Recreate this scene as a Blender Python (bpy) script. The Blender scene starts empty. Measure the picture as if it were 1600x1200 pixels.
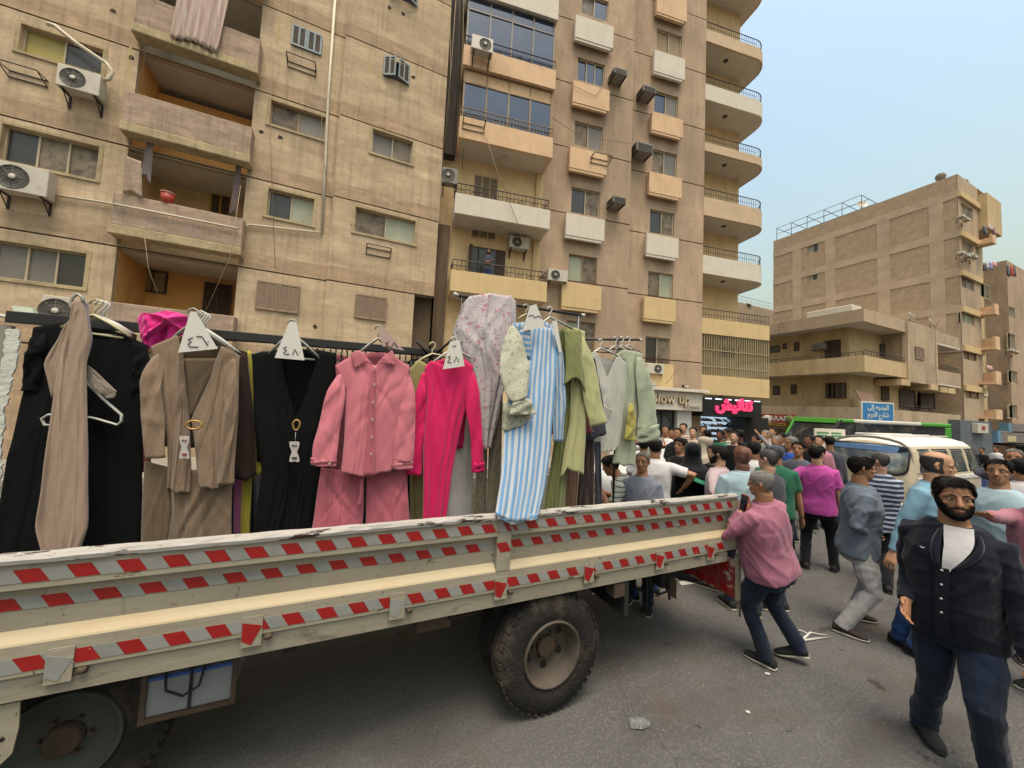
import bpy, bmesh, math, random
import numpy as np
from mathutils import Vector, Matrix
R_ = math.radians
rnd = random.Random(7)
SC = bpy.context.scene
COL = SC.collection
# ------------------------------------------------------------------ camera
YAW, PITCH, ROLL, FPX, CAMH = R_(24.478), R_(3.525), R_(2.667), 575.0, 2.1
_f = np.array([math.sin(YAW)*math.cos(PITCH), math.cos(YAW)*math.cos(PITCH), math.sin(PITCH)])
_r = np.cross(_f, [0, 0, 1.0]); _r /= np.linalg.norm(_r)
_u = np.cross(_r, _f)
_c, _s = math.cos(ROLL), math.sin(ROLL)
CR, CU, CF = _c*_r+_s*_u, -_s*_r+_c*_u, _f
CO = np.array([0, 0, CAMH])
cam = bpy.data.cameras.new('camera'); cam_ob = bpy.data.objects.new('camera', cam); COL.objects.link(cam_ob)
cam.sensor_width = 36.0; cam.lens = 36.0*FPX/1600.0; cam.clip_start = 0.05; cam.clip_end = 2000
mw = Matrix.Identity(4)
for i in range(3):
    mw[i][0], mw[i][1], mw[i][2], mw[i][3] = CR[i], CU[i], -CF[i], CO[i]
cam_ob.matrix_world = mw
SC.camera = cam_ob
# ------------------------------------------------------------------ world, sun, exposure
SUN_EL, SUN_AZ = R_(73), R_(195)          # azimuth clockwise from +Y
world = bpy.data.worlds.new('World'); SC.world = world; world.use_nodes = True
_nt = world.node_tree; _bg = _nt.nodes['Background']
_sky = _nt.nodes.new('ShaderNodeTexSky'); _sky.sky_type = 'NISHITA'; _sky.sun_disc = False
_sky.sun_elevation = SUN_EL; _sky.sun_rotation = SUN_AZ
_sky.air_density = 3.0; _sky.dust_density = 8.0; _sky.ozone_density = 4.4; _sky.altitude = 50
_nt.links.new(_sky.outputs[0], _bg.inputs[0]); _bg.inputs[1].default_value = 0.13
sun = bpy.data.lights.new('sun', 'SUN'); sun_ob = bpy.data.objects.new('sun', sun); COL.objects.link(sun_ob)
sun.energy = 1.5; sun.angle = R_(28); sun.color = (1.0, 0.89, 0.76)
_d = Vector((math.sin(SUN_AZ)*math.cos(SUN_EL), math.cos(SUN_AZ)*math.cos(SUN_EL), math.sin(SUN_EL)))
sun_ob.rotation_euler = (-_d).to_track_quat('-Z', 'Y').to_euler()
SC.view_settings.view_transform = 'Standard'; SC.view_settings.look = 'None'
SC.view_settings.gamma = 1.0; SC.view_settings.use_curve_mapping = False
SC.view_settings.exposure = 0.9
SC.cycles.max_bounces = 6; SC.cycles.diffuse_bounces = 3; SC.cycles.glossy_bounces = 3
SC.cycles.transparent_max_bounces = 8; SC.cycles.transmission_bounces = 4
try:
    SC.cycles.use_denoising = True
except Exception:
    pass

# ------------------------------------------------------------------ geometry helpers
def ray(px, py):
    d = CR*(px-800)-CU*(py-600)+CF*FPX
    return d/np.linalg.norm(d)
def gz(x):
    return -0.012*max(0.0, min(x, 12)-1.4)-0.03*max(0.0, min(x, 46)-12)
def on_y(px, py, Y):
    d = ray(px, py); return CO+d*(Y/d[1])
def on_ground(px, py):
    d = ray(px, py); z = 0
    for _ in range(12):
        P = CO+d*((z-CAMH)/d[2]); z = gz(P[0])
    return P
def at_depth(px, py, dep):
    return CO+(CR*(px-800)/FPX-CU*(py-600)/FPX+CF)*dep

class Fr:
    """a facade frame: s along the wall, z up, d outwards"""
    def __init__(self, P0, yaw):
        a = R_(yaw); self.P = np.array(P0, float)
        self.u = np.array([math.cos(a), math.sin(a), 0.0]); self.n = np.array([math.sin(a), -math.cos(a), 0.0])
    def w(self, s, z, d=0.0):
        p = self.P+self.u*s+self.n*d; return (p[0], p[1], z)
    def sz(self, px, py, d=0.0):
        r = ray(px, py); P0 = self.P+self.n*d
        t = np.dot(P0-CO, self.n)/np.dot(r, self.n); p = CO+r*t
        return float(np.dot(p-self.P, self.u)), float(p[2])
    def rect(self, x0, y0, x1, y1, d=0.0):
        a, b = self.sz(x0, y0, d), self.sz(x1, y1, d)
        return min(a[0], b[0]), max(a[0], b[0]), min(a[1], b[1]), max(a[1], b[1])

ORG = {}
class MB:
    def __init__(self):
        self.v = []; self.f = []; self.m = []; self.uv = {}; self.sm = []
    def add(self, verts, faces, mi=0, uvs=None, smooth=False):
        b = len(self.v); self.v.extend([tuple(map(float, p)) for p in verts])
        for k, f in enumerate(faces):
            if uvs is not None: self.uv[len(self.f)] = [uvs[i] for i in f]
            self.f.append(tuple(b+i for i in f)); self.m.append(mi); self.sm.append(smooth)
        return self
    def quad(self, a, b, c, d, mi=0):
        return self.add([a, b, c, d], [(0, 1, 2, 3)], mi)
    def box8(self, p, mi=0):
        return self.add(p, [(0, 3, 2, 1), (4, 5, 6, 7), (0, 1, 5, 4), (1, 2, 6, 5), (2, 3, 7, 6), (3, 0, 4, 7)], mi)
    def box(self, x0, x1, y0, y1, z0, z1, mi=0):
        return self.box8([(x0, y0, z0), (x1, y0, z0), (x1, y1, z0), (x0, y1, z0), (x0, y0, z1), (x1, y0, z1), (x1, y1, z1), (x0, y1, z1)], mi)
    def fbox(self, F, s0, s1, z0, z1, d0, d1, mi=0):
        w = F.w
        return self.box8([w(s0, z0, d1), w(s1, z0, d1), w(s1, z0, d0), w(s0, z0, d0), w(s0, z1, d1), w(s1, z1, d1), w(s1, z1, d0), w(s0, z1, d0)], mi)
    def tube(self, pts, r, n=8, mi=0, cap=True, smooth=True, flat=None):
        pts = [np.array(p, float) for p in pts]; k = len(pts)
        rr = r if hasattr(r, '__len__') else [r]*k
        vs = []; nrm = None
        for i in range(k):
            t = pts[min(i+1, k-1)]-pts[max(i-1, 0)]; t = t/(np.linalg.norm(t)+1e-9)
            if nrm is None:
                h = np.array([0, 0, 1.0]) if abs(t[2]) < .9 else np.array([1.0, 0, 0]); nrm = np.cross(t, h)
            nrm = nrm-t*np.dot(nrm, t); nrm /= np.linalg.norm(nrm)+1e-9; b = np.cross(t, nrm)
            for j in range(n):
                a = 2*math.pi*j/n; vs.append(pts[i]+rr[i]*(math.cos(a)*nrm+math.sin(a)*b*(flat or 1)))
        fs = [(i*n+j, i*n+(j+1) % n, (i+1)*n+(j+1) % n, (i+1)*n+j) for i in range(k-1) for j in range(n)]
        if cap: fs += [tuple(range(n))[::-1], tuple((k-1)*n+j for j in range(n))]
        return self.add(vs, fs, mi, None, smooth)
    def loft(self, rings, mi=0, cap=True, smooth=True, close=True):
        n = len(rings[0]); k = len(rings); vs = [p for r in rings for p in r]
        e = n if close else n-1
        fs = [(i*n+j, i*n+(j+1) % n, (i+1)*n+(j+1) % n, (i+1)*n+j) for i in range(k-1) for j in range(e)]
        if cap: fs += [tuple(range(n))[::-1], tuple((k-1)*n+j for j in range(n))]
        return self.add(vs, fs, mi, None, smooth)
    def lathe(self, C, axis, prof, n=24, mi=0, smooth=True, cap=True):
        C = np.array(C, float); a = np.array(axis, float); a /= np.linalg.norm(a)
        h = np.array([0, 0, 1.0]) if abs(a[2]) < .9 else np.array([1.0, 0, 0])
        e1 = np.cross(a, h); e1 /= np.linalg.norm(e1); e2 = np.cross(a, e1)
        rings = [[C+a*t+r*(math.cos(2*math.pi*j/n)*e1+math.sin(2*math.pi*j/n)*e2) for j in range(n)] for t, r in prof]
        return self.loft(rings, mi, cap, smooth)
    def build(self, name, mats, parent=None, bevel=0):
        me = bpy.data.meshes.new(name)
        o0 = ORG.get(parent.name, (0, 0, 0)) if parent else (0, 0, 0)
        me.from_pydata([(p[0]-o0[0], p[1]-o0[1], p[2]-o0[2]) for p in self.v], [], self.f)
        for m in (mats if isinstance(mats, (list, tuple)) else [mats]): me.materials.append(m)
        me.polygons.foreach_set('material_index', self.m)
        me.polygons.foreach_set('use_smooth', self.sm)
        if self.uv:
            ul = me.uv_layers.new(name='UVMap').data
            for p in me.polygons:
                u = self.uv.get(p.index)
                if u:
                    for k, li in enumerate(p.loop_indices): ul[li].uv = u[k]
        me.update()
        o = bpy.data.objects.new(name, me); COL.objects.link(o)
        if parent: o.parent = parent
        ORG[o.name] = o0
        if bevel:
            b = o.modifiers.new('bevel', 'BEVEL'); b.width = bevel; b.segments = 2; b.limit_method = 'ANGLE'; b.angle_limit = R_(40)
        return o
def tag(o, label, cat=None, group=None, kind=None):
    if label: o['label'] = label
    if cat: o['category'] = cat
    if group: o['group'] = group
    if kind: o['kind'] = kind
    return o
def thing(name, label, cat, loc, group=None, kind=None):
    o = bpy.data.objects.new(name, None); COL.objects.link(o); o.location = tuple(map(float, loc)); o.empty_display_size = .1
    ORG[o.name] = tuple(map(float, loc)); return tag(o, label, cat, group, kind)

# ------------------------------------------------------------------ materials
def lin(h):
    if isinstance(h, str):
        c = [int(h[i:i+2], 16)/255 for i in (0, 2, 4)]
        return tuple(((x+.055)/1.055)**2.4 if x > .04 else x/12.92 for x in c)
    return tuple(h)
MATS = {}
ALB = .78      # picked picture colours to surface albedo
def mat(name, col, rough=.7, var=.12, scale=3.0, bump=0.0, bscale=60.0, metal=0.0, bdist=.02, spec=.5, col2=None, mix=(.45, .6), scale2=2.0, stretch=None, emit=None, estr=0, alpha=None, coord='Object'):
    if name in MATS: return MATS[name]
    m = bpy.data.materials.new(name); m.use_nodes = True; nt = m.node_tree; N = nt.nodes; L = nt.links
    b = N['Principled BSDF']; c = tuple(x*ALB for x in lin(col)); b.inputs['Roughness'].default_value = rough; b.inputs['Metallic'].default_value = metal
    b.inputs['Specular IOR Level'].default_value = spec
    b.inputs['Base Color'].default_value = (*c, 1)
    tc = N.new('ShaderNodeTexCoord'); src = tc.outputs[coord]
    if stretch:
        mp = N.new('ShaderNodeMapping'); mp.inputs['Scale'].default_value = stretch; L.new(src, mp.inputs[0]); src = mp.outputs[0]
    if var or col2:
        nz = N.new('ShaderNodeTexNoise'); nz.inputs['Scale'].default_value = scale; nz.inputs['Detail'].default_value = 6; nz.inputs['Roughness'].default_value = .62
        L.new(src, nz.inputs['Vector'])
        rp = N.new('ShaderNodeMapRange'); rp.inputs[1].default_value = .3; rp.inputs[2].default_value = .7; rp.inputs[3].default_value = 1-var*1.5; rp.inputs[4].default_value = 1+var
        L.new(nz.outputs[0], rp.inputs[0])
        vm = N.new('ShaderNodeVectorMath'); vm.operation = 'SCALE'; vm.inputs[0].default_value = c; L.new(rp.outputs[0], vm.inputs['Scale'])
        out = vm.outputs[0]
        if col2:
            n2 = N.new('ShaderNodeTexNoise'); n2.inputs['Scale'].default_value = scale2; n2.inputs['Detail'].default_value = 8; n2.inputs['Roughness'].default_value = .7
            L.new(src, n2.inputs['Vector'])
            r2 = N.new('ShaderNodeMapRange'); r2.inputs[1].default_value = mix[0]; r2.inputs[2].default_value = mix[1]; L.new(n2.outputs[0], r2.inputs[0])
            mx = N.new('ShaderNodeMix'); mx.data_type = 'RGBA'; L.new(r2.outputs[0], mx.inputs[0]); L.new(out, mx.inputs[6]); mx.inputs[7].default_value = (*[x*ALB for x in lin(col2)], 1)
            out = mx.outputs[2]
        L.new(out, b.inputs['Base Color'])
    if bump:
        nb = N.new('ShaderNodeTexNoise'); nb.inputs['Scale'].default_value = bscale; nb.inputs['Detail'].default_value = 4; L.new(src, nb.inputs['Vector'])
        bp = N.new('ShaderNodeBump'); bp.inputs['Strength'].default_value = bump; bp.inputs['Distance'].default_value = bdist
        L.new(nb.outputs[0], bp.inputs['Height']); L.new(bp.outputs[0], b.inputs['Normal'])
    if emit is not None:
        b.inputs['Emission Color'].default_value = (*lin(emit), 1); b.inputs['Emission Strength'].default_value = estr
    if alpha is not None: b.inputs['Alpha'].default_value = alpha
    MATS[name] = m; return m
WALL_A = mat('stucco_tan', 'd3bc9c', .95, .2, 1.2, .4, 40, col2='bba386', mix=(.40, .68), scale2=.7, stretch=(.55, 1, 1.6), spec=.2)
WALL_A2 = mat('stucco_grey_band', 'c6aa8b', .95, .18, 2.0, .45, 40, col2='a8927a', mix=(.4, .68), scale2=.9, stretch=(1, 1, 2.5), spec=.2)
WALL_PUR = mat('stucco_mauve', 'b8a08c', .95, .2, 3.0, .4, 35, col2='a09080', mix=(.5, .72), scale2=1.2, stretch=(.6, .6, 2.2), spec=.2)
WALL_EDGE = mat('slab_edge_render', 'bba986', .95, .18, 3.0, .3, 40, spec=.2)
WALL_OR = mat('orange_plaster', 'e8b06c', .9, .08, 1.5, .15, 30, spec=.2)
WALL_YE = mat('yellow_plaster', 'efcf9f', .9, .1, 1.5, .15, 30, spec=.2, col2='c9a970', mix=(.55, .75), scale2=.9)
CEIL = mat('balcony_soffit', 'd6cbb8', .9, .06, 1.5, .1, 30, spec=.2)
WALL_B = mat('stucco_brown', 'bfa58b', .95, .12, 1.5, .3, 45, col2='9a8873', mix=(.45, .7), scale2=.35, stretch=(1, 1, .5), spec=.2)
PANEL_C = mat('cream_panel_paint', 'e2be98', .8, .05, 1.5, .1, 30, spec=.25, col2='c9a67f', mix=(.5, .75), scale2=.8)
PANEL_W = mat('white_panel_paint', 'dcd3c2', .8, .04, 1.5, .1, 30, spec=.25)
PANEL_Y = mat('buff_panel_paint', 'd9bd8c', .8, .05, 1.5, .1, 30, spec=.25)
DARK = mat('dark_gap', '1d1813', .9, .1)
GROOVE = mat('joint_mortar', '5d5040', .95, .1)  # darker base colour inside the facade joints
GLASS_D = mat('window_glass_dark', '35322f', .28, .25, 1.2, 0, spec=.6)
GLASS_B = mat('window_glass_blue', '3a4a60', .06, .12, 1.5, 0, spec=.9, metal=.35)
GLASS_DUST = mat('window_glass_dusty', '8a7c69', .55, .2, 1.5, 0, spec=.3, col2='5c5349', mix=(.45, .6), scale2=2.5)
GLASS_GREY = mat('window_glass_grey', '7a746b', .45, .12, 1.5, 0, spec=.4)
GLASS_PALE = mat('window_glass_pale', 'a3a68f', .4, .1, 1.5, 0, spec=.4)
GLASS_YEL = mat('window_glass_yellow', 'b3a257', .5, .08, 1.5, 0, spec=.4)
FRAME_W = mat('window_frame_pale', 'b9a98c', .6, .08, 3)
FRAME_T = mat('window_frame_tan', '9a8059', .6, .1, 3)
SHUT_BL = mat('shutter_blue_grey', '93a0a4', .7, .08, 3)
SHUT_BR = mat('shutter_brown', '8f7862', .7, .1, 3)
SHUT_DK = mat('shutter_dark_brown', '4a3527', .7, .12, 3)
SLAT_DK = mat('shutter_slats_dim', '5f5245', .8, .1, 3)
IRON = mat('dark_iron', '2a2522', .6, .15, 5)
AC_W = mat('ac_casing', 'c9c2b2', .55, .06, 4, col2='a89f8c', mix=(.55, .75), scale2=3)
AC_D = mat('ac_grille', '4a4640', .6, .1, 6)
AC_G = mat('ac_old_grey', '8b8478', .7, .12, 5)
PIPE_W = mat('pipe_white', 'cfc5ad', .6, .08, 3)
WIRE = mat('wire_tan', '9d8a6c', .8, .05)
WIRE_D = mat('wire_dark', '40372f', .8, .05)
def weather(m, amt=1.0, sc=1.0):
    """grain, vertical drip streaks and flaked spots that belong to old render"""
    nt = m.node_tree; N = nt.nodes; L = nt.links; b = N['Principled BSDF']; prev = b.inputs['Base Color'].links[0].from_socket; tc = N.new('ShaderNodeTexCoord')
    for s_, st, lo, hi, f0, f1 in ((14*sc, (1, 1, 1), .25, .75, 1-.16*amt, 1+.14*amt), (3.2*sc, (2.2, 2.2, .14), .50, .72, 1, 1-.30*amt), (2.4*sc, (.35, .35, 1.8), .52, .75, 1, 1-.22*amt), (7*sc, (1, 1, 1), .66, .70, 1, 1+.28*amt), (5*sc, (1, 1, 1.2), .70, .73, 1, 1-.38*amt)):
        mp = N.new('ShaderNodeMapping'); mp.inputs['Scale'].default_value = st; mp.inputs['Location'].default_value = (s_, lo*9, hi*5); L.new(tc.outputs['Object'], mp.inputs[0])
        n = N.new('ShaderNodeTexNoise'); n.inputs['Scale'].default_value = s_; n.inputs['Detail'].default_value = 9; n.inputs['Roughness'].default_value = .68; L.new(mp.outputs[0], n.inputs['Vector'])
        r = N.new('ShaderNodeMapRange'); r.inputs[1].default_value = lo; r.inputs[2].default_value = hi; r.inputs[3].default_value = f0; r.inputs[4].default_value = f1; L.new(n.outputs[0], r.inputs[0])
        v = N.new('ShaderNodeVectorMath'); v.operation = 'SCALE'; L.new(prev, v.inputs[0]); L.new(r.outputs[0], v.inputs['Scale']); prev = v.outputs[0]
    L.new(prev, b.inputs['Base Color'])
for m_, a_ in ((WALL_A, 1), (WALL_A2, 1), (WALL_PUR, 1), (WALL_EDGE, .9), (WALL_B, .6), (PANEL_C, .4), (PANEL_Y, .4), (PANEL_W, .3), (WALL_OR, .4), (WALL_YE, .5), (CEIL, .4)): weather(m_, a_)
# ================================================================== ground, sky backdrop is the World
ASPH = mat('asphalt', '5c5b59', .93, .12, 1.2, .6, 170, col2='7a7773', mix=(.5, .66), scale2=60, spec=.25)
def asphalt_detail():
    nt = ASPH.node_tree; N = nt.nodes; L = nt.links; b = N['Principled BSDF']
    tc = N.new('ShaderNodeTexCoord')
    prev = b.inputs['Base Color'].links[0].from_socket
    for sc_, lo, hi, col, st in ((.55, .50, .70, '403d3b', (1, 2.2, 1)), (230, .66, .72, '9a948a', (1, 1, 1)), (1.6, .57, .72, '544638', (1, 1, 1)), (.9, .62, .66, '35322f', (.3, 1.6, 1)), (4, .665, .69, '2c2927', (1, 1, 1)), (9, .70, .72, '8d877c', (1, 1, 1))):
        mp = N.new('ShaderNodeMapping'); mp.inputs['Scale'].default_value = st; L.new(tc.outputs['Object'], mp.inputs[0])
        n = N.new('ShaderNodeTexNoise'); n.inputs['Scale'].default_value = sc_; n.inputs['Detail'].default_value = 7; n.inputs['Roughness'].default_value = .65; L.new(mp.outputs[0], n.inputs['Vector'])
        r = N.new('ShaderNodeMapRange'); r.inputs[1].default_value = lo; r.inputs[2].default_value = hi; r.inputs[4].default_value = .75; L.new(n.outputs[0], r.inputs[0])
        x = N.new('ShaderNodeMix'); x.data_type = 'RGBA'; L.new(r.outputs[0], x.inputs[0]); L.new(prev, x.inputs[6]); x.inputs[7].default_value = (*lin(col), 1); prev = x.outputs[2]
    mp = N.new('ShaderNodeTexNoise'); mp.inputs['Scale'].default_value = 1.3; mp.inputs['Detail'].default_value = 5; L.new(tc.outputs['Object'], mp.inputs[0])
    ma = N.new('ShaderNodeVectorMath'); ma.operation = 'MULTIPLY_ADD'; ma.inputs[1].default_value = (.9, .9, 0); L.new(mp.outputs['Color'], ma.inputs[0]); L.new(tc.outputs['Object'], ma.inputs[2])
    vo = N.new('ShaderNodeTexVoronoi'); vo.feature = 'DISTANCE_TO_EDGE'; vo.inputs['Scale'].default_value = .42; L.new(ma.outputs[0], vo.inputs['Vector'])
    r = N.new('ShaderNodeMapRange'); r.inputs[1].default_value = .001; r.inputs[2].default_value = .005; r.inputs[3].default_value = .3; r.inputs[4].default_value = 0; L.new(vo.outputs[0], r.inputs[0])
    x = N.new('ShaderNodeMix'); x.data_type = 'RGBA'; L.new(r.outputs[0], x.inputs[0]); L.new(prev, x.inputs[6]); x.inputs[7].default_value = (*lin('2a2725'), 1); prev = x.outputs[2]
    L.new(prev, b.inputs['Base Color'])
asphalt_detail()
mb = MB()
xs = [-400, -60, -8, 1.4, 6, 12, 20, 32, 46, 90, 400]
for a, b in zip(xs[:-1], xs[1:]):
    mb.quad((a, -400, gz(a)), (b, -400, gz(b)), (b, 400, gz(b)), (a, 400, gz(a)))
tag(mb.build('road', ASPH), None, None, None, 'structure')
PAVE = mat('pavement_concrete', '8b8478', .9, .15, 2, .3, 60)
KERB = mat('kerb_stone', '9a9385', .9, .15, 3, .2, 60)
def strip(name, x0, x1, y0, y1, h, m):
    mb = MB(); q = [x for x in (1.4, 12) if x0 < x < x1]
    P = [x0]+q+[x1]
    for a, b in zip(P[:-1], P[1:]):
        mb.box8([(a, y0, gz(a)-.2), (b, y0, gz(b)-.2), (b, y1, gz(b)-.2), (a, y1, gz(a)-.2), (a, y0, gz(a)+h), (b, y0, gz(b)+h), (b, y1, gz(b)+h), (a, y1, gz(a)+h)])
    return tag(mb.build(name, m), None, None, None, 'structure')
strip('pavement', -30, 25, 11.15, 14.25, .13, PAVE); strip('kerb', -30, 25, 11.0, 11.146, .15, KERB)
strip('pavement', 26.0, 46, 9.9, 11.28, .13, PAVE)

# ================================================================== facade helpers
def cells(mb, F, s0, s1, z0, z1, d, holes, mi=0, bands=(), grooves=()):
    hs = [(max(a, s0), min(b, s1), max(c, z0), min(e, z1), dep, back) for a, b, c, e, dep, back in
          [h if len(h) == 6 else (*h, None) for h in holes]+[(s0, s1, g-.025, g+.025, .04, 'G') for g in grooves] if b > s0 and a < s1 and e > z0 and c < z1]
    S = sorted({s0, s1, *[h[0] for h in hs], *[h[1] for h in hs]}); Z = sorted({z0, z1, *[h[2] for h in hs], *[h[3] for h in hs], *[x for bnd in bands for x in bnd[:2] if z0 < x < z1]})
    def cut(v, lim):
        o = [v[0]]
        for x in v[1:]:
            if x-o[-1] > 1e-4: o.append(x)
        return o
    S, Z = cut(S, 0), cut(Z, 0)
    for i in range(len(S)-1):
        for j in range(len(Z)-1):
            cs, cz = (S[i]+S[i+1])/2, (Z[j]+Z[j+1])/2
            hit = [h for h in hs if h[0] < cs < h[1] and h[2] < cz < h[3]]
            if hit:
                continue
            k = mi
            for a, b, m in bands:
                if a < cz < b: k = m
            mb.quad(F.w(S[i], Z[j], d), F.w(S[i+1], Z[j], d), F.w(S[i+1], Z[j+1], d), F.w(S[i], Z[j+1], d), k)
    for a, b, c, e, dep, back in hs:
        w = F.w
        mb.quad(w(a, c, d), w(a, c, d-dep), w(a, e, d-dep), w(a, e, d), mi); mb.quad(w(b, c, d-dep), w(b, c, d), w(b, e, d), w(b, e, d-dep), mi)
        mb.quad(w(a, c, d), w(b, c, d), w(b, c, d-dep), w(a, c, d-dep), mi); mb.quad(w(a, e, d-dep), w(b, e, d-dep), w(b, e, d), w(a, e, d), mi)
        if back is not None:
            mb.quad(w(a, c, d-dep), w(b, c, d-dep), w(b, e, d-dep), w(a, e, d-dep), 1 if back == 'G' else back)
PM = {'D': GLASS_D, 'B': GLASS_B, 'U': GLASS_DUST, 'G': GLASS_GREY, 'P': GLASS_PALE, 'Y': GLASS_YEL, 'T': FRAME_T}
def window(F, par, rc, d, panes='DU', fm=FRAME_W, dep=.14, fw=.045, curtain=None):
    """frame with its panes; the panes are thin sheets of glass, a sliding pane sits in front of its neighbour"""
    s0, s1, z0, z1 = rc; mb = MB(); dd = d-dep; n = len(panes)
    mb.fbox(F, s0, s1, z0, z0+fw, dd-.05, dd+.03); mb.fbox(F, s0, s1, z1-fw, z1, dd-.05, dd+.03)
    mb.fbox(F, s0, s0+fw, z0+fw, z1-fw, dd-.05, dd+.03); mb.fbox(F, s1-fw, s1, z0+fw, z1-fw, dd-.05, dd+.03)
    st = (s1-s0-2*fw)/n
    for i in range(1, n):
        mb.fbox(F, s0+fw+st*i-.022, s0+fw+st*i+.022, z0+fw, z1-fw, dd-.045, dd+.028)
    fr = mb.build('window', fm, par)
    for i, ch in enumerate(panes):
        p = MB(); o = .012 if i % 2 else -.012
        p.fbox(F, s0+fw+st*i+(.022 if i else 0), s0+fw+st*(i+1)-(.022 if i < n-1 else 0), z0+fw, z1-fw, dd-.022+o, dd-.012+o)
        p.build('pane', PM[ch], fr)
    return fr
def shutter(F, par, rc, d, leaves=2, m=SHUT_BR, dk=SLAT_DK, ajar=0.0, cols=2, openlast=0):
    s0, s1, z0, z1 = rc; n = leaves; st = (s1-s0)/n
    back = MB(); back.fbox(F, s0, s1, z0, z1, d-.14, d-.12); hold = back.build('shutter_window', DARK, par)
    for i in range(n):
        a, b = s0+st*i+.006, s0+st*(i+1)-.006; wd = b-a
        hinge = a if i < n/2 else b; sg = 1 if i < n/2 else -1; an = ajar
        def W(x, z, t):
            # x measured from the hinge along the leaf
            return F.w(hinge+sg*(x*math.cos(an))-sg*t*math.sin(an)*0, z, d+.02+x*math.sin(an)+t)
        def bx(mb, x0, x1, za, zb, t0, t1):
            p = [W(x0, za, t1), W(x1, za, t1), W(x1, za, t0), W(x0, za, t0), W(x0, zb, t1), W(x1, zb, t1), W(x1, zb, t0), W(x0, zb, t0)]
            mb.box8(p)
        lf = MB(); f = .055
        bx(lf, 0, wd, z0, z0+f, 0, .035); bx(lf, 0, wd, z1-f, z1, 0, .035)
        cw = wd/cols
        for c in range(cols+1):
            x = min(max(cw*c-f/2, 0), wd-f); bx(lf, x, x+f, z0+f, z1-f, 0, .035)
        leaf = lf.build('shutter_leaf', m, hold)
        sl = MB(); nz = max(6, int((z1-z0)/.075))
        for k in range(nz):
            za = z0+f+(z1-z0-2*f)*k/nz; hh = (z1-z0-2*f)/nz
            p = [W(f/2, za, .03), W(wd-f/2, za, .03), W(wd-f/2, za, .024), W(f/2, za, .024), W(f/2, za+hh*.95, .008), W(wd-f/2, za+hh*.95, .008), W(wd-f/2, za+hh*.95, .002), W(f/2, za+hh*.95, .002)]
            sl.box8(p)
        o = sl.build('shutter_slats', dk, hold); o['kind'] = 'stuff'
    return hold
def ac_unit(F, rc, d, label, old=False, side=1, group='outdoor air conditioner units on the facades', vent=False):
    s0, s1, z0, z1 = rc; w = s1-s0; h = z1-z0; dep = .32
    t = thing('air_conditioner', label, 'air conditioner', F.w((s0+s1)/2, z0, d), group)
    mb = MB(); mb.fbox(F, s0, s1, z0, z1, d+.12, d+.12+dep); mb.build('casing', AC_G if old else AC_W, t, .015)
    fz, fs, r = (z0+z1)/2, s0+w*(.37 if side > 0 else .63), h*.42
    C = np.array(F.w(fs, fz, d+.12+dep)); g = MB()
    g.lathe(C, F.n, [(-.004, r), (.012, r), (.014, r*.95), (.004, r*.92), (.004, r*.3), (.018, r*.26), (.02, 0.01)], 22)
    g.build('fan_grille', AC_D, t)
    rings = MB()
    for q in (.5, .72):
        pts = [np.array(F.w(fs+r*q*math.cos(a), fz+r*q*math.sin(a), d+.12+dep+.012)) for a in np.linspace(0, 2*math.pi, 19)]
        rings.tube(pts, .0035, 4, cap=False)
    for a in np.linspace(0, math.pi, 5)[:-1]:
        rings.tube([F.w(fs-r*.92*math.cos(a), fz-r*.92*math.sin(a), d+.12+dep+.014), F.w(fs+r*.92*math.cos(a), fz+r*.92*math.sin(a), d+.12+dep+.014)], .0035, 4)
    o = rings.build('grille_wire', AC_G, t); o['kind'] = 'stuff'
    hub = MB(); hub.lathe(np.array(F.w(fs, fz, d+.12+dep+.02)), F.n, [(0, r*.22), (.008, r*.2), (.01, .01)], 14); hub.build('fan_hub', AC_W, t)
    for q in (s0+w*.12, s1-w*.12):
        br = MB(); br.fbox(F, q-.02, q+.02, z0-.04, z0-.005, d+.003, d+.12+dep); br.fbox(F, q-.02, q+.02, z0-.36, z0-.04, d+.003, d+.035)
        br.tube([F.w(q, z0-.34, d+.03), F.w(q, z0-.03, d+dep)], .014, 5); br.build('bracket', IRON, t)
    return t
def ac_window(F, rc, d, label, group='old window air conditioners on the brown tower'):
    s0, s1, z0, z1 = rc; t = thing('air_conditioner', label, 'air conditioner', F.w((s0+s1)/2, z0, d), group)
    mb = MB(); mb.fbox(F, s0, s1, z0, z1, d+.003, d+.62); mb.build('casing', AC_G, t, .01)
    g = MB()
    for k in range(7):
        z = z0+.04+(z1-z0-.08)*k/7; g.fbox(F, s0+.05, s1-.05, z, z+.018, d+.62, d+.632)
        g.fbox(F, s0-.012, s0, z, z+.018, d+.12, d+.55)
    o = g.build('vent_louvre', AC_D, t)
    for q in (s0+.03, s1-.07): b = MB(); b.fbox(F, q, q+.04, z0-.05, z0-.003, d+.003, d+.6); b.build('bracket', IRON, t)
    return t
def empty_bracket(F, rc, d, label):
    s0, s1, z0, z1 = rc; mb = MB(); r = .016; e = .42
    for s in (s0, s1):
        mb.tube([F.w(s, z1, d+.01), F.w(s, z1-.02, d+e), F.w(s, z0, d+.01)], r, 5, smooth=False)
    mb.tube([F.w(s0, z1, d+.02), F.w(s1, z1, d+.02)], r, 5); mb.tube([F.w(s0, z1-.02, d+e), F.w(s1, z1-.02, d+e)], r, 5); mb.tube([F.w(s0, z0, d+.02), F.w(s1, z0, d+.02)], r, 5)
    return tag(mb.build('wall_bracket', IRON), label, 'bracket', 'empty steel brackets bolted on the walls')
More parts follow.
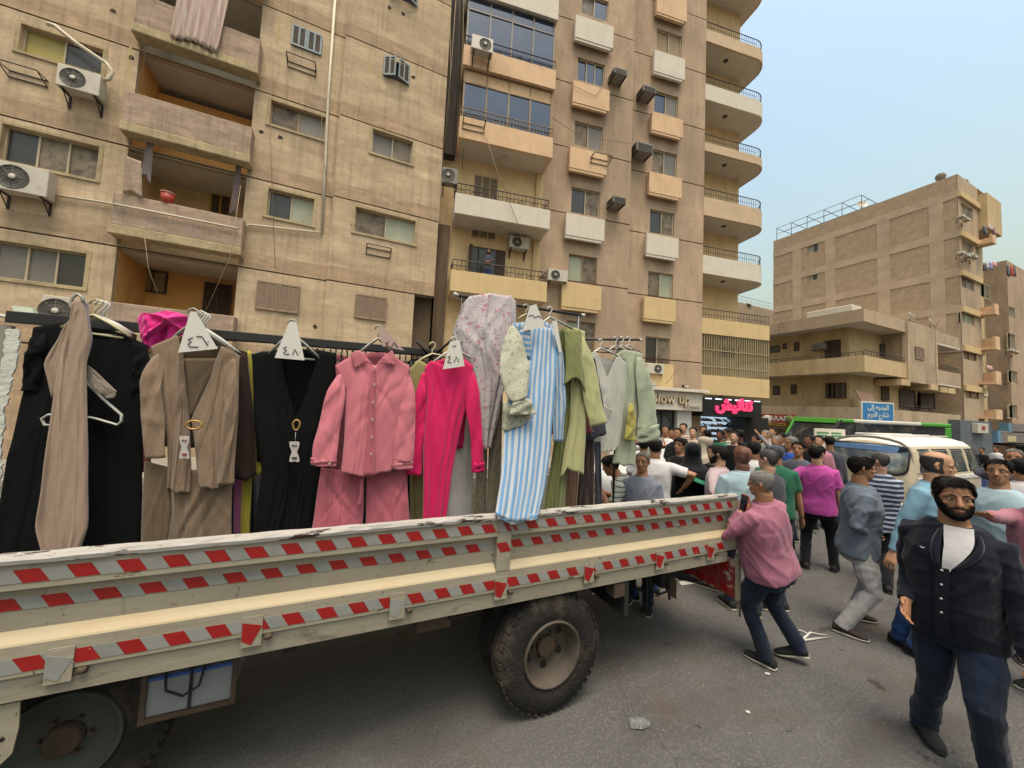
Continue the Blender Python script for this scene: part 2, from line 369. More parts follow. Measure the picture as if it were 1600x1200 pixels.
def railing(F, par, s0, s1, z0, z1, d, ends=0.0, step=.16, fancy=True, m=IRON):
    mb = MB()
    mb.tube([F.w(s0, z1, d-ends), F.w(s0, z1, d), F.w(s1, z1, d), F.w(s1, z1, d-ends)] if ends else [F.w(s0, z1, d), F.w(s1, z1, d)], .022, 5, smooth=False)
    zm = z0+(z1-z0)*.5
    mb.tube([F.w(s0, zm, d), F.w(s1, zm, d)], .012, 4)
    n = max(2, int((s1-s0)/step))
    for i in range(n+1):
        s = s0+(s1-s0)*i/n
        mb.tube([F.w(s, z0, d), F.w(s, z1, d)], .011, 4, cap=False)
        if fancy and i % 3 == 0 and i < n-1:
            q = (s1-s0)/n; a = [(s+q*.3, z0+.05), (s+q*1.7, z0+.05), (s+q*1.7, zm-.05), (s+q*.3, zm-.05), (s+q*.3, z0+.05)]
            mb.tube([F.w(x, z, d) for x, z in a], .011, 4, cap=False, smooth=False)
    if ends:
        for s in (s0, s1):
            for k in (1, 2, 3): mb.tube([F.w(s, z0, d-ends*k/3), F.w(s, z1, d-ends*k/3)], .011, 4)
    return mb.build('railing', m, par)
def cable(name, pts, r=.008, m=WIRE, label=None, group='loose cables on the facades', cat='cable'):
    o = MB().tube(pts, r, 5).build(name, m)
    return tag(o, label, cat, group)
def sag(a, b, drop, n=8):
    a, b = np.array(a, float), np.array(b, float); return [a+(b-a)*t-np.array([0, 0, drop*4*t*(1-t)]) for t in np.linspace(0, 1, n)]

# ================================================================== left apartment block (facade at Y = 14.3)
FL = Fr((0, 14.3, 0), 0)
LB = thing('apartment_building', 'weathered tan apartment block with orange recessed balconies behind the clothes racks', 'building', (-4, 14.3, 0), 'apartment buildings along the street')
RX0, RX1, BAY = -6.25, -3.36, -.80
lw_A = [(34, 37, 157, 117, 'YD'), (5, 193, 149, 281, 'DUU'), (-62, 366, 129, 450, 'DGGD')]
lw_A2 = [(424, 156, 506, 219, 'UG'), (420, 294, 488, 352, 'DP')]
lw_B = [(583, 201, 643, 257, 'GU'), (556, 323, 647, 382, 'UP')]
sh_A = [(457, 38, 502, 88), (402, 438, 466, 491)]
sh_B = [(600, 88, 639, 134), (556, 459, 603, 503), (608, -32, 652, 12)]
gro = [3.2, 6.2, 9.22, 12.22, 15.25, 18.3]
hA = []
for w in lw_A+lw_A2: hA.append((*FL.rect(*w[:4]), .2))
for w in sh_A: hA.append((*FL.rect(*w), .14))
for g in (3.2, 6.2, 9.22, 12.22, 15.25): hA.append((RX0, RX1, g+.05, g+2.98, 1.9))
bandsA = [(g+.04, g+.52, 2) for g in gro]+[(0, 3.2, 2)]
mb = MB()
cells(mb, FL, -18, BAY, 0, 22, 0, hA, 0, bandsA, gro)
o = mb.build('wall', [WALL_A, GROOVE, WALL_A2], LB)
mb = MB(); hB = [(*FL.rect(*w[:4], .16), .2) for w in lw_B]+[(*FL.rect(*w, .16), .14) for w in sh_B]
bB = [FL.sz(648, 458, .16)[0], FL.sz(648, 458, .16)[1]]
hB.append((bB[0], 2.93, 3.4, bB[1], 1.6))
cells(mb, FL, BAY, 2.93, 0, 22, .16, hB, 0, bandsA, gro)
mb.quad(FL.w(BAY, 0, .16), FL.w(BAY, 0, 0), FL.w(BAY, 22, 0), FL.w(BAY, 22, .16), 0)
mb.quad(FL.w(2.93, 0, .16), FL.w(2.93, 0, -9), FL.w(2.93, 22, -9), FL.w(2.93, 22, .16), 0)
mb.quad(FL.w(-18, 0, -9), FL.w(-18, 0, 0), FL.w(-18, 22, 0), FL.w(-18, 22, -9), 0)
mb.quad(FL.w(-18, 22, 0), FL.w(2.93, 22, 0), FL.w(2.93, 22, -9), FL.w(-18, 22, -9), 0)
mb.build('wall', [WALL_A, GROOVE, WALL_A2], LB)
for w in lw_A+lw_A2: window(FL, LB, FL.rect(*w[:4]), 0, w[4], FRAME_W if w[4] != 'UG' else FRAME_T, .14)
for w in lw_B: window(FL, LB, FL.rect(*w[:4], .16), .16, w[4], FRAME_W, .14)
shutter(FL, LB, FL.rect(*sh_A[0]), 0, 2, SHUT_BL); shutter(FL, LB, FL.rect(*sh_A[1]), 0, 2, SHUT_BR, SHUT_BR)
shutter(FL, LB, FL.rect(*sh_B[0], .16), .16, 2, SHUT_BL, SLAT_DK, .45); shutter(FL, LB, FL.rect(*sh_B[1], .16), .16, 2, SHUT_BR, SHUT_BR)
shutter(FL, LB, FL.rect(*sh_B[2], .16), .16, 2, SHUT_BL, SLAT_DK, .5)
# window surround render
for w in lw_A+lw_A2+lw_B:
    d = .16 if w in lw_B else 0
    s0, s1, z0, z1 = FL.rect(*w[:4], d); mb = MB()
    mb.fbox(FL, s0-.10, s1+.10, z0-.08, z0-.003, d+.002, d+.04); mb.fbox(FL, s0-.10, s0-.003, z0-.003, z1+.08, d+.002, d+.014); mb.fbox(FL, s1+.003, s1+.10, z0-.003, z1+.08, d+.002, d+.014); mb.fbox(FL, s0-.003, s1+.003, z1+.003, z1+.08, d+.002, d+.02)
    mb.build('window_surround', WALL_EDGE, LB)
# recessed balconies
def room(g, m, ceil=CEIL):
    mb = MB(); w = FL.w; a, b, z0, z1, D = RX0, RX1, g+.06, g+2.97, 1.88
    mb.quad(w(a+.003, z0, -.15), w(a+.003, z0, -D), w(a+.003, z1, -D), w(a+.003, z1, -.15), 0); mb.quad(w(b-.003, z0, -D), w(b-.003, z0, -.15), w(b-.003, z1, -.15), w(b-.003, z1, -D), 0)
    mb.quad(w(a, z0, -D), w(b, z0, -D), w(b, z1, -D), w(a, z1, -D), 0); mb.quad(w(a, z1-.01, -D), w(b, z1-.01, -D), w(b, z1-.01, -.15), w(a, z1-.01, -.15), 1)
    mb.quad(w(a, z0, -.1), w(b, z0, -.1), w(b, z0, -D), w(a, z0, -D), 1)
    return mb.build('balcony_room', [m, ceil], LB)
room(3.2, WALL_OR); room(6.2, WALL_YE); room(9.22, WALL_OR); room(12.22, CEIL); room(15.25, WALL_OR)
for g, m, top in ((3.2, WALL_PUR, 1.3), (6.2, WALL_PUR, 1.42), (9.22, WALL_PUR, 1.42), (12.22, WALL_PUR, 1.42), (15.25, WALL_PUR, 1.4)):
    mb = MB(); mb.fbox(FL, RX0-.02, RX1+.12, g+.5, g+top, .26, .42); mb.fbox(FL, RX0-.02, RX0+.12, g+.5, g+top, .002, .26); mb.fbox(FL, RX1-.02, RX1+.12, g+.5, g+top, .002, .26)
    mb.build('balcony_parapet', m, LB, .02)
    mb = MB(); mb.fbox(FL, RX0-.06, RX1+.14, g+.22, g+.497, .002, .45); mb.build('balcony_slab', WALL_EDGE, LB, .03)
# first-floor recess: window, door, cord
def on_room(x0, y0, x1, y1): return FL.rect(x0, y0, x1, y1, -1.88)
rc = on_room(219, 420, 260, 460); window(FL, LB, rc, -1.83, 'TT', SHUT_DK, 0)
s0, s1, z0, z1 = on_room(321, 441, 361, 492); shutter(FL, LB, (s0, s1, z0-.8, z1), -1.82, 1, SHUT_DK, SHUT_DK)
s0, s1, z0, z1 = on_room(331, 297, 361, 340); shutter(FL, LB, (s0, s1, z0-.8, z1), -1.82, 1, mat('yellow_door_paint', 'c99a35', .7, .1), SLAT_DK)
s0, s1, z0, z1 = on_room(343, 172, 385, 192); window(FL, LB, (s0, s1, z0-1.2, z1), -1.82, 'DD', SHUT_DK, 0)
mb = MB(); mb.fbox(FL, RX0, RX1, 11.6, 11.95, -1.86, -1.3); mb.build('ceiling_beam', WALL_OR, LB)
# things on and in the balconies
def sheet(F, pts_top, pts_bot, d, m, name, par=None, folds=5, amp=.05, n=26, k=12, thick=.004, seed=1):
    r = random.Random(seed); ph = [r.uniform(0, 6) for _ in range(4)]; rings = []
    for j in range(k+1):
        v = j/k; row = []
        for i in range(n+1):
            u = i/n
            a = np.array(pts_top[0])*(1-u)+np.array(pts_top[1])*u; b = np.array(pts_bot[0])*(1-u)+np.array(pts_bot[1])*u
            p = a*(1-v)+b*v; off = amp*(.3+.7*v)*(math.sin(folds*2*math.pi*u+ph[0]+v)+.5*math.sin(folds*4.7*math.pi*u+ph[1]))
            row.append(F.w(p[0], p[1]+.05*v*math.sin(7*u+ph[2]), d+off))
        rings.append(row)
    mb = MB(); mb.loft(rings, 0, False, True, False); o = mb.build(name, m, par)
    md = o.modifiers.new('cloth', 'SOLIDIFY'); md.thickness = thick; return o
CURT = mat('curtain_pink_stripe', 'b8998f', .9, .12, 1, 0, 40, col2='cfc0b0', mix=(.4, .6), scale2=3, stretch=(5, 1, .2))
o = sheet(FL, (FL.sz(281, -25, .5), FL.sz(360, -12, .5)), (FL.sz(266, 56, .5), FL.sz(340, 80, .5)), .5, CURT, 'curtain', folds=6, amp=.045); tag(o, 'faded pink curtain hung over the topmost balcony parapet', 'curtain', 'curtains on the tan block')
o = sheet(FL, (FL.sz(232, 222, 0), FL.sz(243, 225, 0)), (FL.sz(224, 275, 0), FL.sz(238, 290, 0)), .1, mat('curtain_grey', '9a8f8a', .9, .15, 4), 'curtain', folds=3, amp=.03, n=14); tag(o, 'grey striped curtain tied at left of the balcony with the red bucket', 'curtain', 'curtains on the tan block')
o = sheet(FL, (FL.sz(371, 255, 0), FL.sz(379, 257, 0)), (FL.sz(360, 337, 0), FL.sz(372, 338, 0)), .1, mat('curtain_mauve', '7f6f6c', .9, .15, 4), 'curtain', folds=3, amp=.03, n=14); tag(o, 'narrow mauve curtain at right of the balcony with the red bucket', 'curtain', 'curtains on the tan block')
o = sheet(FL, (FL.sz(203, 250, .3), FL.sz(226, 258, .3)), (FL.sz(198, 303, .3), FL.sz(228, 312, .3)), .48, WALL_PUR, 'blanket', folds=1, amp=.02, n=10); tag(o, 'mauve blanket drying over the left end of a balcony parapet', 'blanket')
s, z = FL.sz(266, 301, .2)
t = thing('bucket', 'red plastic bucket standing on the balcony parapet', 'bucket', FL.w(s, 7.62, .33)); C = np.array(FL.w(s, 7.62, .33))
mb = MB(); mb.lathe(C, (0, 0, 1), [(0, .12), (.3, .17), (.3, .155), (.02, .11)], 18); mb.build('body', mat('red_plastic', 'b5402f', .5, .1), t)
mb = MB(); mb.lathe(C+np.array([0, 0, .295]), (0, 0, 1), [(0, .168), (.0, .182), (.025, .182), (.025, .16)], 18); mb.build('rim', mat('bucket_rim', 'b98a78', .5, .1), t)
mb = MB(); mb.fbox(FL, s-.35, s-.02, 7.4, 7.62, -.2, .1); mb.fbox(FL, s+.02, s+.2, 7.3, 7.6, -.2, .1)
tag(mb.build('crate', mat('crate_dark', '4c4035', .8, .2, 3), None, .01), 'dark crates stacked behind the parapet next to the red bucket', 'crate')
# AC units, brackets
def acpx(F, x0, y0, x1, y1, d, label, **k):
    s0, s1, z0, z1 = F.rect(x0, y0, x1, y1, d+.44); return ac_unit(F, (s0, s1, z0, z1), d, label, **k)
acpx(FL, 90, 97, 154, 150, 0, 'white air conditioner under the yellow window with a white pipe looping above it')
acpx(FL, -12, 247, 72, 308, 0, 'large cream air conditioner at the left edge below the three pane window')
acpx(FL, 66, 460, 122, 512, 0, 'lowest cream air conditioner partly hidden behind the beige scarf')
empty_bracket(FL, FL.rect(5, 101, 66, 128, .2), 0, 'empty steel bracket left of the topmost white air conditioner')
empty_bracket(FL, FL.rect(449, 88, 493, 113, .2), 0, 'empty steel bracket below the blue grey closed shutter')
empty_bracket(FL, FL.rect(573, 384, 610, 402, .3), .16, 'empty steel bracket under the pale and dusty window pair')
# pipes and wires
def flp(pts, d=.06): return [FL.w(*FL.sz(x, y, d), d) for x, y in pts]
tag(MB().tube(flp([(525, -20), (513, 150), (508, 260), (503, 362)], .05), .045, 8).build('pipe', PIPE_W), 'long white drain pipe running down beside the bay corner', 'pipe', 'white pipes on the tan block')
tag(MB().tube(flp([(503, 364), (390, 351), (382, 355), (374, 353)], .07)+flp([(371, 357), (180, 319)], .5)+flp([(174, 318), (75, 303)], .07), .03, 8).build('pipe', PIPE_W), 'thin white pipe running level across the lower balcony parapet', 'pipe', 'white pipes on the tan block')
tag(MB().tube(flp([(73, 37), (85, 40), (120, 68), (165, 98), (176, 112), (170, 124), (156, 126)], .3), .05, 8).build('pipe', PIPE_W), 'bent white pipe looping from wall to the topmost air conditioner', 'pipe', 'white pipes on the tan block')
for i, (pts, lb) in enumerate((([(232, -10), (228, 60), (222, 140)], 'thin cord hanging left of the top balconies'), ([(226, 370), (232, 420), (246, 458)], 'thin cord hanging in front of the brown balcony window'),
        ([(376, 290), (360, 400), (322, 485)], 'slack cord at the right side of the orange balcony'), ([(425, 60), (422, 200), (430, 420)], 'tan wire running down between the two shutters'),
        ([(505, 60), (502, 230), (520, 330)], 'tan wire hanging beside the white drain pipe'), ([(540, 140), (570, 150), (602, 135)], 'sagging wire below the ajar blue shutters'))):
    cable('cable', flp(pts, .12 if i not in (1, 2) else .5), .008, WIRE, lb)
# damaged plaster patches: small pits
PIT = mat('plaster_pit', '3d3126', .95, .2)
for x, y in ((205, 90), (408, 206), (438, 215), (525, 311), (608, 12), (630, 22), (646, 121), (177, 17), (492, 510), (552, 352)):
    d = .16 if x > 545 else 0; s, z = FL.sz(x, y, d); mb = MB(); n = 9; q = [(s+(.05+.05*rnd.random())*math.cos(a), z+(.05+.05*rnd.random())*math.sin(a)) for a in np.linspace(0, 2*math.pi, n+1)[:-1]]
    mb.add([FL.w(a, b, d+.006) for a, b in q]+[FL.w(s, z, d+.003)], [(i, (i+1) % n, n) for i in range(n)]); mb.build('plaster_pit', PIT, LB)
STAIN = mat('pale_streak', 'c4ae7c', .95, .1)
for x, y, L_ in ((580, 80, 36), (656, 108, 36), (437, 30, 38), (205, 68, 60)):
    d = .16 if x > 545 else 0; a = FL.sz(x, y, d); b = FL.sz(x-4, y+L_, d); mb = MB()
    pts = [(a[0]+(b[0]-a[0])*t+rnd.uniform(-.02, .02), a[1]+(b[1]-a[1])*t, .02+.03*rnd.random()) for t in np.linspace(0, 1, 9)]
    for p, q in zip(pts[:-1], pts[1:]): mb.quad(FL.w(p[0]-p[2], p[1], d+.004), FL.w(q[0]-q[2], q[1], d+.004), FL.w(q[0]+q[2], q[1], d+.004), FL.w(p[0]+p[2], p[1], d+.004))
    mb.build('plaster_streak', STAIN, LB)
# ================================================================== brown tower block (turned 10 degrees)
FT = Fr((4.5, 14.4, 0), -10)
TB = thing('apartment_tower', 'tall brown apartment tower with cream window panels and stacked balconies', 'building', FT.w(4, 0), 'apartment buildings along the street')
DR = -.47
sL = FT.sz(688, 300)[0]; sA = FT.sz(846, 330)[0]; sB = FT.sz(985, 300)[0]; sC = FT.sz(1100, 300, DR)[0]
ZT = 34.0
win1 = [(909, -12, 950, 34, 'UB'), (903, 89, 944, 136, 'BBB'), (898, 188, 941, 236, 'UG'), (893, 291, 937, 340, 'DU'), (889, 396, 932, 445, 'PU'), (886, 500, 929, 548, 'PU')]
pan1 = [(900, 22, 958, 80, PANEL_W), (896, 125, 952, 178, PANEL_C), (891, 228, 948, 278, PANEL_C), (885, 332, 944, 381, PANEL_W), (879, 440, 939, 490, PANEL_Y)]
win2 = [(1031, -60, 1068, -8, 'UU'), (1027, 44, 1065, 90, 'TT'), (1023, 141, 1059, 184, 'BG'), (1020, 232, 1057, 277, 'UG'), (1016, 326, 1053, 370, 'DU'), (1013, 423, 1051, 468, 'UP'), (1009, 525, 1046, 572, 'DU')]
pan2 = [(1027, -18, 1073, 38, PANEL_C), (1023, 77, 1070, 129, PANEL_W), (1019, 174, 1067, 219, PANEL_C), (1015, 267, 1065, 314, PANEL_C), (1011, 364, 1060, 408, PANEL_W), (1007, 463, 1056, 507, PANEL_Y), (1003, 566, 1052, 612, PANEL_Y)]
zg = [FT.sz(870+90*0, 119)[1]]
gz_ = FT.sz(945, 344)[1]; GT = [gz_+3.07*k for k in range(-2, 9)]
mb = MB()
cells(mb, FT, sA, sB, 0, ZT, 0, [(*FT.rect(*w[:4]), .2) for w in win1], 0, (), GT)
cells(mb, FT, sB, sC, 0, ZT, DR, [(*FT.rect(*w[:4], DR), .2) for w in win2], 0, (), GT)
w_ = FT.w
mb.quad(w_(sB, 0, 0), w_(sB, 0, DR), w_(sB, ZT, DR), w_(sB, ZT, 0)); mb.quad(w_(sC, 0, DR), w_(sC, 0, -9), w_(sC, ZT, -9), w_(sC, ZT, DR))
mb.quad(w_(sL, ZT, 0), w_(sC, ZT, DR), w_(sC, ZT, -9), w_(sL, ZT, -9))
mb.build('wall', [WALL_B, GROOVE], TB)
for w in win1: window(FT, TB, FT.rect(*w[:4]), 0, w[4], FRAME_W if w[4] != 'PU' else FRAME_T, .1, .05)
for w in win2: window(FT, TB, FT.rect(*w[:4], DR), DR, w[4], FRAME_W, .1, .05)
for lst, d in ((pan1, 0), (pan2, DR)):
    for x0, y0, x1, y1, m in lst:
        s0, s1, z0, z1 = FT.rect(x0, y0, x1, y1, d+.3); mb = MB()
        mb.fbox(FT, s0, s1, z0+.12, z1, d+.12, d+.3); mb.fbox(FT, s0+.0, s1-.12, z0, z0+.117, d+.15, d+.28)
        mb.fbox(FT, s0+.05, s1-.05, z0+.16, z1-.02, d+.002, d+.117)
        mb.build('window_panel', m, TB, .012)
# left stack of balconies
sE = FT.sz(846, 330)[0]
mb = MB(); mb.quad(w_(sL, 0, 0), w_(sE, 0, 0), w_(sE, ZT, 0), w_(sL, ZT, 0)); mb.build('balcony_back_wall', WALL_YE, TB)
mb = MB(); mb.fbox(FT, sE-.32, sE-.003, 0, ZT, .002, .1); mb.build('pilaster', PANEL_Y, TB)
STAINW = mat('sooty_shaft_wall', '3b332c', .95, .3, 2, .3, 30, col2='7a6a55', mix=(.55, .8), scale2=1.2, stretch=(3, 3, .25))
mb = MB(); a = FT.sz(702, 120, .6)[0]; b = FT.sz(727, 120, .6)[0]
mb.fbox(FT, sL-1.2, FT.sz(722, 60, .4)[0], FT.sz(690, 238, .4)[1], ZT, .002, .4)
mb.build('service_shaft', STAINW, TB)
mb = MB(); mb.fbox(FT, sL-1.2, FT.sz(696, 480, .2)[0], 2, FT.sz(690, 350, .2)[1], .002, .2); mb.build('service_shaft', mat('sooty_wall_lower', '75614a', .95, .3, 2, .3, 30, col2='3f342a', mix=(.45, .7), scale2=1.0, stretch=(2, 2, .35)), TB)
for k, (x0, x1) in enumerate(((703, 697), (716, 707), (724, 712), (732, 722), (711, 690))):
    cable('cable', [FT.w(*FT.sz(x0+3*k % 5, -10, .5), .5), FT.w(*FT.sz((x0+x1)/2+4, 110, .5), .5+.05*k), FT.w(*FT.sz(x1, 235+10*k, .5), .5)], .012, WIRE_D if k % 2 else WIRE, ('pale', 'dark', 'second pale', 'second dark', 'third pale')[k]+' cable from the left edge running down the sooty shaft of the brown tower', 'shaft cables on the brown tower')
par = [(738, -46, 874, 32, PANEL_W, 1.2), (725, 68, 868, 140, PANEL_C, 1.2), (718, 180, 863, 247, PANEL_C, 1.2), (710, 300, 858, 358, PANEL_W, 1.2), (702, 420, 853, 472, PANEL_Y, 1.2)]
bal = []
for x0, y0, x1, y1, m, d in par:
    s0, s1, z0, z1 = FT.rect(x0, y0, x1, y1, d); bal.append((s0, s1, z0, z1))
s0 = sum(b[0] for b in bal)/len(bal); s1 = sum(b[1] for b in bal)/len(bal)
for (q0, q1, z0, z1), p in zip(bal, par):
    d = p[5]; mb = MB()
    mb.fbox(FT, s0, s1, z0, z1, d-.12, d); mb.fbox(FT, s0, s0+.12, z0, z1, .003, d-.122); mb.fbox(FT, s1-.12, s1, z0, z1, .003, d-.122)
    mb.build('balcony_parapet', p[4], TB, .01)
    mb = MB(); mb.fbox(FT, s0+.125, s1-.125, z0+.01, z0+.16, .003, d-.125); mb.build('balcony_slab', CEIL, TB)
    c = np.array(FT.w((s0+s1)/2, z0, .6)); mb = MB(); mb.lathe(c+np.array([0, 0, .01]), (0, 0, -1), [(0, .14), (.05, .12), (.07, .02)], 14); mb.build('ceiling_lamp', AC_W, TB)
for i in (3, 4):
    z1 = bal[i][3]; railing(FT, TB, s0+.05, s1-.05, z1, z1+.42, 1.14, .8)
RAIL_T = mat('rail_tan', '8b7557', .6, .1)
for i in (1, 2):
    z1 = bal[i][3]; top = bal[i-1][2]; a, b = s0+.1, s1-.1; dd = 1.02
    fr = MB(); fm = FRAME_T if i == 2 else mat('glazing_frame_grey', '77716a', .5, .1)
    strip_h = .55; zs = [z1+.02, top-strip_h, top-.01]
    for z in zs: fr.fbox(FT, a, b, z-.03, z+.03, dd-.04, dd+.04)
    n = 4
    for k in range(n+1): fr.fbox(FT, a+(b-a)*k/n-.03, a+(b-a)*k/n+.03, z1+.05, top-strip_h-.033, dd-.035, dd+.035)
    for k in range(n+1): fr.fbox(FT, a+(b-a)*k/n-.03, a+(b-a)*k/n+.03, top-strip_h+.033, top-.045, dd-.035, dd+.035)
    g = fr.build('balcony_glazing', fm, TB)
    for k in range(n):
        p0, p1 = a+(b-a)*k/n+.03, a+(b-a)*(k+1)/n-.03
        p = MB(); p.fbox(FT, p0, p1, z1+.05, top-strip_h-.033, dd-.012+.01*(k % 2), dd+.01*(k % 2)); p.build('pane', GLASS_B, g)
        p = MB(); p.fbox(FT, p0, p1, top-strip_h+.033, top-.045, dd-.012, dd); p.build('pane', GLASS_B if i == 1 else PANEL_C, g)
    for s in (s0+.13, s1-.15):
        e = MB(); e.fbox(FT, s-.02, s+.02, z1+.02, top-.02, .01, dd-.05); e.build('side_glazing', GLASS_GREY, g)
    railing(FT, TB, s0+.02, s1-.02, z1, z1+.4, 1.16, .0, .14, True, IRON if i == 1 else RAIL_T)
# doors / shutters on the open balconies
def door(F, par_, rc, d, m, leaf):
    s0, s1, z0, z1 = rc; mb = MB(); mb.fbox(F, s0, s1, z0, z1, d+.003, d+.03); o = mb.build('balcony_door', m, par_)
    n = max(2, int((s1-s0)/.32)); st = (s1-s0)/n
    for k in range(n):
        p = MB(); p.fbox(F, s0+st*k+.03, s0+st*(k+1)-.03, z0+.06, z1-.07, d+.031, d+.05); p.build('door_leaf', leaf, o)
z = bal[3][3]; door(FT, TB, (FT.sz(741, 285)[0], FT.sz(778, 285)[0], z-1.1, FT.sz(741, 272)[1]), 0, mat('shutter_cream', 'c9b48d', .7, .1), mat('shutter_bar', '7c6850', .7, .1))
s_a, s_b, z_a, z_b = FT.rect(733, 384, 788, 430); z_b = FT.sz(760, 388)[1]
door(FT, TB, (s_a, s_b, bal[4][3]-1.2, z_b), 0, SHUT_DK, GLASS_D)
mb = MB(); mb.fbox(FT, s_b-.4, s_b-.05, bal[4][3]-1.1, z_b-.05, .06, .1); mb.build('shutter_leaf', SHUT_DK, TB); mb = MB(); mb.fbox(FT, s_a, s_a+.12, bal[4][3]-1.1, z_b-.02, .06, .25); mb.build('shutter_leaf', SHUT_DK, TB)
# right stack of rounded balconies (loggias)
sY = FT.sz(1154, 330, -1.9)[0]
mb = MB(); mb.quad(w_(sC, 0, -1.9), w_(sY, 0, -1.9), w_(sY, ZT, -1.9), w_(sC, ZT, -1.9)); mb.quad(w_(sY, 0, -1.9), w_(sY, 0, -9), w_(sY, ZT, -9), w_(sY, ZT, -1.9)); mb.build('balcony_back_wall', WALL_YE, TB)
parR = [(1112, -55, 1210, -10, PANEL_C), (1107, 46, 1208, 100, PANEL_C), (1105, 131, 1206, 186, PANEL_W), (1103, 222, 1205, 262, PANEL_C), (1101, 307, 1203, 357, PANEL_C), (1099, 398, 1201, 443, PANEL_W), (1096, 496, 1200, 532, PANEL_Y), (1093, 585, 1198, 622, PANEL_Y)]
rr = [FT.rect(*p[:4], DR) for p in parR]; sE2 = sum(r[1] for r in rr)/len(rr)
BRICK_P = mat('parapet_brownish', 'cdb292', .85, .08, 2, .15, 30)
for k, ((q0, q1, z0, z1), p) in enumerate(zip(rr, parR)):
    R0 = .95 if k < 6 else .05; arc = [(sE2-R0+R0*math.sin(a), DR-R0+R0*math.cos(a)) for a in np.linspace(0, math.pi/2, 9)]
    outl = [(sC+.005, DR)]+arc+[(sE2, -5.0)]
    def inn(pt, i, t=.12):
        a = np.array(outl[max(i-1, 0)]); b = np.array(outl[min(i+1, len(outl)-1)]); dv = b-a; dv /= np.linalg.norm(dv); return (pt[0]+dv[1]*t, pt[1]-dv[0]*t)
    ins = [inn(p_, i) for i, p_ in enumerate(outl)]
    mb = MB(); rings = []
    cutz = z1
    for (a, b), (c, e) in zip(outl, ins): rings.append([w_(a, z0, b), w_(a, z1, b), w_(c, z1, e), w_(c, z0, e)])
    mb.loft(rings, 0, True, False)
    mb.build('balcony_parapet', p[4] if k not in (1, 3, 4) else BRICK_P, TB)
    mb = MB(); n = len(outl); po = ins+[(sC+.01, -5.0)]
    mb.add([w_(a, z0+.01, b) for a, b in po], [tuple(range(len(po)))[::-1]]); mb.add([w_(a, z0+.16, b) for a, b in po], [tuple(range(len(po)))]); mb.build('balcony_slab', CEIL, TB)
    # railing in the low middle part
    if k < 7 and k not in (0,):
        rl = MB(); path = [(a+(c-a)*.5, b+(e-b)*.5) for (a, b), (c, e) in zip(outl, ins)][:8]
        zt = z1+.5
        rl.tube([w_(a, zt, b) for a, b in path], .022, 5); a, b = path[0]; c = path[1]
        for i in range(24):
            s = sC+.1+(sE2-R0-sC-.1)*i/23; rl.tube([w_(s, z1, DR-.06), w_(s, zt, DR-.06)], .011, 4, cap=False)
        for (a, b) in path[1:]: rl.tube([w_(a, z1, b), w_(a, zt, b)], .011, 4, cap=False)
        rl.tube([w_(sC+.1, z1+.22, DR-.06), w_(sE2-R0, z1+.22, DR-.06)], .012, 4)
        rl.build('railing', IRON, TB)
    c = np.array(w_((sC+sE2)/2-.3, z0, -1.1)); mb = MB(); mb.lathe(c+np.array([0, 0, .012]), (0, 0, -1), [(0, .13), (.05, .11), (.07, .02)], 12); mb.build('ceiling_lamp', AC_D, TB)
# caged first floor loggia
s_l, z_t = FT.sz(1097, 526, DR); z_b = rr[7][3]
mb = MB()
for i in range(30):
    s = sC+.08+(sE2-.1-sC)*i/29; mb.fbox(FT, s-.022, s+.022, z_b-.05, rr[6][2], DR-.1, DR-.06)
for z in (z_b+.45, z_b+1.3): mb.fbox(FT, sC+.02, sE2-.02, z-.02, z+.02, DR-.058, DR-.03)
mb.build('window_cage', mat('cage_bar_pale', 'a89877', .6, .1), TB)
window(FT, TB, FT.rect(1124, 540, 1148, 562, -1.85), -1.85, 'DD', PANEL_W, 0)
# wall units on the tower
AT = 'white air conditioner '
def act(x0, y0, x1, y1, d, lb, **k):
    s0, s1, z0, z1 = FT.rect(x0, y0, x1, y1, d+.44); return ac_unit(FT, (s0, s1, z0, z1), d, lb, **k)
act(738, 52, 770, 83, 1.2, 'white air conditioner on the parapet of the topmost glazed balcony', side=-1)
act(692, 260, 715, 288, .4, 'air conditioner in the sooty shaft left of the open balcony railing', old=True)
act(797, 367, 827, 390, .0, 'cream air conditioner above the door where the man stands')
act(857, 419, 887, 441, .0, 'cream air conditioner between the lowest balcony and a buff window panel')
act(1011, 567, 1038, 585, DR, 'white air conditioner above the cream shop sign', side=-1)
def acw(x0, y0, x1, y1, d, lb):
    s0, s1, z0, z1 = FT.rect(x0, y0, x1, y1, d+.6); return ac_window(FT, (s0, s1, z0, z1), d, lb)
acw(960, 104, 980, 119, 0, 'old grey window unit right of the three pane blue window')
acw(1005, 132, 1025, 147, DR, 'old grey window unit, topmost of the recessed bay')
acw(995, 220, 1020, 240, DR, 'larger grey window unit left of a narrow two pane window')
acw(958, 305, 978, 319, 0, 'pale window unit alone beside the white panel window')
empty_bracket(FT, FT.rect(724, 186, 757, 203, 1.4), 1.2, 'empty steel bracket under the glazed balcony railing')
empty_bracket(FT, FT.rect(924, 244, 951, 258, .4), .3, 'empty steel bracket on the cream panel below a window')
for pts, lb in (([(866, 120), (930, 150), (992, 60)], 'sagging cable crossing the brown tower near the top'), ([(752, 190), (775, 262), (820, 378)], 'cord falling from the glazed balcony to the lower one'),
                ([(1096, 510), (1075, 560), (1040, 600)], 'white cable drooping above the cream shop sign'), ([(860, 182), (905, 212), (990, 225)], 'thin cable along the wall under the blue window')):
    cable('cable', [FT.w(*FT.sz(x, y, 1.3 if x < 830 else .35), 1.3 if x < 830 else .35) for x, y in pts], .012, WIRE, lb)
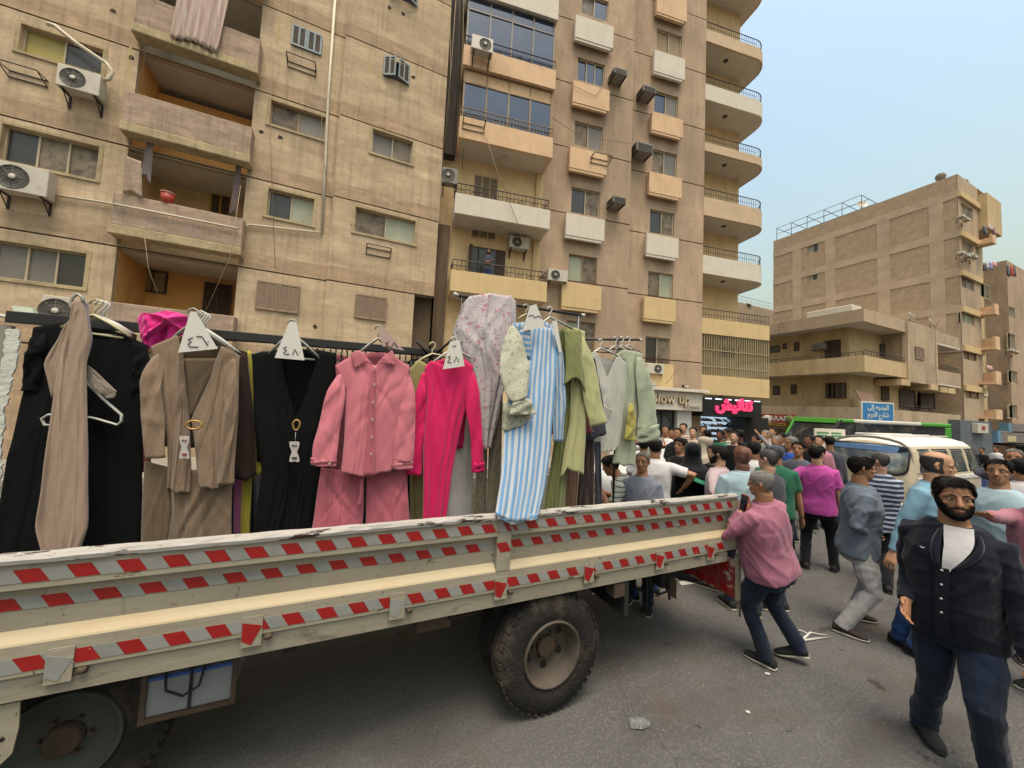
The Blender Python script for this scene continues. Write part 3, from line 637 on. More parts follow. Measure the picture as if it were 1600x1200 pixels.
# ------------------------------------------------------------------ shops at its foot
def text(body, size, F, s, z, d, m, name, par_, ext=.01, off=0.0, align='CENTER', lab=None):
    c = bpy.data.curves.new(name, 'FONT'); c.body = body; c.size = size; c.extrude = ext; c.offset = off; c.align_x = align; c.align_y = 'CENTER'; c.resolution_u = 3
    o = bpy.data.objects.new(name, c); COL.objects.link(o)
    dg = bpy.context.evaluated_depsgraph_get(); me = bpy.data.meshes.new_from_object(o.evaluated_get(dg)); COL.objects.unlink(o); bpy.data.objects.remove(o)
    me.materials.clear(); me.materials.append(m)
    o = bpy.data.objects.new(name, me); COL.objects.link(o)
    p0 = ORG.get(par_.name, (0, 0, 0)) if par_ else (0, 0, 0); p = np.array(F.w(s, z, d))-np.array(p0)
    mt = Matrix(((F.u[0], 0, F.n[0], p[0]), (F.u[1], 0, F.n[1], p[1]), (0, 1, 0, p[2]), (0, 0, 0, 1)))
    if par_: o.parent = par_
    o.matrix_local = mt; ORG[o.name] = p0
    return o
dS = .5
s0, s1, z0, z1 = FT.rect(1008, 603, 1098, 642, dS); zc = FT.sz(1050, 622, dS)[1]
s0 = FT.sz(985, 620, dS)[0]; z0 = FT.sz(1060, 641, dS)[1]; z1 = FT.sz(1060, 612, dS)[1]
SIGN_C = mat('sign_cream', 'e2d8c6', .5, .04, 2)
GOLD = mat('letter_gold', 'b08a4d', .4, .1, 4, metal=.3)
t = thing('shop_sign', 'cream fascia sign with raised gold letters reading low up', 'sign', FT.w(s0, z0, dS), 'shop signs')
t['label'] = 'cream fascia sign with raised gold letters over the white pillar shop'
mb = MB(); mb.fbox(FT, s0, s1, z0, z1, .01, dS); mb.build('board', SIGN_C, t, .01)
mb = MB(); mb.fbox(FT, s0, s1+.15, z1+.003, z1+.14, .01, dS+.25); mb.build('canopy', PANEL_W, t, .01)
zc = (z0+z1)/2; hh = z1-z0
text('Blow up', hh*.74, FT, FT.sz(1046, 628, dS)[0], zc+.06, dS+.05, GOLD, 'lettering', t, .04, .015); text('Blow up', hh*.74, FT, FT.sz(1046, 628, dS)[0]+.02, zc+.075, dS+.094, SIGN_C, 'lettering_face', t, .004, -.004)
sc_ = FT.sz(1084, 637, dS)[0]; mb = MB(); mb.fbox(FT, sc_-.42, sc_+.42, z0+.06, z0+.24, dS+.002, dS+.02); mb.build('name_plate', mat('plate_grey', 'b9b2a4', .5, .05), t); text('cosmetics', .13, FT, sc_, z0+.15, dS+.024, IRON, 'small_lettering', t, .002)
for x, y in ((1021, 599), (1072, 607)):
    s, z = FT.sz(x, y, dS); q = thing('flood_lamp', 'black flood lamp on the cream canopy, '+('left' if x < 1050 else 'right')+' one', 'lamp', FT.w(s, z1+.16, dS), 'flood lamps on the canopy')
    mb = MB(); mb.fbox(FT, s-.16, s+.16, z1+.2, z1+.33, dS-.1, dS+.05); mb.build('housing', IRON, q, .01); mb = MB(); mb.fbox(FT, s-.13, s+.13, z1+.215, z1+.315, dS+.051, dS+.06); mb.build('lens', AC_W, q); mb = MB(); mb.fbox(FT, s-.02, s+.02, z1+.14, z1+.2, dS-.06, dS-.02); mb.build('stem', IRON, q)
g0 = gz(FT.w(s0, 0)[0])+.12
# shopfront of the cream shop
t = thing('shopfront', 'glass shopfront with black frame and white pillar under the cream sign', 'shopfront', FT.w(s0, g0, .1), 'shopfronts of the brown tower')
sa, sb = FT.sz(1012, 665, .1)[0], FT.sz(1053, 665, .1)[0]; sp = FT.sz(1075, 665, .1)[0]
mb = MB(); mb.fbox(FT, sb, sp, g0, z0-.003, .01, .32); mb.build('pillar', mat('pillar_white', 'bdbab4', .6, .05), t)
mb = MB(); mb.fbox(FT, sa-2, sa, g0, z0-.01, .01, .3); mb.build('side_wall', PANEL_W, t)
mb = MB()
for s in (sa, (sa+sb)/2, sb-.07): mb.fbox(FT, s, s+.06, g0, z0-.06, .05, .14)
mb.fbox(FT, sa, sb, z0-.058, z0-.003, .05, .14); mb.build('frame', IRON, t)
mb = MB(); mb.fbox(FT, sa+.06, sb-.07, g0, z0-.06, .06, .075); mb.build('pane', mat('shop_glass', '4b5452', .08, .1, 1, spec=.8), t)
mb = MB(); mb.tube([FT.w((sa+sb)/2-.5+.0, g0+.2, .09)]+[FT.w((sa+sb)/2+.55*math.cos(a), g0+1.6+.5*math.sin(a), .09) for a in np.linspace(math.pi, 0, 9)]+[FT.w((sa+sb)/2+.55, g0+.2, .09)], .03, 5); mb.build('arch_trim', IRON, t)
# shoe shop
sa, sb = FT.sz(1078, 668, .1)[0], FT.sz(1162, 668, .1)[0]; z0b = FT.sz(1150, 651, .55)[1]; z1b = FT.sz(1150, 623, .55)[1]; s0b, s1b = FT.sz(1098.5, 640, .55)[0], FT.sz(1190, 640, .55)[0]
BLK = mat('sign_black', '15171c', .4, .05, 2)
PINK = mat('sign_pink_lit', 'f0467c', .5, 0, emit='f53a70', estr=.3)
t = thing('shop_sign', 'black fascia sign with big glowing pink Arabic letters', 'sign', FT.w(s0b, z0b, .55), 'shop signs')
mb = MB(); mb.fbox(FT, s0b, s1b, z0b, z1b, DR+.05, .55); mb.build('board', BLK, t, .01)
sm = FT.sz(1146, 637, .55)[0]; text('\uFEB6\uFBFF\uFE97\uFE8E\uFEE8\uFE97', (z1b-z0b)*.86, FT, sm, (z0b+z1b)/2+.10, .6, PINK, 'lettering', t, .045, .035)
mb = MB()
for k in range(6): s = s0b+(s1b-s0b)*(k+.5)/6; mb.fbox(FT, s-.18, s+.18, z1b-.09, z1b-.05, .552, .57)
mb.build('spot_strip', mat('lamp_strip', 'd8d8e0', .4, 0, emit='e8ecff', estr=1.0), t)
t = thing('shopfront', 'shoe shop window with lit shelves full of pale shoes under the black sign', 'shopfront', FT.w(sa, g0, .1), 'shopfronts of the brown tower')
mb = MB(); d0 = -.9
mb.quad(w_(sa, g0-.3, d0), w_(sb+.3, g0-.3, d0), w_(sb+.3, z0b, d0), w_(sa, z0b, d0)); mb.build('shop_back_wall', mat('shop_back_glow', '9fb0b8', .5, .1, 2, emit='a9bccb', estr=.6), t)  # emission on the back wall stands in for the shop's lighting
mb = MB()
for s in (sa-.12, sb-.02): mb.fbox(FT, s, s+.14, g0-.3, z0b-.003, -.9, .1)
mb.fbox(FT, sa+.02, sb-.02, z0b-.06, z0b-.003, -.9, .1); mb.build('frame', BLK, t)
SHOE = [mat('shoe_white_glow', 'd5dde0', .5, .05, emit='c8d8e2', estr=.45), mat('shoe_black', '1c1e22', .5, .05), mat('shoe_pink', 'c49a8e', .5, .05), mat('shoe_blue_glow', '8fb0c6', .5, .05, emit='8fb0c6', estr=.35)]  # white and blue shoes carry emission so the display looks lit
zz = [z0b-.28-.27*k for k in range(11)]
for z in zz:
    if z < g0-.2: break
    mb = MB(); mb.fbox(FT, sa+.05, sb-.05, z-.02, z, d0+.01, d0+.32); mb.build('shelf', mat('shelf_glass', 'a9bcc4', .3, .05), t)
sh = MB(); r = random.Random(3)
for zi, z in enumerate(zz):
    if z < g0-.2: break
    n = 17
    for i in range(n):
        s = sa+.15+(sb-sa-.3)*i/(n-1); u = i/(n-1)
        k = r.choices([0, 1, 2, 3], [5, 1, 1, 3])[0] if u < .62 else r.choices([0, 1, 2, 3], [.4, 4, .5, .5])[0]
        if .42 < u < .6 and r.random() < .7: k = 2
        h = .07+.05*r.random(); a = s-.11; b = s+.11
        sh.box8([w_(a, z+.001, d0+.25), w_(b, z+.001, d0+.25), w_(b, z+.001, d0+.12), w_(a, z+.001, d0+.12), w_(a+.01, z+h*1.5, d0+.22), w_(b-.04, z+h*.7, d0+.24), w_(b-.04, z+h*.7, d0+.15), w_(a+.01, z+h*1.5, d0+.15)], k)
o = sh.build('shoe_display', SHOE, t); o['kind'] = 'stuff'
mb = MB(); mb.fbox(FT, sb+.16, sb+1.6, g0-.3, z0b-.003, -.8, .05); mb.build('side_panel', DARK, t)
# ================================================================== corner building (three storeys, wrapped balconies)
XC, YC = 28.5, 11.3
FCL, FCF = Fr((XC, YC, 0), -90), Fr((XC, YC, 0), 0)
TAN = mat('corner_render', 'bda88d', .95, .14, .6, .2, 20, col2='8b7a62', mix=(.45, .72), scale2=.35, stretch=(1, 1, .4), spec=.2)
TAN_P = mat('corner_parapet', 'bfa98e', .95, .1, .6, .2, 20, col2='8e7f69', mix=(.5, .75), scale2=.5, stretch=(1, 1, .4), spec=.2)
TAN_Y = mat('corner_inner_wall', 'd0b68d', .95, .1, .5, .15, 20, col2='9d8862', mix=(.5, .75), scale2=.3, stretch=(1, 1, .3), spec=.2)
for m_ in (TAN, TAN_P, TAN_Y): weather(m_, .6, .5)
CB = thing('corner_building', 'low tan corner building with wrap around balconies and brown shutters', 'building', (XC, YC, gz(XC)), 'apartment buildings along the street')
LE = -11.0
mb = MB(); q = -1.25
cells(mb, FCL, LE, -q*-1, -1.4, 9.0, q, [(*FCL.rect(*r, q), .15) for r in ((1289, 533, 1314, 558), (1290, 599, 1323, 622))])
cells(mb, FCF, -q, 9.6, -1.4, 9.0, q, [(*FCF.rect(*r, q), .15) for r in ((1374, 537, 1402, 560), (1404, 608, 1428, 638), (1437, 612, 1458, 640), (1376, 603, 1388, 626))])
mb.build('wall', TAN_Y, CB)
def wrap(z0, z1, name, m, x_end=10.0, t=.14, l_end=LE):
    mb = MB(); w = FCF.w
    for a in (0,):
        mb.box(XC, XC+x_end, YC, YC+t, z0, z1); mb.box(XC, XC+t, YC+t+.001, YC-l_end, z0, z1)
    return mb.build(name, m, CB)
wrap(8.3, 9.1, 'roof_parapet', TAN_P); wrap(5.22, 6.2, 'balcony_parapet', TAN_Y); wrap(2.2, 3.05, 'balcony_parapet', TAN_P, 14.2)
for z in (8.3, 5.22, 2.2):
    mb = MB(); mb.box(XC+.145, XC+10, YC+.145, YC+1.24, z+.02, z+.2); mb.box(XC+.145, XC+1.24, YC+1.241, YC-LE, z+.02, z+.2); mb.build('balcony_slab', CEIL, CB)
mb = MB(); mb.box(XC+1.25, XC+14.9, YC+1.3, YC+12, 8.9, 9.05); mb.build('roof', TAN_P, CB)
# flush wall bay with end posts and second balcony bay on the street side
xa, xb, xc = FCF.sz(1417, 545)[0], FCF.sz(1459.5, 545)[0], FCF.sz(1500, 560)[0]
mb = MB(); cells(mb, FCF, xa, xb, 5.0, 9.1, .06, [(*FCF.rect(1429, 541, 1443, 563, .06), .12)]); w = FCF.w
mb.quad(w(xa, 5, -1.25), w(xa, 5, .06), w(xa, 9.1, .06), w(xa, 9.1, -1.25)); mb.quad(w(xa, 5, .06), w(xa, 5, -1.25), w(xb, 5, -1.25), w(xb, 5, .06)); mb.quad(w(xb, 5, .06), w(xb, 5, -1.25), w(xb, 9.1, -1.25), w(xb, 9.1, .06)); mb.build('wall', TAN, CB)
mb = MB(); mb.fbox(FCF, xa-.12, xa+.12, 4.9, 9.12, -.2, .1); mb.build('post', TAN_P, CB)
mb = MB(); mb.fbox(FCF, xb-.02, xb+.25, 4.9, 9.12, -.2, .1); mb.build('post', TAN_P, CB)
mb = MB(); mb.fbox(FCF, xb+.26, xc, 8.2, 9.0, -.14, 0); mb.build('roof_parapet', TAN_P, CB)
mb = MB(); mb.fbox(FCF, xb+.26, xc, 5.25, 6.2, -.14, 0.003); mb.build('balcony_parapet', TAN_P, CB)
mb = MB(); mb.fbox(FCF, xb+.26, xc, 5.1, 5.24, -1.2, -.002); mb.fbox(FCF, xb+.26, xc, 8.05, 8.19, -1.2, -.002); mb.build('balcony_slab', CEIL, CB)
mb = MB(); cells(mb, FCF, xb, xc+.4, -1.4, 9.0, -1.9, []); mb.build('wall', TAN, CB)
for x0, dz in ((xa-.2, .0), (xb-.1, -.05), (xb+1.9, -.1), (xb+3.3, -.1)):
    mb = MB(); mb.fbox(FCF, x0-1.0, x0+.25, 4.7+dz, 5.1+dz, -1.2, .12 if x0 < xb+1 else .0); mb.build('beam', TAN_Y, CB)
shutter(FCL, CB, FCL.rect(1289, 533, 1314, 558, q), q, 4, SHUT_DK, SHUT_DK, 0, 1); shutter(FCL, CB, FCL.rect(1290, 599, 1323, 622, q), q, 4, SHUT_DK, SLAT_DK, .5, 1)
for r in ((1204, 541, 1219, 550), (1223, 537, 1229, 545), (1241, 535, 1249, 548), (1208, 603, 1219, 617), (1236, 601, 1245, 616)):
    rc = FCL.rect(*r, q); mb = MB(); mb.fbox(FCL, rc[0], rc[1], rc[2], rc[3], q+.003, q+.05); o = mb.build('window', SHUT_DK, CB); p = MB(); p.fbox(FCL, rc[0]+.08, rc[1]-.08, rc[2]+.08, rc[3]-.08, q+.051, q+.06); p.build('pane', GLASS_D, o)
for r in ((1374, 537, 1402, 560), (1404, 608, 1428, 638), (1437, 612, 1458, 640), (1376, 603, 1388, 626)):
    shutter(FCF, CB, FCF.rect(*r, q), q, 2, SHUT_DK, SLAT_DK, .35, 1)
shutter(FCF, CB, FCF.rect(1429, 541, 1443, 563, .06), .06, 2, SHUT_BR, SHUT_BR, 0, 1)
railing(FCL, CB, LE+.3, -.1, 6.2, 6.45, -.07, 0, .35, False); railing(FCF, CB, .1, xa-.2, 6.2, 6.55, -.07, 0, .3, False); railing(FCF, CB, xb+.3, xc-.1, 6.2, 6.6, -.07, 0, .25, False); railing(FCF, CB, 4.5, 9.5, 3.05, 3.4, -.07, 0, .3, True)
s0, s1, z0, z1 = FCL.rect(1267, 537, 1285, 545, q+.6); ac_window(FCL, (s0, s1, z0, z1), q, 'window unit beside the brown shutter on the corner building', 'air conditioners on the corner building')
s0, s1, z0, z1 = FCF.rect(1464, 553, 1475, 562, -1.4); ac_unit(FCF, (s0, s1, z0, z1), -1.9, 'air conditioner deep in the right hand balcony of the corner building', group='air conditioners on the corner building')
a = FCF.sz(1352, 617)[0]; mb = MB(); zb = FCF.sz(1360, 634)[1]
mb.box8([(XC+.4, YC+.16, 3.06), (XC+2.4, YC+.16, 3.06), (XC+2.4, YC+.2, 3.06), (XC+.4, YC+.2, 3.06), (XC+.1, YC+.5, 4.1), (XC+1.9, YC+.5, 4.1), (XC+1.9, YC+.55, 4.1), (XC+.1, YC+.55, 4.1)])
tag(mb.build('board', mat('brown_board', '8d705a', .8, .1, 3)), 'brown plywood board leaning on the balcony above the blue road sign', 'board')
# ground floor shops
g = gz(XC)
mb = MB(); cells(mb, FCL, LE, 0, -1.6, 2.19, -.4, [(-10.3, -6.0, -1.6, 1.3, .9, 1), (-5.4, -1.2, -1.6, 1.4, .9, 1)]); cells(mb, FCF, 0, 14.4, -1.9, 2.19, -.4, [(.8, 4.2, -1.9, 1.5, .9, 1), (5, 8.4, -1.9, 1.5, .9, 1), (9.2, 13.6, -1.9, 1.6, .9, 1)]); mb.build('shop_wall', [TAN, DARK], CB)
RED = mat('sign_red', '9c2f33', .5, .12, 1.5); YEL = mat('sign_yellow', 'd0a53e', .5, .1, 1.5); WH = mat('letter_white', 'd8d2c8', .5, .03)
s0, z1 = FCL.sz(1168, 649, .0); s1, z0 = FCL.sz(1242, 664, .0); z1 = FCL.sz(1205, 647, 0)[1]; z0 = FCL.sz(1205, 664, 0)[1]
t = thing('shop_sign', 'red restaurant fascia sign with white letters and a yellow strip', 'sign', FCL.w(s0, z0, 0), 'shop signs')
mb = MB(); mb.fbox(FCL, s0, s1, z0+.24*(z1-z0), z1, -.395, .05); mb.build('board', RED, t)
mb = MB(); mb.fbox(FCL, s0, s1-.6, z0, z0+.235*(z1-z0), -.395, .05); mb.build('lower_strip', YEL, t)
text('KARAFI', (z1-z0)*.62, FCL, FCL.sz(1214, 655)[0], z0+.62*(z1-z0), .055, WH, 'lettering', t, .01, .01); text('\uFEE2\uFECC\uFEC4\uFEE3', (z1-z0)*.62, FCL, FCL.sz(1182, 655)[0], z0+.62*(z1-z0), .055, WH, 'lettering', t, .01, .01)
mb = MB(); mb.lathe(np.array(FCL.w(FCL.sz(1199, 655)[0], z0+.5*(z1-z0), .05)), FCL.n, [(0, .42*(z1-z0)), (.03, .4*(z1-z0)), (.035, .05)], 20); mb.build('round_emblem', WH, t)
mb = MB(); mb.lathe(np.array(FCL.w(FCL.sz(1234, 654)[0], z0+.6*(z1-z0), .05)), FCL.n, [(0, .35*(z1-z0)), (.03, .33*(z1-z0)), (.035, .05)], 20); mb.build('round_emblem', mat('emblem_green', '7d8b52', .6, .1), t)
for x, wd in ((1178, .5), (1188, .4), (1212, .5), (1222, .4)):
    s, z = FCL.sz(x, 660); mb = MB(); mb.fbox(FCL, s-wd/2, s+wd/2, z0+.06, z0+.14, .051, .058); mb.build('small_print', SHUT_DK, t)
# satellite dishes and tank on the low roof
def dish(P, r, label, az, m=None):
    t = thing('satellite_dish', label, 'satellite dish', P, 'satellite dishes on the roofs'); P = np.array(P, float)
    ax = np.array([math.sin(az), -math.cos(az), .45]); ax /= np.linalg.norm(ax)
    mb = MB(); mb.tube([P, P+np.array([0, 0, r*1.2])], .03, 6); mb.build('mast', IRON, t)
    c = P+np.array([0, 0, r*1.4]); mb = MB(); mb.lathe(c, ax, [(.0, .02), (.05*r, .4*r), (.2*r, .8*r), (.34*r, r), (.36*r, .98*r), (.22*r, .78*r), (.07*r, .4*r), (.03*r, .01)], 18); mb.build('reflector', m or AC_G, t)
    mb = MB(); mb.tube([c+np.array([0, 0, -r])+ax*.3*r, c+ax*r*1.1], .015, 5); mb.build('feed_arm', IRON, t); return t
dish(FCF.w(FCF.sz(1440, 500)[0], 9.1, -.6), .45, 'small dish on the low roof edge above the flush shutter', .4, AC_W); dish(FCF.w(FCF.sz(1472, 512)[0], 9.05, -.6), .5, 'small dish at the right end of the low roof', .2, AC_W)
s0, z_ = FCL.sz(1260, 500, -1); mb = MB(); mb.fbox(FCL, s0, s0+2.6, 9.0, 9.75, -2.2, -1); o = mb.build('water_tank', PANEL_W, None, .05); tag(o, 'white box tank on the low roof in front of the brick wall', 'water tank')
# ================================================================== brick apartment block behind it
BX = 43.5
BRICK = bpy.data.materials.new('brick_courses'); BRICK.use_nodes = True
def brick_nodes(m, c1, c2, cm, sc):
    nt = m.node_tree; N = nt.nodes; L = nt.links; b = N['Principled BSDF']; b.inputs['Roughness'].default_value = .95; b.inputs['Specular IOR Level'].default_value = .15
    tc = N.new('ShaderNodeTexCoord'); sp = N.new('ShaderNodeSeparateXYZ'); cb = N.new('ShaderNodeCombineXYZ'); ad = N.new('ShaderNodeMath')
    L.new(tc.outputs['Object'], sp.inputs[0]); L.new(sp.outputs[0], ad.inputs[0]); L.new(sp.outputs[1], ad.inputs[1]); L.new(ad.outputs[0], cb.inputs[0]); L.new(sp.outputs[2], cb.inputs[1])
    br = N.new('ShaderNodeTexBrick'); br.inputs['Scale'].default_value = sc; al = lambda c: (*[x*ALB for x in lin(c)], 1); br.inputs['Color1'].default_value = al(c1); br.inputs['Color2'].default_value = al(c2); br.inputs['Mortar'].default_value = al(cm)
    br.inputs['Mortar Size'].default_value = .03; br.inputs['Brick Width'].default_value = .5; br.inputs['Row Height'].default_value = .22; br.inputs['Bias'].default_value = -.1; L.new(cb.outputs[0], br.inputs[0])
    nz = N.new('ShaderNodeTexNoise'); nz.inputs['Scale'].default_value = 2.2; nz.inputs['Detail'].default_value = 6; L.new(tc.outputs['Object'], nz.inputs[0])
    rp = N.new('ShaderNodeMapRange'); rp.inputs[1].default_value = .3; rp.inputs[2].default_value = .75; rp.inputs[3].default_value = .84; rp.inputs[4].default_value = 1.1; L.new(nz.outputs[0], rp.inputs[0])
    vm = N.new('ShaderNodeVectorMath'); vm.operation = 'SCALE'; L.new(br.outputs[0], vm.inputs[0]); L.new(rp.outputs[0], vm.inputs['Scale']); L.new(vm.outputs[0], b.inputs['Base Color'])
    bp = N.new('ShaderNodeBump'); bp.inputs['Strength'].default_value = .7; bp.inputs['Distance'].default_value = .05; bp.invert = True; L.new(br.outputs[1], bp.inputs['Height']); L.new(bp.outputs[0], b.inputs['Normal'])
brick_nodes(BRICK, 'cab192', 'bea588', 'a9947a', 2.0)
CONC = mat('concrete_frame', 'c4ad92', .95, .12, .8, .2, 20, spec=.2)
FBL, FBF = Fr((BX, YC+.02, 0), -90), Fr((BX, YC+.02, 0), 0)
BB = thing('brick_apartment_block', 'tall brick apartment block with bare concrete frame rising behind the corner building', 'building', (BX, YC, gz(BX)), 'apartment buildings along the street')
ztop = 22.4; ds = [FBL.sz(1209, 420)[0]]
bl = FBL.sz(1208, 420)[0]
bands = [FBL.sz(1500, y)[1] for y in (300, 362, 424, 481)]
cols_ = [FBL.sz(x, y)[0] for x, y in ((1245, 450), (1297, 430), (1380, 400), (1463, 370))]
mb = MB(); cells(mb, FBL, bl, 0, -1.6, ztop, -.045, [(*FBL.rect(1262, 384, 1279, 393, -.1), .2), (*FBL.rect(1262, 428, 1278, 437, -.1), .2)]); mb.quad(FBL.w(bl, ztop, -.045), FBL.w(0, ztop, -.045), FBL.w(0, ztop, -7.4), FBL.w(bl, ztop, -7.4)); mb.build('brick_wall', BRICK, BB)
for z in bands+[bands[-1]-3.1]:
    mb = MB(); mb.fbox(FBL, bl, 0, z-.35, z+.3, -.098, .0); mb.build('concrete_beam', CONC, BB)
bs = sorted(bands+[bands[-1]-3.1, ztop+.35])
for c in cols_:
    for a, b in zip(bs[:-1], bs[1:]):
        if b > ztop: continue
        mb = MB(); mb.fbox(FBL, c-.42, c+.42, a+.302, b-.352, -.098, -.004); mb.build('concrete_column', CONC, BB)
for r in ((1262, 384, 1279, 393), (1262, 428, 1278, 437)): window(FBL, BB, FBL.rect(*r, -.1), -.1, 'PD', FRAME_W, .05, .08)
# street front
fw_ = FBF.sz(1549, 300)[0]; fm_ = FBF.sz(1527, 300)[0]
hol = [(1501, 315, 1520, 346), (1502, 372, 1521, 402), (1502, 428, 1522, 456), (1502, 484, 1523, 510), (1505, 543, 1526, 565), (1508, 602, 1530, 624)]
hol2 = [(1530, 325, 1548, 345), (1530, 438, 1550, 470)]
mb = MB(); cells(mb, FBF, 0, fm_, -1.9, ztop, 0, [(*FBF.rect(*h), .2) for h in hol]); mb.build('front_wall', TAN_P, BB)
mb = MB(); cells(mb, FBF, fm_, fw_, -1.9, ztop-.6, -.6, [(*FBF.rect(*h, -.6), .2) for h in hol2]); mb.quad(FBF.w(fm_, -1.9, 0), FBF.w(fm_, -1.9, -.6), FBF.w(fm_, ztop, -.6), FBF.w(fm_, ztop, 0)); mb.quad(FBF.w(fw_, -1.9, -.6), FBF.w(fw_, -1.9, -9), FBF.w(fw_, ztop-.6, -9), FBF.w(fw_, ztop-.6, -.6)); mb.build('front_wall', TAN_Y, BB)
for h, p in zip(hol, ('TU', 'TU', 'UG', 'PPP', 'TT', 'TT')): window(FBF, BB, FBF.rect(*h), 0, p, SHUT_DK if p == 'TT' else FRAME_W, .1, .08)
for h in hol2: window(FBF, BB, FBF.rect(*h, -.6), -.6, 'GU', FRAME_W, .1, .08)
for z in bands+[bands[-1]-3.1, bands[-1]-6.2]:
    mb = MB(); mb.fbox(FBF, .0, fm_-.003, z-.3, z+.15, .003, .16); mb.build('concrete_beam', PANEL_Y, BB)
mb = MB(); mb.fbox(FBF, fm_+.003, fw_, ztop-3.6, ztop-.6, -.59, .5); mb.build('bay_box', TAN_Y, BB)
for (x0, y0, x1, y1) in ((1528, 350, 1551, 378), (1530, 463, 1555, 490), (1532, 517, 1556, 545), (1532, 574, 1557, 600), (1533, 637, 1557, 655)):
    s0, s1, z0, z1 = FBF.rect(x0, y0, x1, y1, .9); s0 = fm_+.05; mb = MB()
    mb.fbox(FBF, s0, s1, z0+.2, z1, .75, .9); mb.fbox(FBF, s0, s1, z0, z0+.197, -.58, .9); mb.fbox(FBF, s0, s0+.12, z0+.2, z1, -.58, .748); mb.build('balcony', PANEL_C, BB)
railpts = []
for lb, x0, y0, x1, y1, d in (('air conditioner at the top floor window of the brick block', 1505, 334, 1517, 345, 0), ('left of two air conditioners on the second floor from the top of the brick block', 1505, 391, 1518, 402, 0), ('right of two air conditioners on the second floor from the top of the brick block', 1519, 394, 1529, 404, 0), ('grey air conditioner low on the street front of the brick block', 1532, 610, 1544, 620, -.6)):
    s0, s1, z0, z1 = FBF.rect(x0, y0, x1, y1, d+.44); ac_unit(FBF, (s0, s1, z0, z1), d, lb, group='air conditioners on the brick block')
# washing lines
CL = [mat('cloth_'+n, c, .9, .1, 4) for n, c in (('navy', '23283a'), ('white', 'c9c6c4'), ('maroon', '6b2730'), ('lilac', '8f8fb4'), ('pink', 'd8a5a5'), ('rust', 'a44a3a'))]
for k, (x, y, ci, w_px, h_px) in enumerate(((1536, 352, 0, 7, 16), (1544, 350, 1, 6, 8), (1550, 354, 2, 6, 14), (1536, 410, 0, 5, 14), (1540, 408, 1, 4, 12), (1545, 408, 3, 6, 14), (1552, 408, 4, 6, 10), (1541, 570, 4, 9, 8))):
    d = 1.3; a = FBF.sz(x, y, d); b = FBF.sz(x+w_px, y+h_px, d)
    o = sheet(FBF, ((a[0], a[1]), (b[0], a[1])), ((a[0], b[1]), (b[0], b[1])), d, CL[ci], 'laundry', folds=2, amp=.06, n=8, k=4, seed=k)
    tag(o, ('navy', 'white', 'maroon', 'navy', 'white', 'lilac', 'pale pink', 'pale pink')[k]+' garment drying on a balcony of the brick block, '+('top floor' if k < 3 else 'second floor from the top' if k < 7 else 'low floor'), 'laundry', 'laundry drying on the brick block')
# roof: pergola and dishes
pg = thing('roof_pergola', 'rusty metal pergola frame on the flat roof of the brick block', 'pergola', FBL.w(bl+6, ztop, -2))
for i in range(6):
    mb = MB(); s = bl+.2+(7.6)*i/5; mb.tube([FBL.w(s, ztop, -.3), FBL.w(s, ztop+1.5, -.3)], .028, 5); mb.tube([FBL.w(s, ztop+1.5, -.3), FBL.w(s, ztop+1.5, -3.2)], .028, 5); mb.tube([FBL.w(s, ztop, -3.2), FBL.w(s, ztop+1.5, -3.2)], .028, 5); mb.build('portal_frame', IRON, pg)
for d in (-.3, -1.7, -3.2):
    mb = MB(); mb.tube([FBL.w(bl+.2, ztop+1.5, d), FBL.w(bl+7.8, ztop+1.5, d)], .026, 5); mb.build('rail', IRON, pg)
mb = MB(); mb.tube([FBL.w(bl+.2, ztop+.8, -.3), FBL.w(bl+7.8, ztop+.8, -.3)], .022, 5); mb.build('rail', IRON, pg)
dish(FBL.w(FBL.sz(1341, 330)[0], ztop, -.6), .45, 'large pale dish at the right end of the roof pergola', -.6, AC_W)
dish(FBL.w(FBL.sz(1467, 285)[0], ztop, -.5), .34, 'left of two dark dishes at the roof corner of the brick block', 2.2); dish(FBF.w(FBF.sz(1520, 285)[0], ztop, -.5), .34, 'right of two dark dishes at the roof corner of the brick block', 2.2)
# ================================================================== farther blocks
X2 = on_y(1567, 410, YC)[0]+1; FR2 = Fr((X2, YC, 0), 0); FR2L = Fr((X2, YC, 0), -90)
RB = thing('apartment_building', 'brown apartment building at the right edge beyond the brick block', 'building', (X2, YC, gz(X2)), 'apartment buildings along the street'); z2 = FR2.sz(1567, 403)[1]
hs = [(1576, 478, 1586, 498), (1576, 520, 1587, 547), (1577, 578, 1590, 600), (1577, 632, 1590, 655)]
mb = MB(); cells(mb, FR2, 0, 30, -2, z2, 0, [(*FR2.rect(*h), .2) for h in hs]); cells(mb, FR2L, -14, 0, -2, z2, 0, []); mb.quad(FR2.w(0, z2, 0), FR2.w(30, z2, 0), FR2.w(30, z2, -14), FR2.w(0, z2, -14)); mb.build('wall', WALL_B, RB)
for h in hs: window(FR2, RB, FR2.rect(*h), 0, 'UG', FRAME_W, .1, .1)
s0, s1, z0, z1 = FR2.rect(1582, 545, 1594, 552, .44); ac_unit(FR2, (s0, s1, z0, z1), 0, 'air conditioner under a window of the rightmost building', group='air conditioners on the rightmost building')
for k, (x, ci) in enumerate(((1573, 0), (1578, 5), (1583, 0))):
    a = FR2.sz(x, 414, .8); b = FR2.sz(x+5, 432, .8); o = sheet(FR2, (a, (b[0], a[1])), ((a[0], b[1]), b), .8, CL[ci], 'laundry', folds=2, amp=.06, n=8, k=4, seed=k+20); tag(o, ('dark', 'rust red', 'black')[k]+' garment drying high on the rightmost building', 'laundry', 'laundry on the rightmost building')
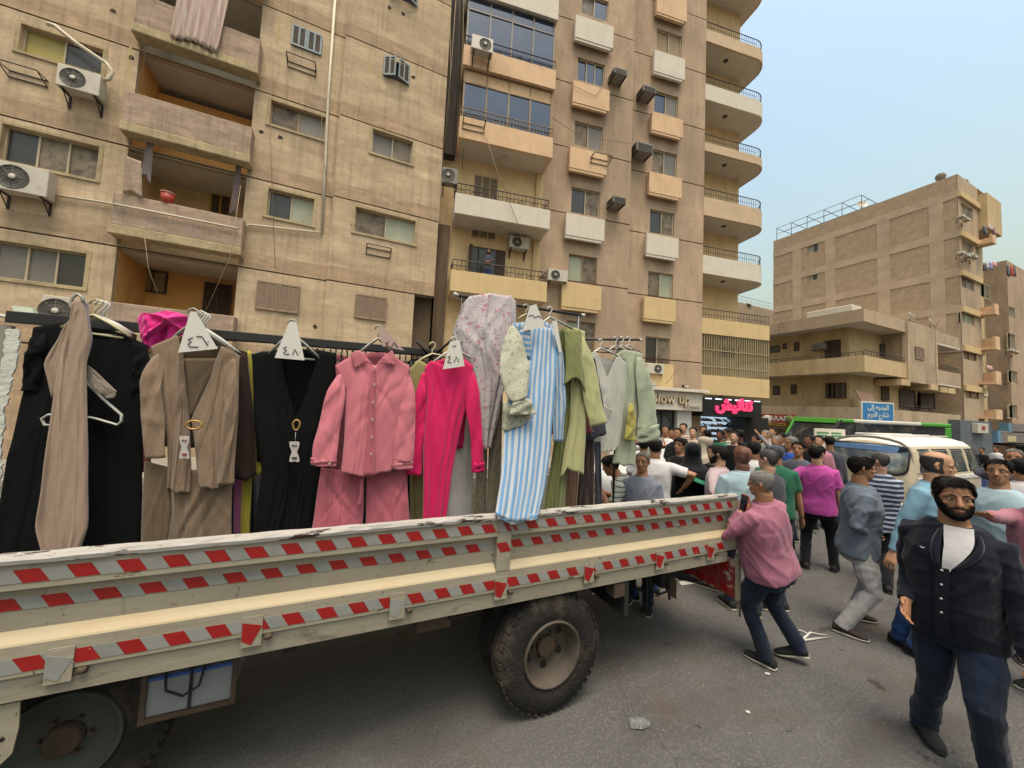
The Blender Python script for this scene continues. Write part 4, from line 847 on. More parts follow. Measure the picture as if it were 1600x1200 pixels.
SGB = [mat('board_blue', '5f8ba3', .5, .1), mat('board_print', '8f8580', .6, .35, 6, col2='5d4a55', mix=(.45, .6), scale2=5), mat('board_yellow', 'c7bf8f', .5, .1)]
for k, (x0, y0, x1, y1, lb) in enumerate(((1575, 661, 1612, 677, 'upper printed board with blue end on the rightmost shops'), (1558, 673, 1625, 692, 'lower printed board with blue end and yellow strip on the rightmost shops'))):
    s0, s1, z0, z1 = FR2.rect(x0, y0, x1, y1, .8); t = thing('shop_sign', lb, 'sign', FR2.w(s0, z0, .8), 'shop signs')
    mb = MB(); mb.fbox(FR2, s0+.8, s1, z0, z1, .3, .8); mb.build('board', SGB[1], t); mb = MB(); mb.fbox(FR2, s0, s0+.797, z0, z1, .3, .82); mb.build('end_panel', SGB[0], t)
    if k: mb = MB(); mb.fbox(FR2, s0+2.2, s0+4.2, z0+.1, z0+.55, .802, .83); mb.build('strip', SGB[2], t)
mb = MB(); mb.fbox(FR2, -4, 30, FR2.sz(1580, 694, 1)[1]-.2, FR2.sz(1580, 694, 1)[1], -.2, 1.6); mb.build('shop_canopy', IRON, RB); mb = MB(); mb.fbox(FR2, 0.5, 30, -2, FR2.sz(1580, 694, 1)[1]-.2, .003, .1); mb.build('shop_front', DARK, RB)
# grey kiosk front and red lettered box sign below the brick block
s0, s1, z0, z1 = FBF.rect(1500, 656, 1552, 700, .6); KG = mat('kiosk_blue_grey', '5c646a', .7, .15, 2)
mb = MB(); mb.fbox(FBF, s0, s1, gz(BX)-.3, z1, .003, .6); mb.build('shop_cladding', KG, BB)
s0, s1, z0, z1 = FBF.rect(1523, 661, 1540, 677, .75); t = thing('shop_sign', 'square grey box sign with blurred red letters on the blue grey shop', 'sign', FBF.w(s0, z0, .6), 'shop signs')
mb = MB(); mb.fbox(FBF, s0, s1, z0, z1, .603, .9); mb.build('box', AC_W, t, .02); text('ON', (z1-z0)*.55, FBF, (s0+s1)/2, (z0+z1)/2, .905, RED, 'lettering', t, .01, .03)
# small pale building in the gap and block closing the side street
F5 = Fr((0, 30, 0), 0); s0, s1, z0, z1 = F5.rect(1130, 466, 1206, 640); t = thing('apartment_building', 'pale small building seen in the gap behind the rounded balconies', 'building', F5.w(s0, -1.2), 'apartment buildings along the street')
mb = MB(); rc = F5.rect(1167, 473, 1174, 484); cells(mb, F5, s0, s1+10, -1.4, z1, 0, [(*rc, .2)]); mb.quad(F5.w(s0, z1), F5.w(s1+10, z1), F5.w(s1+10, z1, -9), F5.w(s0, z1, -9)); mb.build('wall', mat('pale_wall', 'b8a48a', .95, .1, .8, .1), t); window(F5, t, rc, 0, 'GG', FRAME_W, .1, .08); railing(F5, t, s0+1, s1, z1, z1+.9, -.1, 0, .5, False)
F6 = Fr((0, 44, 0), 0); t = thing('apartment_building', 'tan block closing the far end of the side street', 'building', (26, 44, -1), 'apartment buildings along the street'); mb = MB(); cells(mb, F6, 8, 60, -1.5, 7, 0, []); mb.quad(F6.w(8, 7), F6.w(60, 7), F6.w(60, 7, -9), F6.w(8, 7, -9)); mb.build('wall', TAN_P, t)
# no row of houses is built behind the viewer
# blue direction sign
C1, C2 = at_depth(1346, 627, 19.0), at_depth(1397, 653, 19.0); FS = Fr((C1[0], C1[1], 0), math.degrees(math.atan2(C2[1]-C1[1], C2[0]-C1[0])))
FS = Fr((C1[0], C1[1], 0), -14); s1, _ = FS.sz(1397, 640); zt = FS.sz(1370, 628)[1]; zb = zt-1.25
SBL = mat('road_sign_blue', '2d78b5', .45, .06, 2); t = thing('road_sign', 'blue direction sign with white Arabic lines and pale border above the bus', 'sign', FS.w(s1/2, gz(C1[0])), 'road signs')
mb = MB(); mb.fbox(FS, 0, s1, zb, zt, -.06, 0); mb.build('border', PANEL_W, t); mb = MB(); mb.fbox(FS, .07, s1-.07, zb+.07, zt-.07, .002, .012); mb.build('panel', SBL, t)
for k, tx in enumerate(('\uFEF0\uFEDF\u0625 \uFEEA\uFEA0\uFE98\uFEE4\uFEDF\u0627', '\uFEE1\uFEAE\uFEEC\uFEDF\u0627 \uFEC9\uFEAD\uFE8E\uFEB7', '\u0648\uFEAE\uFE98\uFEE3 \uFE94\uFEC4\uFEA4\uFEE3')): text(tx, .34, FS, s1/2, zt-.30-.37*k, .016, WH, 'lettering', t, .004, .006)
mb = MB(); mb.tube([FS.w(s1*.3, gz(C1[0])-.1, -.1), FS.w(s1*.3, zt-.2, -.1)], .05, 8); mb.build('post', AC_G, t); mb = MB(); mb.tube([FS.w(s1*.7, gz(C1[0])-.1, -.1), FS.w(s1*.7, zt-.2, -.1)], .05, 8); mb.build('post', AC_G, t)
# ================================================================== vehicles
class Loc(Fr):
    """local vehicle frame: x forward, y left, z up from the ground"""
    def __init__(self, X, Y, yaw, z0=None, k=1.0):
        a = R_(yaw); self.o = np.array([X, Y, gz(X) if z0 is None else z0]); self.fx = np.array([math.cos(a), math.sin(a), 0]); self.fy = np.array([-math.sin(a), math.cos(a), 0]); self.k = k
    def p(self, x, y, z): return self.o+(self.fx*x+self.fy*y+np.array([0, 0, z]))*self.k
    def box(self, mb, x0, x1, y0, y1, z0, z1, mi=0):
        q = self.p; return mb.box8([q(x0, y0, z0), q(x1, y0, z0), q(x1, y1, z0), q(x0, y1, z0), q(x0, y0, z1), q(x1, y0, z1), q(x1, y1, z1), q(x0, y1, z1)], mi)
RUB = mat('tyre_rubber', '24221f', .9, .2, 6, .3, 40, col2='5a4f42', mix=(.42, .68), scale2=5, spec=.2)
RIMG = mat('rim_grey', '8a857c', .5, .15, 5, metal=.3)
CHR = mat('chrome', 'b8b8b8', .25, .05, metal=.9)
LAMP = mat('headlamp_glass', 'c9ccc8', .1, .05, spec=.8)
def wheel(L, x, y, r, w, par, side):
    t = MB(); ax = L.fy*side; C = L.p(x, y, r/L.k if False else r)
    t.lathe(C, ax, [(-w, r*.6), (-w, r*.93), (-w*.8, r), (-w*.2, r), (0, r*.93), (.012, r*.75), (0, r*.6)], 24); o = t.build('wheel', RUB, par)
    t = MB(); t.lathe(C, ax, [(-.03, r*.6), (.004, r*.6), (.008, r*.55), (-.02, r*.5), (-.03, r*.25), (.0, r*.2), (.005, .01)], 20); t.build('rim', RIMG, o)
# ---- old camper style van heading left
VN = Loc(11.30, 4.566, 180)
VW = mat('van_roof_white', 'd9d6ce', .45, .05, 2, spec=.5); VC = mat('van_body_cream', 'b8ab93', .55, .12, 1.5, 0, col2='8d7a62', mix=(.6, .75), scale2=2, spec=.4)
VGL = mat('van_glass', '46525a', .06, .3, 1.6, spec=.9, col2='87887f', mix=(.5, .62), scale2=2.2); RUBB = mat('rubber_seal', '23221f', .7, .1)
van = thing('van', 'old white and cream bubble fronted minivan in the crowd', 'van', VN.p(-2.1, 0, 0))
def vprof(hw=1.0, lo=.28, hi=1.95, m=30):
    """half profile from sill to roof centre, mirrored"""
    pts = [(.80, lo), (.86, .45), (.87, .75), (.865, 1.0), (.84, 1.1), (.80, 1.35), (.755, 1.6), (.70, 1.74), (.58, 1.85), (.38, 1.915), (.15, 1.945), (0, 1.95)]
    pts = [(y*hw, lo+(z-lo)*(hi-lo)/(1.95-lo)) for y, z in pts]
    return [(-y, z) for y, z in pts]+[(y, z) for y, z in pts[::-1][1:]]
def vfront(y, z): return -.10*(abs(y)/.86)**2.5-max(0, z-1.05)**1.3*.34-.05*max(0, .6-z)
body = MB(); prof = vprof()
sect = [(-4.25, .80, .42, 1.72), (-4.15, .93, .32, 1.86), (-3.9, .99, .29, 1.93), (-3.2, 1.0, .28, 1.95), (-1.2, 1.0, .28, 1.95), (-.6, 1.0, .28, 1.94), (-.32, .995, .28, 1.925)]
rings = []
for x, hw, lo, hi in sect: rings.append([VN.p(x, y, z) for y, z in vprof(hw, lo, hi)])
fr_ = vprof(.985, .3, 1.90)
rings.append([VN.p(-.16+vfront(y, z), y, z) for y, z in fr_])
cz = 1.05
for s, dx in ((.96, -.05), (.9, 0), (.6, .03), (.3, .045)): rings.append([VN.p(dx+vfront(y*s, cz+(z-cz)*s), y*s, cz+(z-cz)*s) for y, z in fr_])
n = len(prof); kk = len(rings); vs = [p for r in rings for p in r]
for i in range(kk-1):
    for j in range(n):
        a, b = i*n+j, i*n+(j+1) % n; zc_ = np.mean([vs[q][2]-VN.o[2] for q in (a, b, a+n, b+n)])
        body.f.append((a, b, b+n, a+n)); body.m.append(0 if zc_ < 1.72 else 1); body.sm.append(True)
body.v = [tuple(p) for p in vs]; body.f += [tuple(range(n))[::-1], tuple((kk-1)*n+j for j in range(n))]; body.m += [0, 0]; body.sm += [True, True]
body.build('body', [VC, VW], van)
def vgrid(z0, z1, y0, y1, off, rad, m_, name, n=14):
    # rounded rectangular panel lying on the bowed front
    mb = MB(); out = []
    for k in range(40):
        a = 2*math.pi*k/40; c, s = math.cos(a), math.sin(a); e = 2/5.0
        y = (y0+y1)/2+(y1-y0)/2*math.copysign(abs(c)**e, c); z = (z0+z1)/2+(z1-z0)/2*math.copysign(abs(s)**e, s); out.append((y, z))
    R = []; cy, cz2 = (y0+y1)/2, (z0+z1)/2
    for s in (1, .75, .5, .25): R.append([VN.p(off+vfront(cy+(y-cy)*s, cz2+(z-cz2)*s)+(.0), cy+(y-cy)*s, cz2+(z-cz2)*s) for y, z in out])
    mb.loft(R, 0, True, True); return mb.build(name, m_, van)
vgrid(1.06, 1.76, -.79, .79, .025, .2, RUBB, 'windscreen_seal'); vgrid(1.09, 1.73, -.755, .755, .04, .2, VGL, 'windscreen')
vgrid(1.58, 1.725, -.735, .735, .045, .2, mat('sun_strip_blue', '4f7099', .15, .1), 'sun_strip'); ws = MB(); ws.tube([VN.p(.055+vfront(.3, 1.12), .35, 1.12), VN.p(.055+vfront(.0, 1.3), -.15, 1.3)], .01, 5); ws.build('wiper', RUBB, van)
def yside(z): return np.interp(z, [.45, 1.0, 1.1, 1.35, 1.6, 1.74], [.86, .865, .84, .80, .755, .70])
for sd in (-1, 1):
    for (xa_, xb_) in ((-1.25, -.5), (-2.25, -1.4), (-3.15, -2.4), (-3.95, -3.3)):
        for off, g, m_, nm in ((.006, 0, RUBB, 'window_seal'), (.014, .035, VGL, 'side_window')):
            mb = MB(); a, b = xa_+g, xb_-g; za, zb = 1.13+g, 1.68-g; xt = -.16 if xb_ == -.5 else 0
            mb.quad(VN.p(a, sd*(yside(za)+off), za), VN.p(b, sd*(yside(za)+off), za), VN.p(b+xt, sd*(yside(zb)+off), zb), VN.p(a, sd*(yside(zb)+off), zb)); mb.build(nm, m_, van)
    mb = MB()
    for k in range(8): z = 1.22+.055*k; VN.box(mb, -4.13, -3.99, sd*(yside(z)-.08), sd*(yside(z)-.002), z, z+.026)
    mb.build('air_louvre', RUBB, van)
    mb = MB(); VN.box(mb, -4.0, -.25, sd*.845, sd*.885, .98, 1.06); mb.build('belt_moulding', VW, van)
    hl = MB(); hl.lathe(VN.p(.03+vfront(.6, .8), sd*.6, .8), VN.fx, [(-.02, .13), (.03, .12), (.05, .07), (.055, .01)], 16); hl.build('headlight', LAMP, van)
    mr = MB(); mr.tube([VN.p(-.35, sd*.84, 1.15), VN.p(-.3, sd*1.0, 1.2)], .012, 5); VN.box(mr, -.32, -.29, sd*.95, sd*1.1, 1.12, 1.34); mr.build('mirror', CHR, van)
    wheel(VN, -.75, sd*.84, .33, .18, van, sd); wheel(VN, -3.15, sd*.84, .33, .18, van, sd)
mb = MB(); VN.box(mb, .0, .1, -.88, .88, .34, .5); mb.build('bumper', VW, van, .02); mb = MB(); VN.box(mb, .07, .1, -.26, .26, .56, .68); mb.build('number_plate', VW, van)
t_ = MB(); VN.box(t_, -.02, .03, -.2, .2, .2, .3)
rk = MB()
for y in (-.35, 0, .35): rk.tube([VN.p(-.6, y, 1.955), VN.p(-3.7, y, 1.96)], .015, 4)
rk.build('roof_rib', VW, van)
# ---- green and white bus crossing behind
BS = Loc(18.17, 9.36, 168, -.42)
BG = mat('bus_green', '4a9a33', .4, .06, 1.5); BWH = mat('bus_white', 'cfccc0', .45, .06, 1.5); BGL = mat('bus_glass', '22262b', .1, .4, .6, spec=.8, col2='4b4a44', mix=(.52, .6), scale2=.9)
W2, LN, HT = 1.0, 7.2, 2.66
bus = thing('bus', 'green and white city bus passing behind the old van', 'bus', BS.p(-3.4, 0, 0))
mb = MB(); BS.box(mb, -LN, 0, -W2, W2, .35, 1.5); mb.build('lower_body', BWH, bus, .05)
mb = MB(); BS.box(mb, -LN+.6, -1.55, -W2, W2, HT-.16, HT); mb.build('roof', BWH, bus, .05)
mb = MB(); BS.box(mb, -1.545, -.75, -W2, W2, HT-.16, HT); mb.build('front_roof_cap', BG, bus, .05)
mb = MB(); BS.box(mb, -LN, -LN+1.9, -W2-.004, W2+.004, HT-.17, HT+.004); mb.build('rear_roof_cap', BG, bus, .05)
mb = MB(); BS.box(mb, -LN-.002, -LN+.4, -W2-.002, W2+.002, 1.0, HT-.175); mb.build('rear_pillar', BG, bus, .05)
for sd in (-1, 1):
    mb = MB(); q = BS.p
    mb.box8([q(.05, sd*W2, 1.2), q(.22, sd*W2, 1.2), q(.22, sd*(W2-.1), 1.2), q(.05, sd*(W2-.1), 1.2), q(-.95, sd*W2, HT-.02), q(-.75, sd*W2, HT-.02), q(-.75, sd*(W2-.1), HT-.02), q(-.95, sd*(W2-.1), HT-.02)]); mb.build('front_pillar', BG if sd < 0 else RUBB, bus, .03)
    for k in range(5):
        a = -LN+.43+(LN-2.0)*k/5; b = -LN+.43+(LN-2.0)*(k+1)/5-.06
        mb = MB(); BS.box(mb, a, b, sd*W2-.03, sd*W2-.006, 1.52, HT-.18); mb.build('side_window', BGL, bus)
        mb = MB(); BS.box(mb, b, b+.06, sd*W2-.035, sd*W2+.002, 1.505, HT-.18); mb.build('window_post', RUBB, bus)
    mb = MB(); mb.add([q(-1.57, sd*(W2-.02), 1.5), q(-.05, sd*(W2-.02), 1.5), q(-.9, sd*(W2-.02), HT-.18), q(-1.57, sd*(W2-.02), HT-.18)], [(0, 1, 2, 3)]); mb.build('driver_window', BGL, bus)
    mb = MB(); mb.add([q(-.95, sd*(W2+.004), 1.65), q(-.5, sd*(W2+.004), 1.65), q(-.8, sd*(W2+.004), 2.1), q(-.95, sd*(W2+.004), 2.1)], [(0, 1, 2, 3)]); mb.build('driver_window_blind', mat('amber_blind', 'b59a5c', .6, .1), bus)
    wheel(BS, -1.2, sd*.93, .42, .24, bus, sd); wheel(BS, -5.4, sd*.93, .42, .24, bus, sd)
mb = MB(); q = BS.p; mb.quad(q(.17, -W2+.1, 1.3), q(.17, W2-.1, 1.3), q(-.78, W2-.1, HT-.14), q(-.78, -W2+.1, HT-.14)); mb.build('windscreen', BGL, bus); mb = MB(); mb.box8([q(-.72, -W2, HT-.2), q(-.66, -W2, HT-.2), q(-.66, W2, HT-.2), q(-.72, W2, HT-.2), q(-.80, -W2, HT), q(-.745, -W2, HT), q(-.745, W2, HT), q(-.80, W2, HT)]); mb.build('front_brow', BG, bus, .02)
mb = MB(); BS.box(mb, 0, .2, -W2, W2, .35, 1.28); mb.build('front_body', BWH, bus, .05)
# ---- saloon cars
def sedan(L, col, name, label, grp='parked and passing cars', extra=None):
    m = mat('paint_'+name, col, .3, .05, 1, spec=.6); car = thing('car', label, 'car', L.p(0, 0, 0), grp)
    # stations: x, halfwidth, zlow, zbelt, ztop, roof halfwidth
    st = [(-2.1, .62, .38, .62, .70, .55), (-2.0, .76, .26, .80, .84, .66), (-1.45, .82, .22, .88, .92, .68), (-1.25, .83, .22, .89, .95, .66), (-.75, .83, .22, .90, 1.38, .58), (.1, .83, .22, .90, 1.43, .58), (.45, .83, .22, .89, 1.36, .58), (1.05, .82, .22, .86, .92, .66), (1.75, .80, .22, .78, .82, .66), (2.05, .72, .26, .70, .73, .60), (2.15, .6, .36, .58, .62, .5)]
    rings = []
    for x, w, zl, zb, zt, rw in st:
        h = [(w*.9, zl), (w, zl+.1), (w*1.01, (zl+zb)/2+.05), (w*.97, zb), (rw+.02, zt-.03 if zt-zb > .2 else zt-.01), (rw*.85, zt), (0, zt+.015)]
        rings.append([L.p(x, -y, z) for y, z in h]+[L.p(x, y, z) for y, z in h[::-1][1:]])
    b = MB(); b.loft(rings, 0, True, True); b.build('body', m, car)
    q = L.p
    for sd in (-1, 1):
        for (a, c, at, ct) in ((-1.12, -.42, -.72, -.40), (-.36, .72, -.34, .42)):
            mb = MB(); y0, y1 = .815, .61; mb.quad(q(a, sd*y0, .93), q(c, sd*y0, .92), q(ct, sd*(y1+.012), 1.33), q(at, sd*(y1+.012), 1.33)); mb.build('side_window', VGL, car)
        wheel(L, 1.32, sd*.80, .3, .18, car, sd); wheel(L, -1.28, sd*.80, .3, .18, car, sd)
        hl = MB(); L.box(hl, 2.0, 2.13, sd*.42, sd*.66, .52, .66); hl.build('headlight', LAMP, car, .02); tl = MB(); L.box(tl, -2.1, -2.0, sd*.48, sd*.68, .62, .78); tl.build('tail_light', RED, car, .02)
        mr = MB(); L.box(mr, .62, .76, sd*.84, sd*1.0, .95, 1.06); mr.build('mirror', m, car, .02)
    mb = MB(); mb.quad(q(1.0, -.62, .95), q(1.0, .62, .95), q(.52, .54, 1.345), q(.52, -.54, 1.345)); mb.build('windscreen', VGL, car); mb = MB(); mb.quad(q(-1.2, .6, .97), q(-1.2, -.6, .97), q(-.8, -.53, 1.36), q(-.8, .53, 1.36)); mb.build('rear_window', VGL, car)
    return car
sedan(Loc(19.6, 3.9, 205), '2f62b5', 'blue', 'blue saloon car behind the van at the right edge of the crowd')
sedan(Loc(9.4, 7.6, 175), 'b9bcbb', 'silver', 'pale silver saloon car boxed in by the crowd before the bus')
tx = sedan(Loc(7.15, 6.75, 12), 'c6c9c8', 'white', 'white car with orange roof stuck among the crowd near the shoe shop')
LT = Loc(7.15, 6.75, 12); mb = MB(); LT.box(mb, -.75, .4, -.5, .5, 1.445, 1.47); mb.build('orange_roof', mat('taxi_orange', 'c07a50', .4, .08), tx, .01)
# ---- white board with green print before the bus
C = at_depth(1297, 680, 9.9); FB_ = Fr((C[0], C[1], 0), -18); t = thing('banner', 'white board with lines of green print standing in front of the bus', 'banner', FB_.w(0, gz(C[0])))
mb = MB(); mb.fbox(FB_, -.46, .46, C[2]-.5, C[2]+.17, -.03, 0); mb.build('board', PANEL_W, t); GRN = mat('print_green', '4c8a5c', .6, .1)
for r_ in range(4):
    for c in range(2):
        mb = MB(); z = C[2]+.08-.075*r_; mb.fbox(FB_, -.40+.44*c, -.04+.44*c-.06*((r_+c) % 2), z-.045, z, .001, .004); mb.build('printed_line', GRN, t)
mb = MB(); mb.fbox(FB_, -.42, -.38, gz(C[0])-.05, C[2]-.5, -.03, 0); mb.fbox(FB_, .38, .42, gz(C[0])-.05, C[2]-.5, -.03, 0); mb.build('legs', IRON, t)
# ================================================================== flatbed lorry
TY = 2.23; TX0, TX1 = -3.6, 3.31
CRM = mat('lorry_cream_paint', '9b9482', .5, .12, 2.5, .12, 25, col2='5e4c3a', mix=(.62, .66), scale2=9, spec=.4, stretch=(.6, 1, 1.5))
def lorry_wear(m, specks=True):
    nt = m.node_tree; N = nt.nodes; L = nt.links; b = N['Principled BSDF']; prev = b.inputs['Base Color'].links[0].from_socket; tc = N.new('ShaderNodeTexCoord')
    for sc_, st, lo, hi, col in ((5, (.5, 1, 3), .56, .74, '807256'), (30, (1, 1, .6), .635, .65, '2e2019'), (3, (9, 1, .25), .60, .72, '6a5f4c'), (6, (3, 1, .5), .70, .715, '33241c')):
        mp = N.new('ShaderNodeMapping'); mp.inputs['Scale'].default_value = st; L.new(tc.outputs['Object'], mp.inputs[0])
        n = N.new('ShaderNodeTexNoise'); n.inputs['Scale'].default_value = sc_; n.inputs['Detail'].default_value = 8; n.inputs['Roughness'].default_value = .7; L.new(mp.outputs[0], n.inputs['Vector'])
        r = N.new('ShaderNodeMapRange'); r.inputs[1].default_value = lo; r.inputs[2].default_value = hi; r.inputs[4].default_value = .8; L.new(n.outputs[0], r.inputs[0])
        x = N.new('ShaderNodeMix'); x.data_type = 'RGBA'; L.new(r.outputs[0], x.inputs[0]); L.new(prev, x.inputs[6]); x.inputs[7].default_value = (*lin(col), 1); prev = x.outputs[2]
    L.new(prev, b.inputs['Base Color'])
lorry_wear(CRM)
RAILW = mat('lorry_rail_chipped', 'b3aea6', .5, .1, 4, .2, 30, col2='3a2922', mix=(.55, .575), scale2=14, stretch=(.3, 1, 1.2))
LEDGE = mat('lorry_ledge_skylit', 'b5a688', .7, .1, 3, .1, 30, col2='a8946c', mix=(.5, .7), scale2=3, stretch=(.4, 1, 1))  # lighter tone paints in the skylight that falls on the upward ledge
SILL = mat('lorry_sill_grey', '938c7b', .6, .12, 3, .15, 30, col2='55493a', mix=(.56, .68), scale2=3.2, stretch=(.5, 1, 1.3))
TAPE_R = mat('tape_red', '981a18', .4, .1, 5, 0, col2='c9a898', mix=(.665, .68), scale2=26)
TAPE_G = mat('tape_grey', '8f908b', .4, .07, 4, 0, col2='7d7d75', mix=(.5, .75), scale2=5)
UND = mat('underframe_black', '1a1917', .8, .2, 4, .2, 30)
RUSTY = mat('rusty_dark_steel', '4a3a2c', .8, .25, 5, .3, 30)
lorry = thing('flatbed_lorry', 'cream flatbed lorry with red and grey hazard tape and chipped drop side', 'lorry', (0, TY, 0))
def extr(name, prof, m, x0, x1, bev=0):
    mb = MB(); n = len(prof); a = [(x0, TY+y, z) for y, z in prof]; b = [(x1, TY+y, z) for y, z in prof]
    mb.add(a+b, [(i, (i+1) % n, n+(i+1) % n, n+i) for i in range(n)]+[tuple(range(n))[::-1], tuple(range(n, 2*n))]); return mb.build(name, m, lorry, bev)
# rail along the top with small dents
mb = MB(); n = 90; rings = []
r = random.Random(5)
for i in range(n+1):
    x = TX0+(TX1-TX0)*i/n; e = r.uniform(-.0025, .0025); f = r.uniform(-.002, .002)
    rings.append([(x, TY-.012+e, 1.368), (x, TY-.016+e, 1.385+f), (x, TY-.008, 1.402+f), (x, TY+.03, 1.404+f), (x, TY+.045, 1.39), (x, TY+.045, 1.368)])
mb.loft(rings, 0, True, False); mb.build('top_rail', RAILW, lorry)
for a, b in ((TX0, .962), (1.062, TX1)):
    extr('upper_flange', [(0, 1.367), (0, 1.262), (.012, 1.257), (.05, 1.250), (.05, 1.367)], CRM, a if a > 0 else a, b)
    extr('side_panel', [(.035, 1.2495), (.045, 1.083), (.075, 1.083), (.065, 1.2495)], CRM, a, b)
    extr('ledge', [(.045, 1.0825), (.028, 1.066), (.004, 1.046), (.0, 1.038), (.07, 1.038), (.07, 1.0825)], LEDGE, a, b)
extr('lower_flange', [(-.001, 1.0375), (-.001, .915), (.01, .908), (.05, .908), (.05, 1.0375)], CRM, TX0, TX1)
extr('side_post', [(-.004, 1.366), (-.004, 1.038), (.06, 1.038), (.06, 1.366)], CRM, .963, 1.061, .004)
extr('end_post', [(-.006, 1.366), (-.006, .915), (.07, .915), (.07, 1.366)], CRM, TX1-.055, TX1+.012, .004)
extr('sill', [(.018, .905), (.012, .89), (.012, .815), (.03, .805), (.09, .805), (.09, .905)], SILL, TX0, TX1-.1)
# hazard tape: alternating slanted pieces
def tape(z0, z1, y, name, x0, x1, ph, per=.155, sl=.034):
    red = MB(); gry = MB(); i = math.floor((x0-ph)/per)-1; yy = TY+y
    rr_ = random.Random(int(z0*1000))
    while True:
        a = ph+i*per; i += 1
        if a > x1: break
        for mb, s, e in ((red, a, a+per*.5), (gry, a+per*.5, a+per)):
            s0, e0 = max(s, x0), min(e, x1)
            if e0-s0 < .012: continue
            j = rr_.uniform(-.002, .002)
            mb.quad((s0+sl/2, yy, z0+j), (e0+sl/2, yy, z0+j), (e0-sl/2, yy, z1+j), (s0-sl/2, yy, z1+j))
    o = red.build(name, TAPE_R, lorry); o['kind'] = 'stuff'; o = gry.build(name, TAPE_G, lorry); o['kind'] = 'stuff'
def tape_single(z0, z1, y, x0, x1, ph, per=.155, sl=.034):
    yy = TY+y; i = math.floor((x0-ph)/per)-1; rr_ = random.Random(int(z0*997))
    while True:
        a = ph+i*per; i += 1
        if a > x1: break
        for m, s, e in ((TAPE_R, a, a+per*.5), (TAPE_G, a+per*.5, a+per)):
            s0, e0 = max(s, x0), min(e, x1)
            if e0-s0 < .02: continue
            j = rr_.uniform(-.002, .002); mb = MB()
            mb.box8([(s0+sl/2, yy-.002, z0+j), (e0+sl/2, yy-.002, z0+j), (e0+sl/2, yy-.0004, z0+j), (s0+sl/2, yy-.0004, z0+j), (s0-sl/2, yy-.002, z1+j), (e0-sl/2, yy-.002, z1+j), (e0-sl/2, yy-.0004, z1+j), (s0-sl/2, yy-.0004, z1+j)])
            mb.build('hazard_tape_red' if m is TAPE_R else 'hazard_tape_grey', m, lorry)
PH1, PH2, PH3 = (float(on_y(a, b, TY)[0])+.017 for a, b in ((20, 893), (51, 936), (19, 1035)))
tape_single(1.290, 1.345, -.0005, -2.2, .955, PH1); tape_single(1.290, 1.345, -.0005, 1.07, TX1-.07, PH1); tape_single(1.290, 1.345, -.0045, .97, 1.045, PH1)
tape_single(1.166, 1.222, .039, -2.2, .945, PH2); tape_single(1.166, 1.222, .039, 1.08, TX1-.08, PH2); tape_single(1.163, 1.222, -.0045, .97, 1.045, -1.2)
tape_single(.934, .992, -.0015, -2.2, TX1-.08, PH3)
# hinge plates
for x in (-1.68, -1.0, -.33, .36, 1.0, 1.69, 2.38, 2.97):
    mb = MB(); mb.box(x-.042, x+.042, TY-.009, TY-.0045, .868, 1.008); mb.box(x-.042, x+.042, TY-.0095, TY+.008, .866, .872); h = mb.build('hinge_plate', CRM, lorry)
    mb = MB(); mb.box8([(x-.04, TY-.0112, .90), (x+.0, TY-.0112, .875), (x+.0, TY-.0095, .875), (x-.04, TY-.0095, .90), (x-.042, TY-.0112, .985), (x+.042, TY-.0112, .96), (x+.042, TY-.0095, .96), (x-.042, TY-.0095, .985)]); mb.build('hinge_tape', TAPE_R if x not in (.36, -1.0) else TAPE_G, h)
    mb = MB(); mb.tube([(x+.055, TY-.006, .9), (x+.085, TY-.006, .9)], .014, 8); mb.build('hinge_pin', RUSTY, h)
mb = MB(); mb.box(TX0, TX1-.02, TY+.07, TY+1.66, .82, .862); mb.build('bed_floor', mat('bed_boards', '5d5143', .9, .2, 3), lorry)
mb = MB(); mb.box(TX0, TX1-.3, TY+1.66, TY+1.70, .862, 1.3); mb.build('far_side_panel', CRM, lorry)
for y in (.5, 1.15):
    mb = MB(); mb.box(TX0, TX1-.25, TY+y, TY+y+.09, .6, .815); mb.build('chassis_rail', UND, lorry)
for x in (-1.4, -.2, .7, 2.1, 2.9):
    mb = MB(); mb.box(x, x+.06, TY+.1, TY+1.6, .74, .818); mb.build('cross_bearer', UND, lorry)
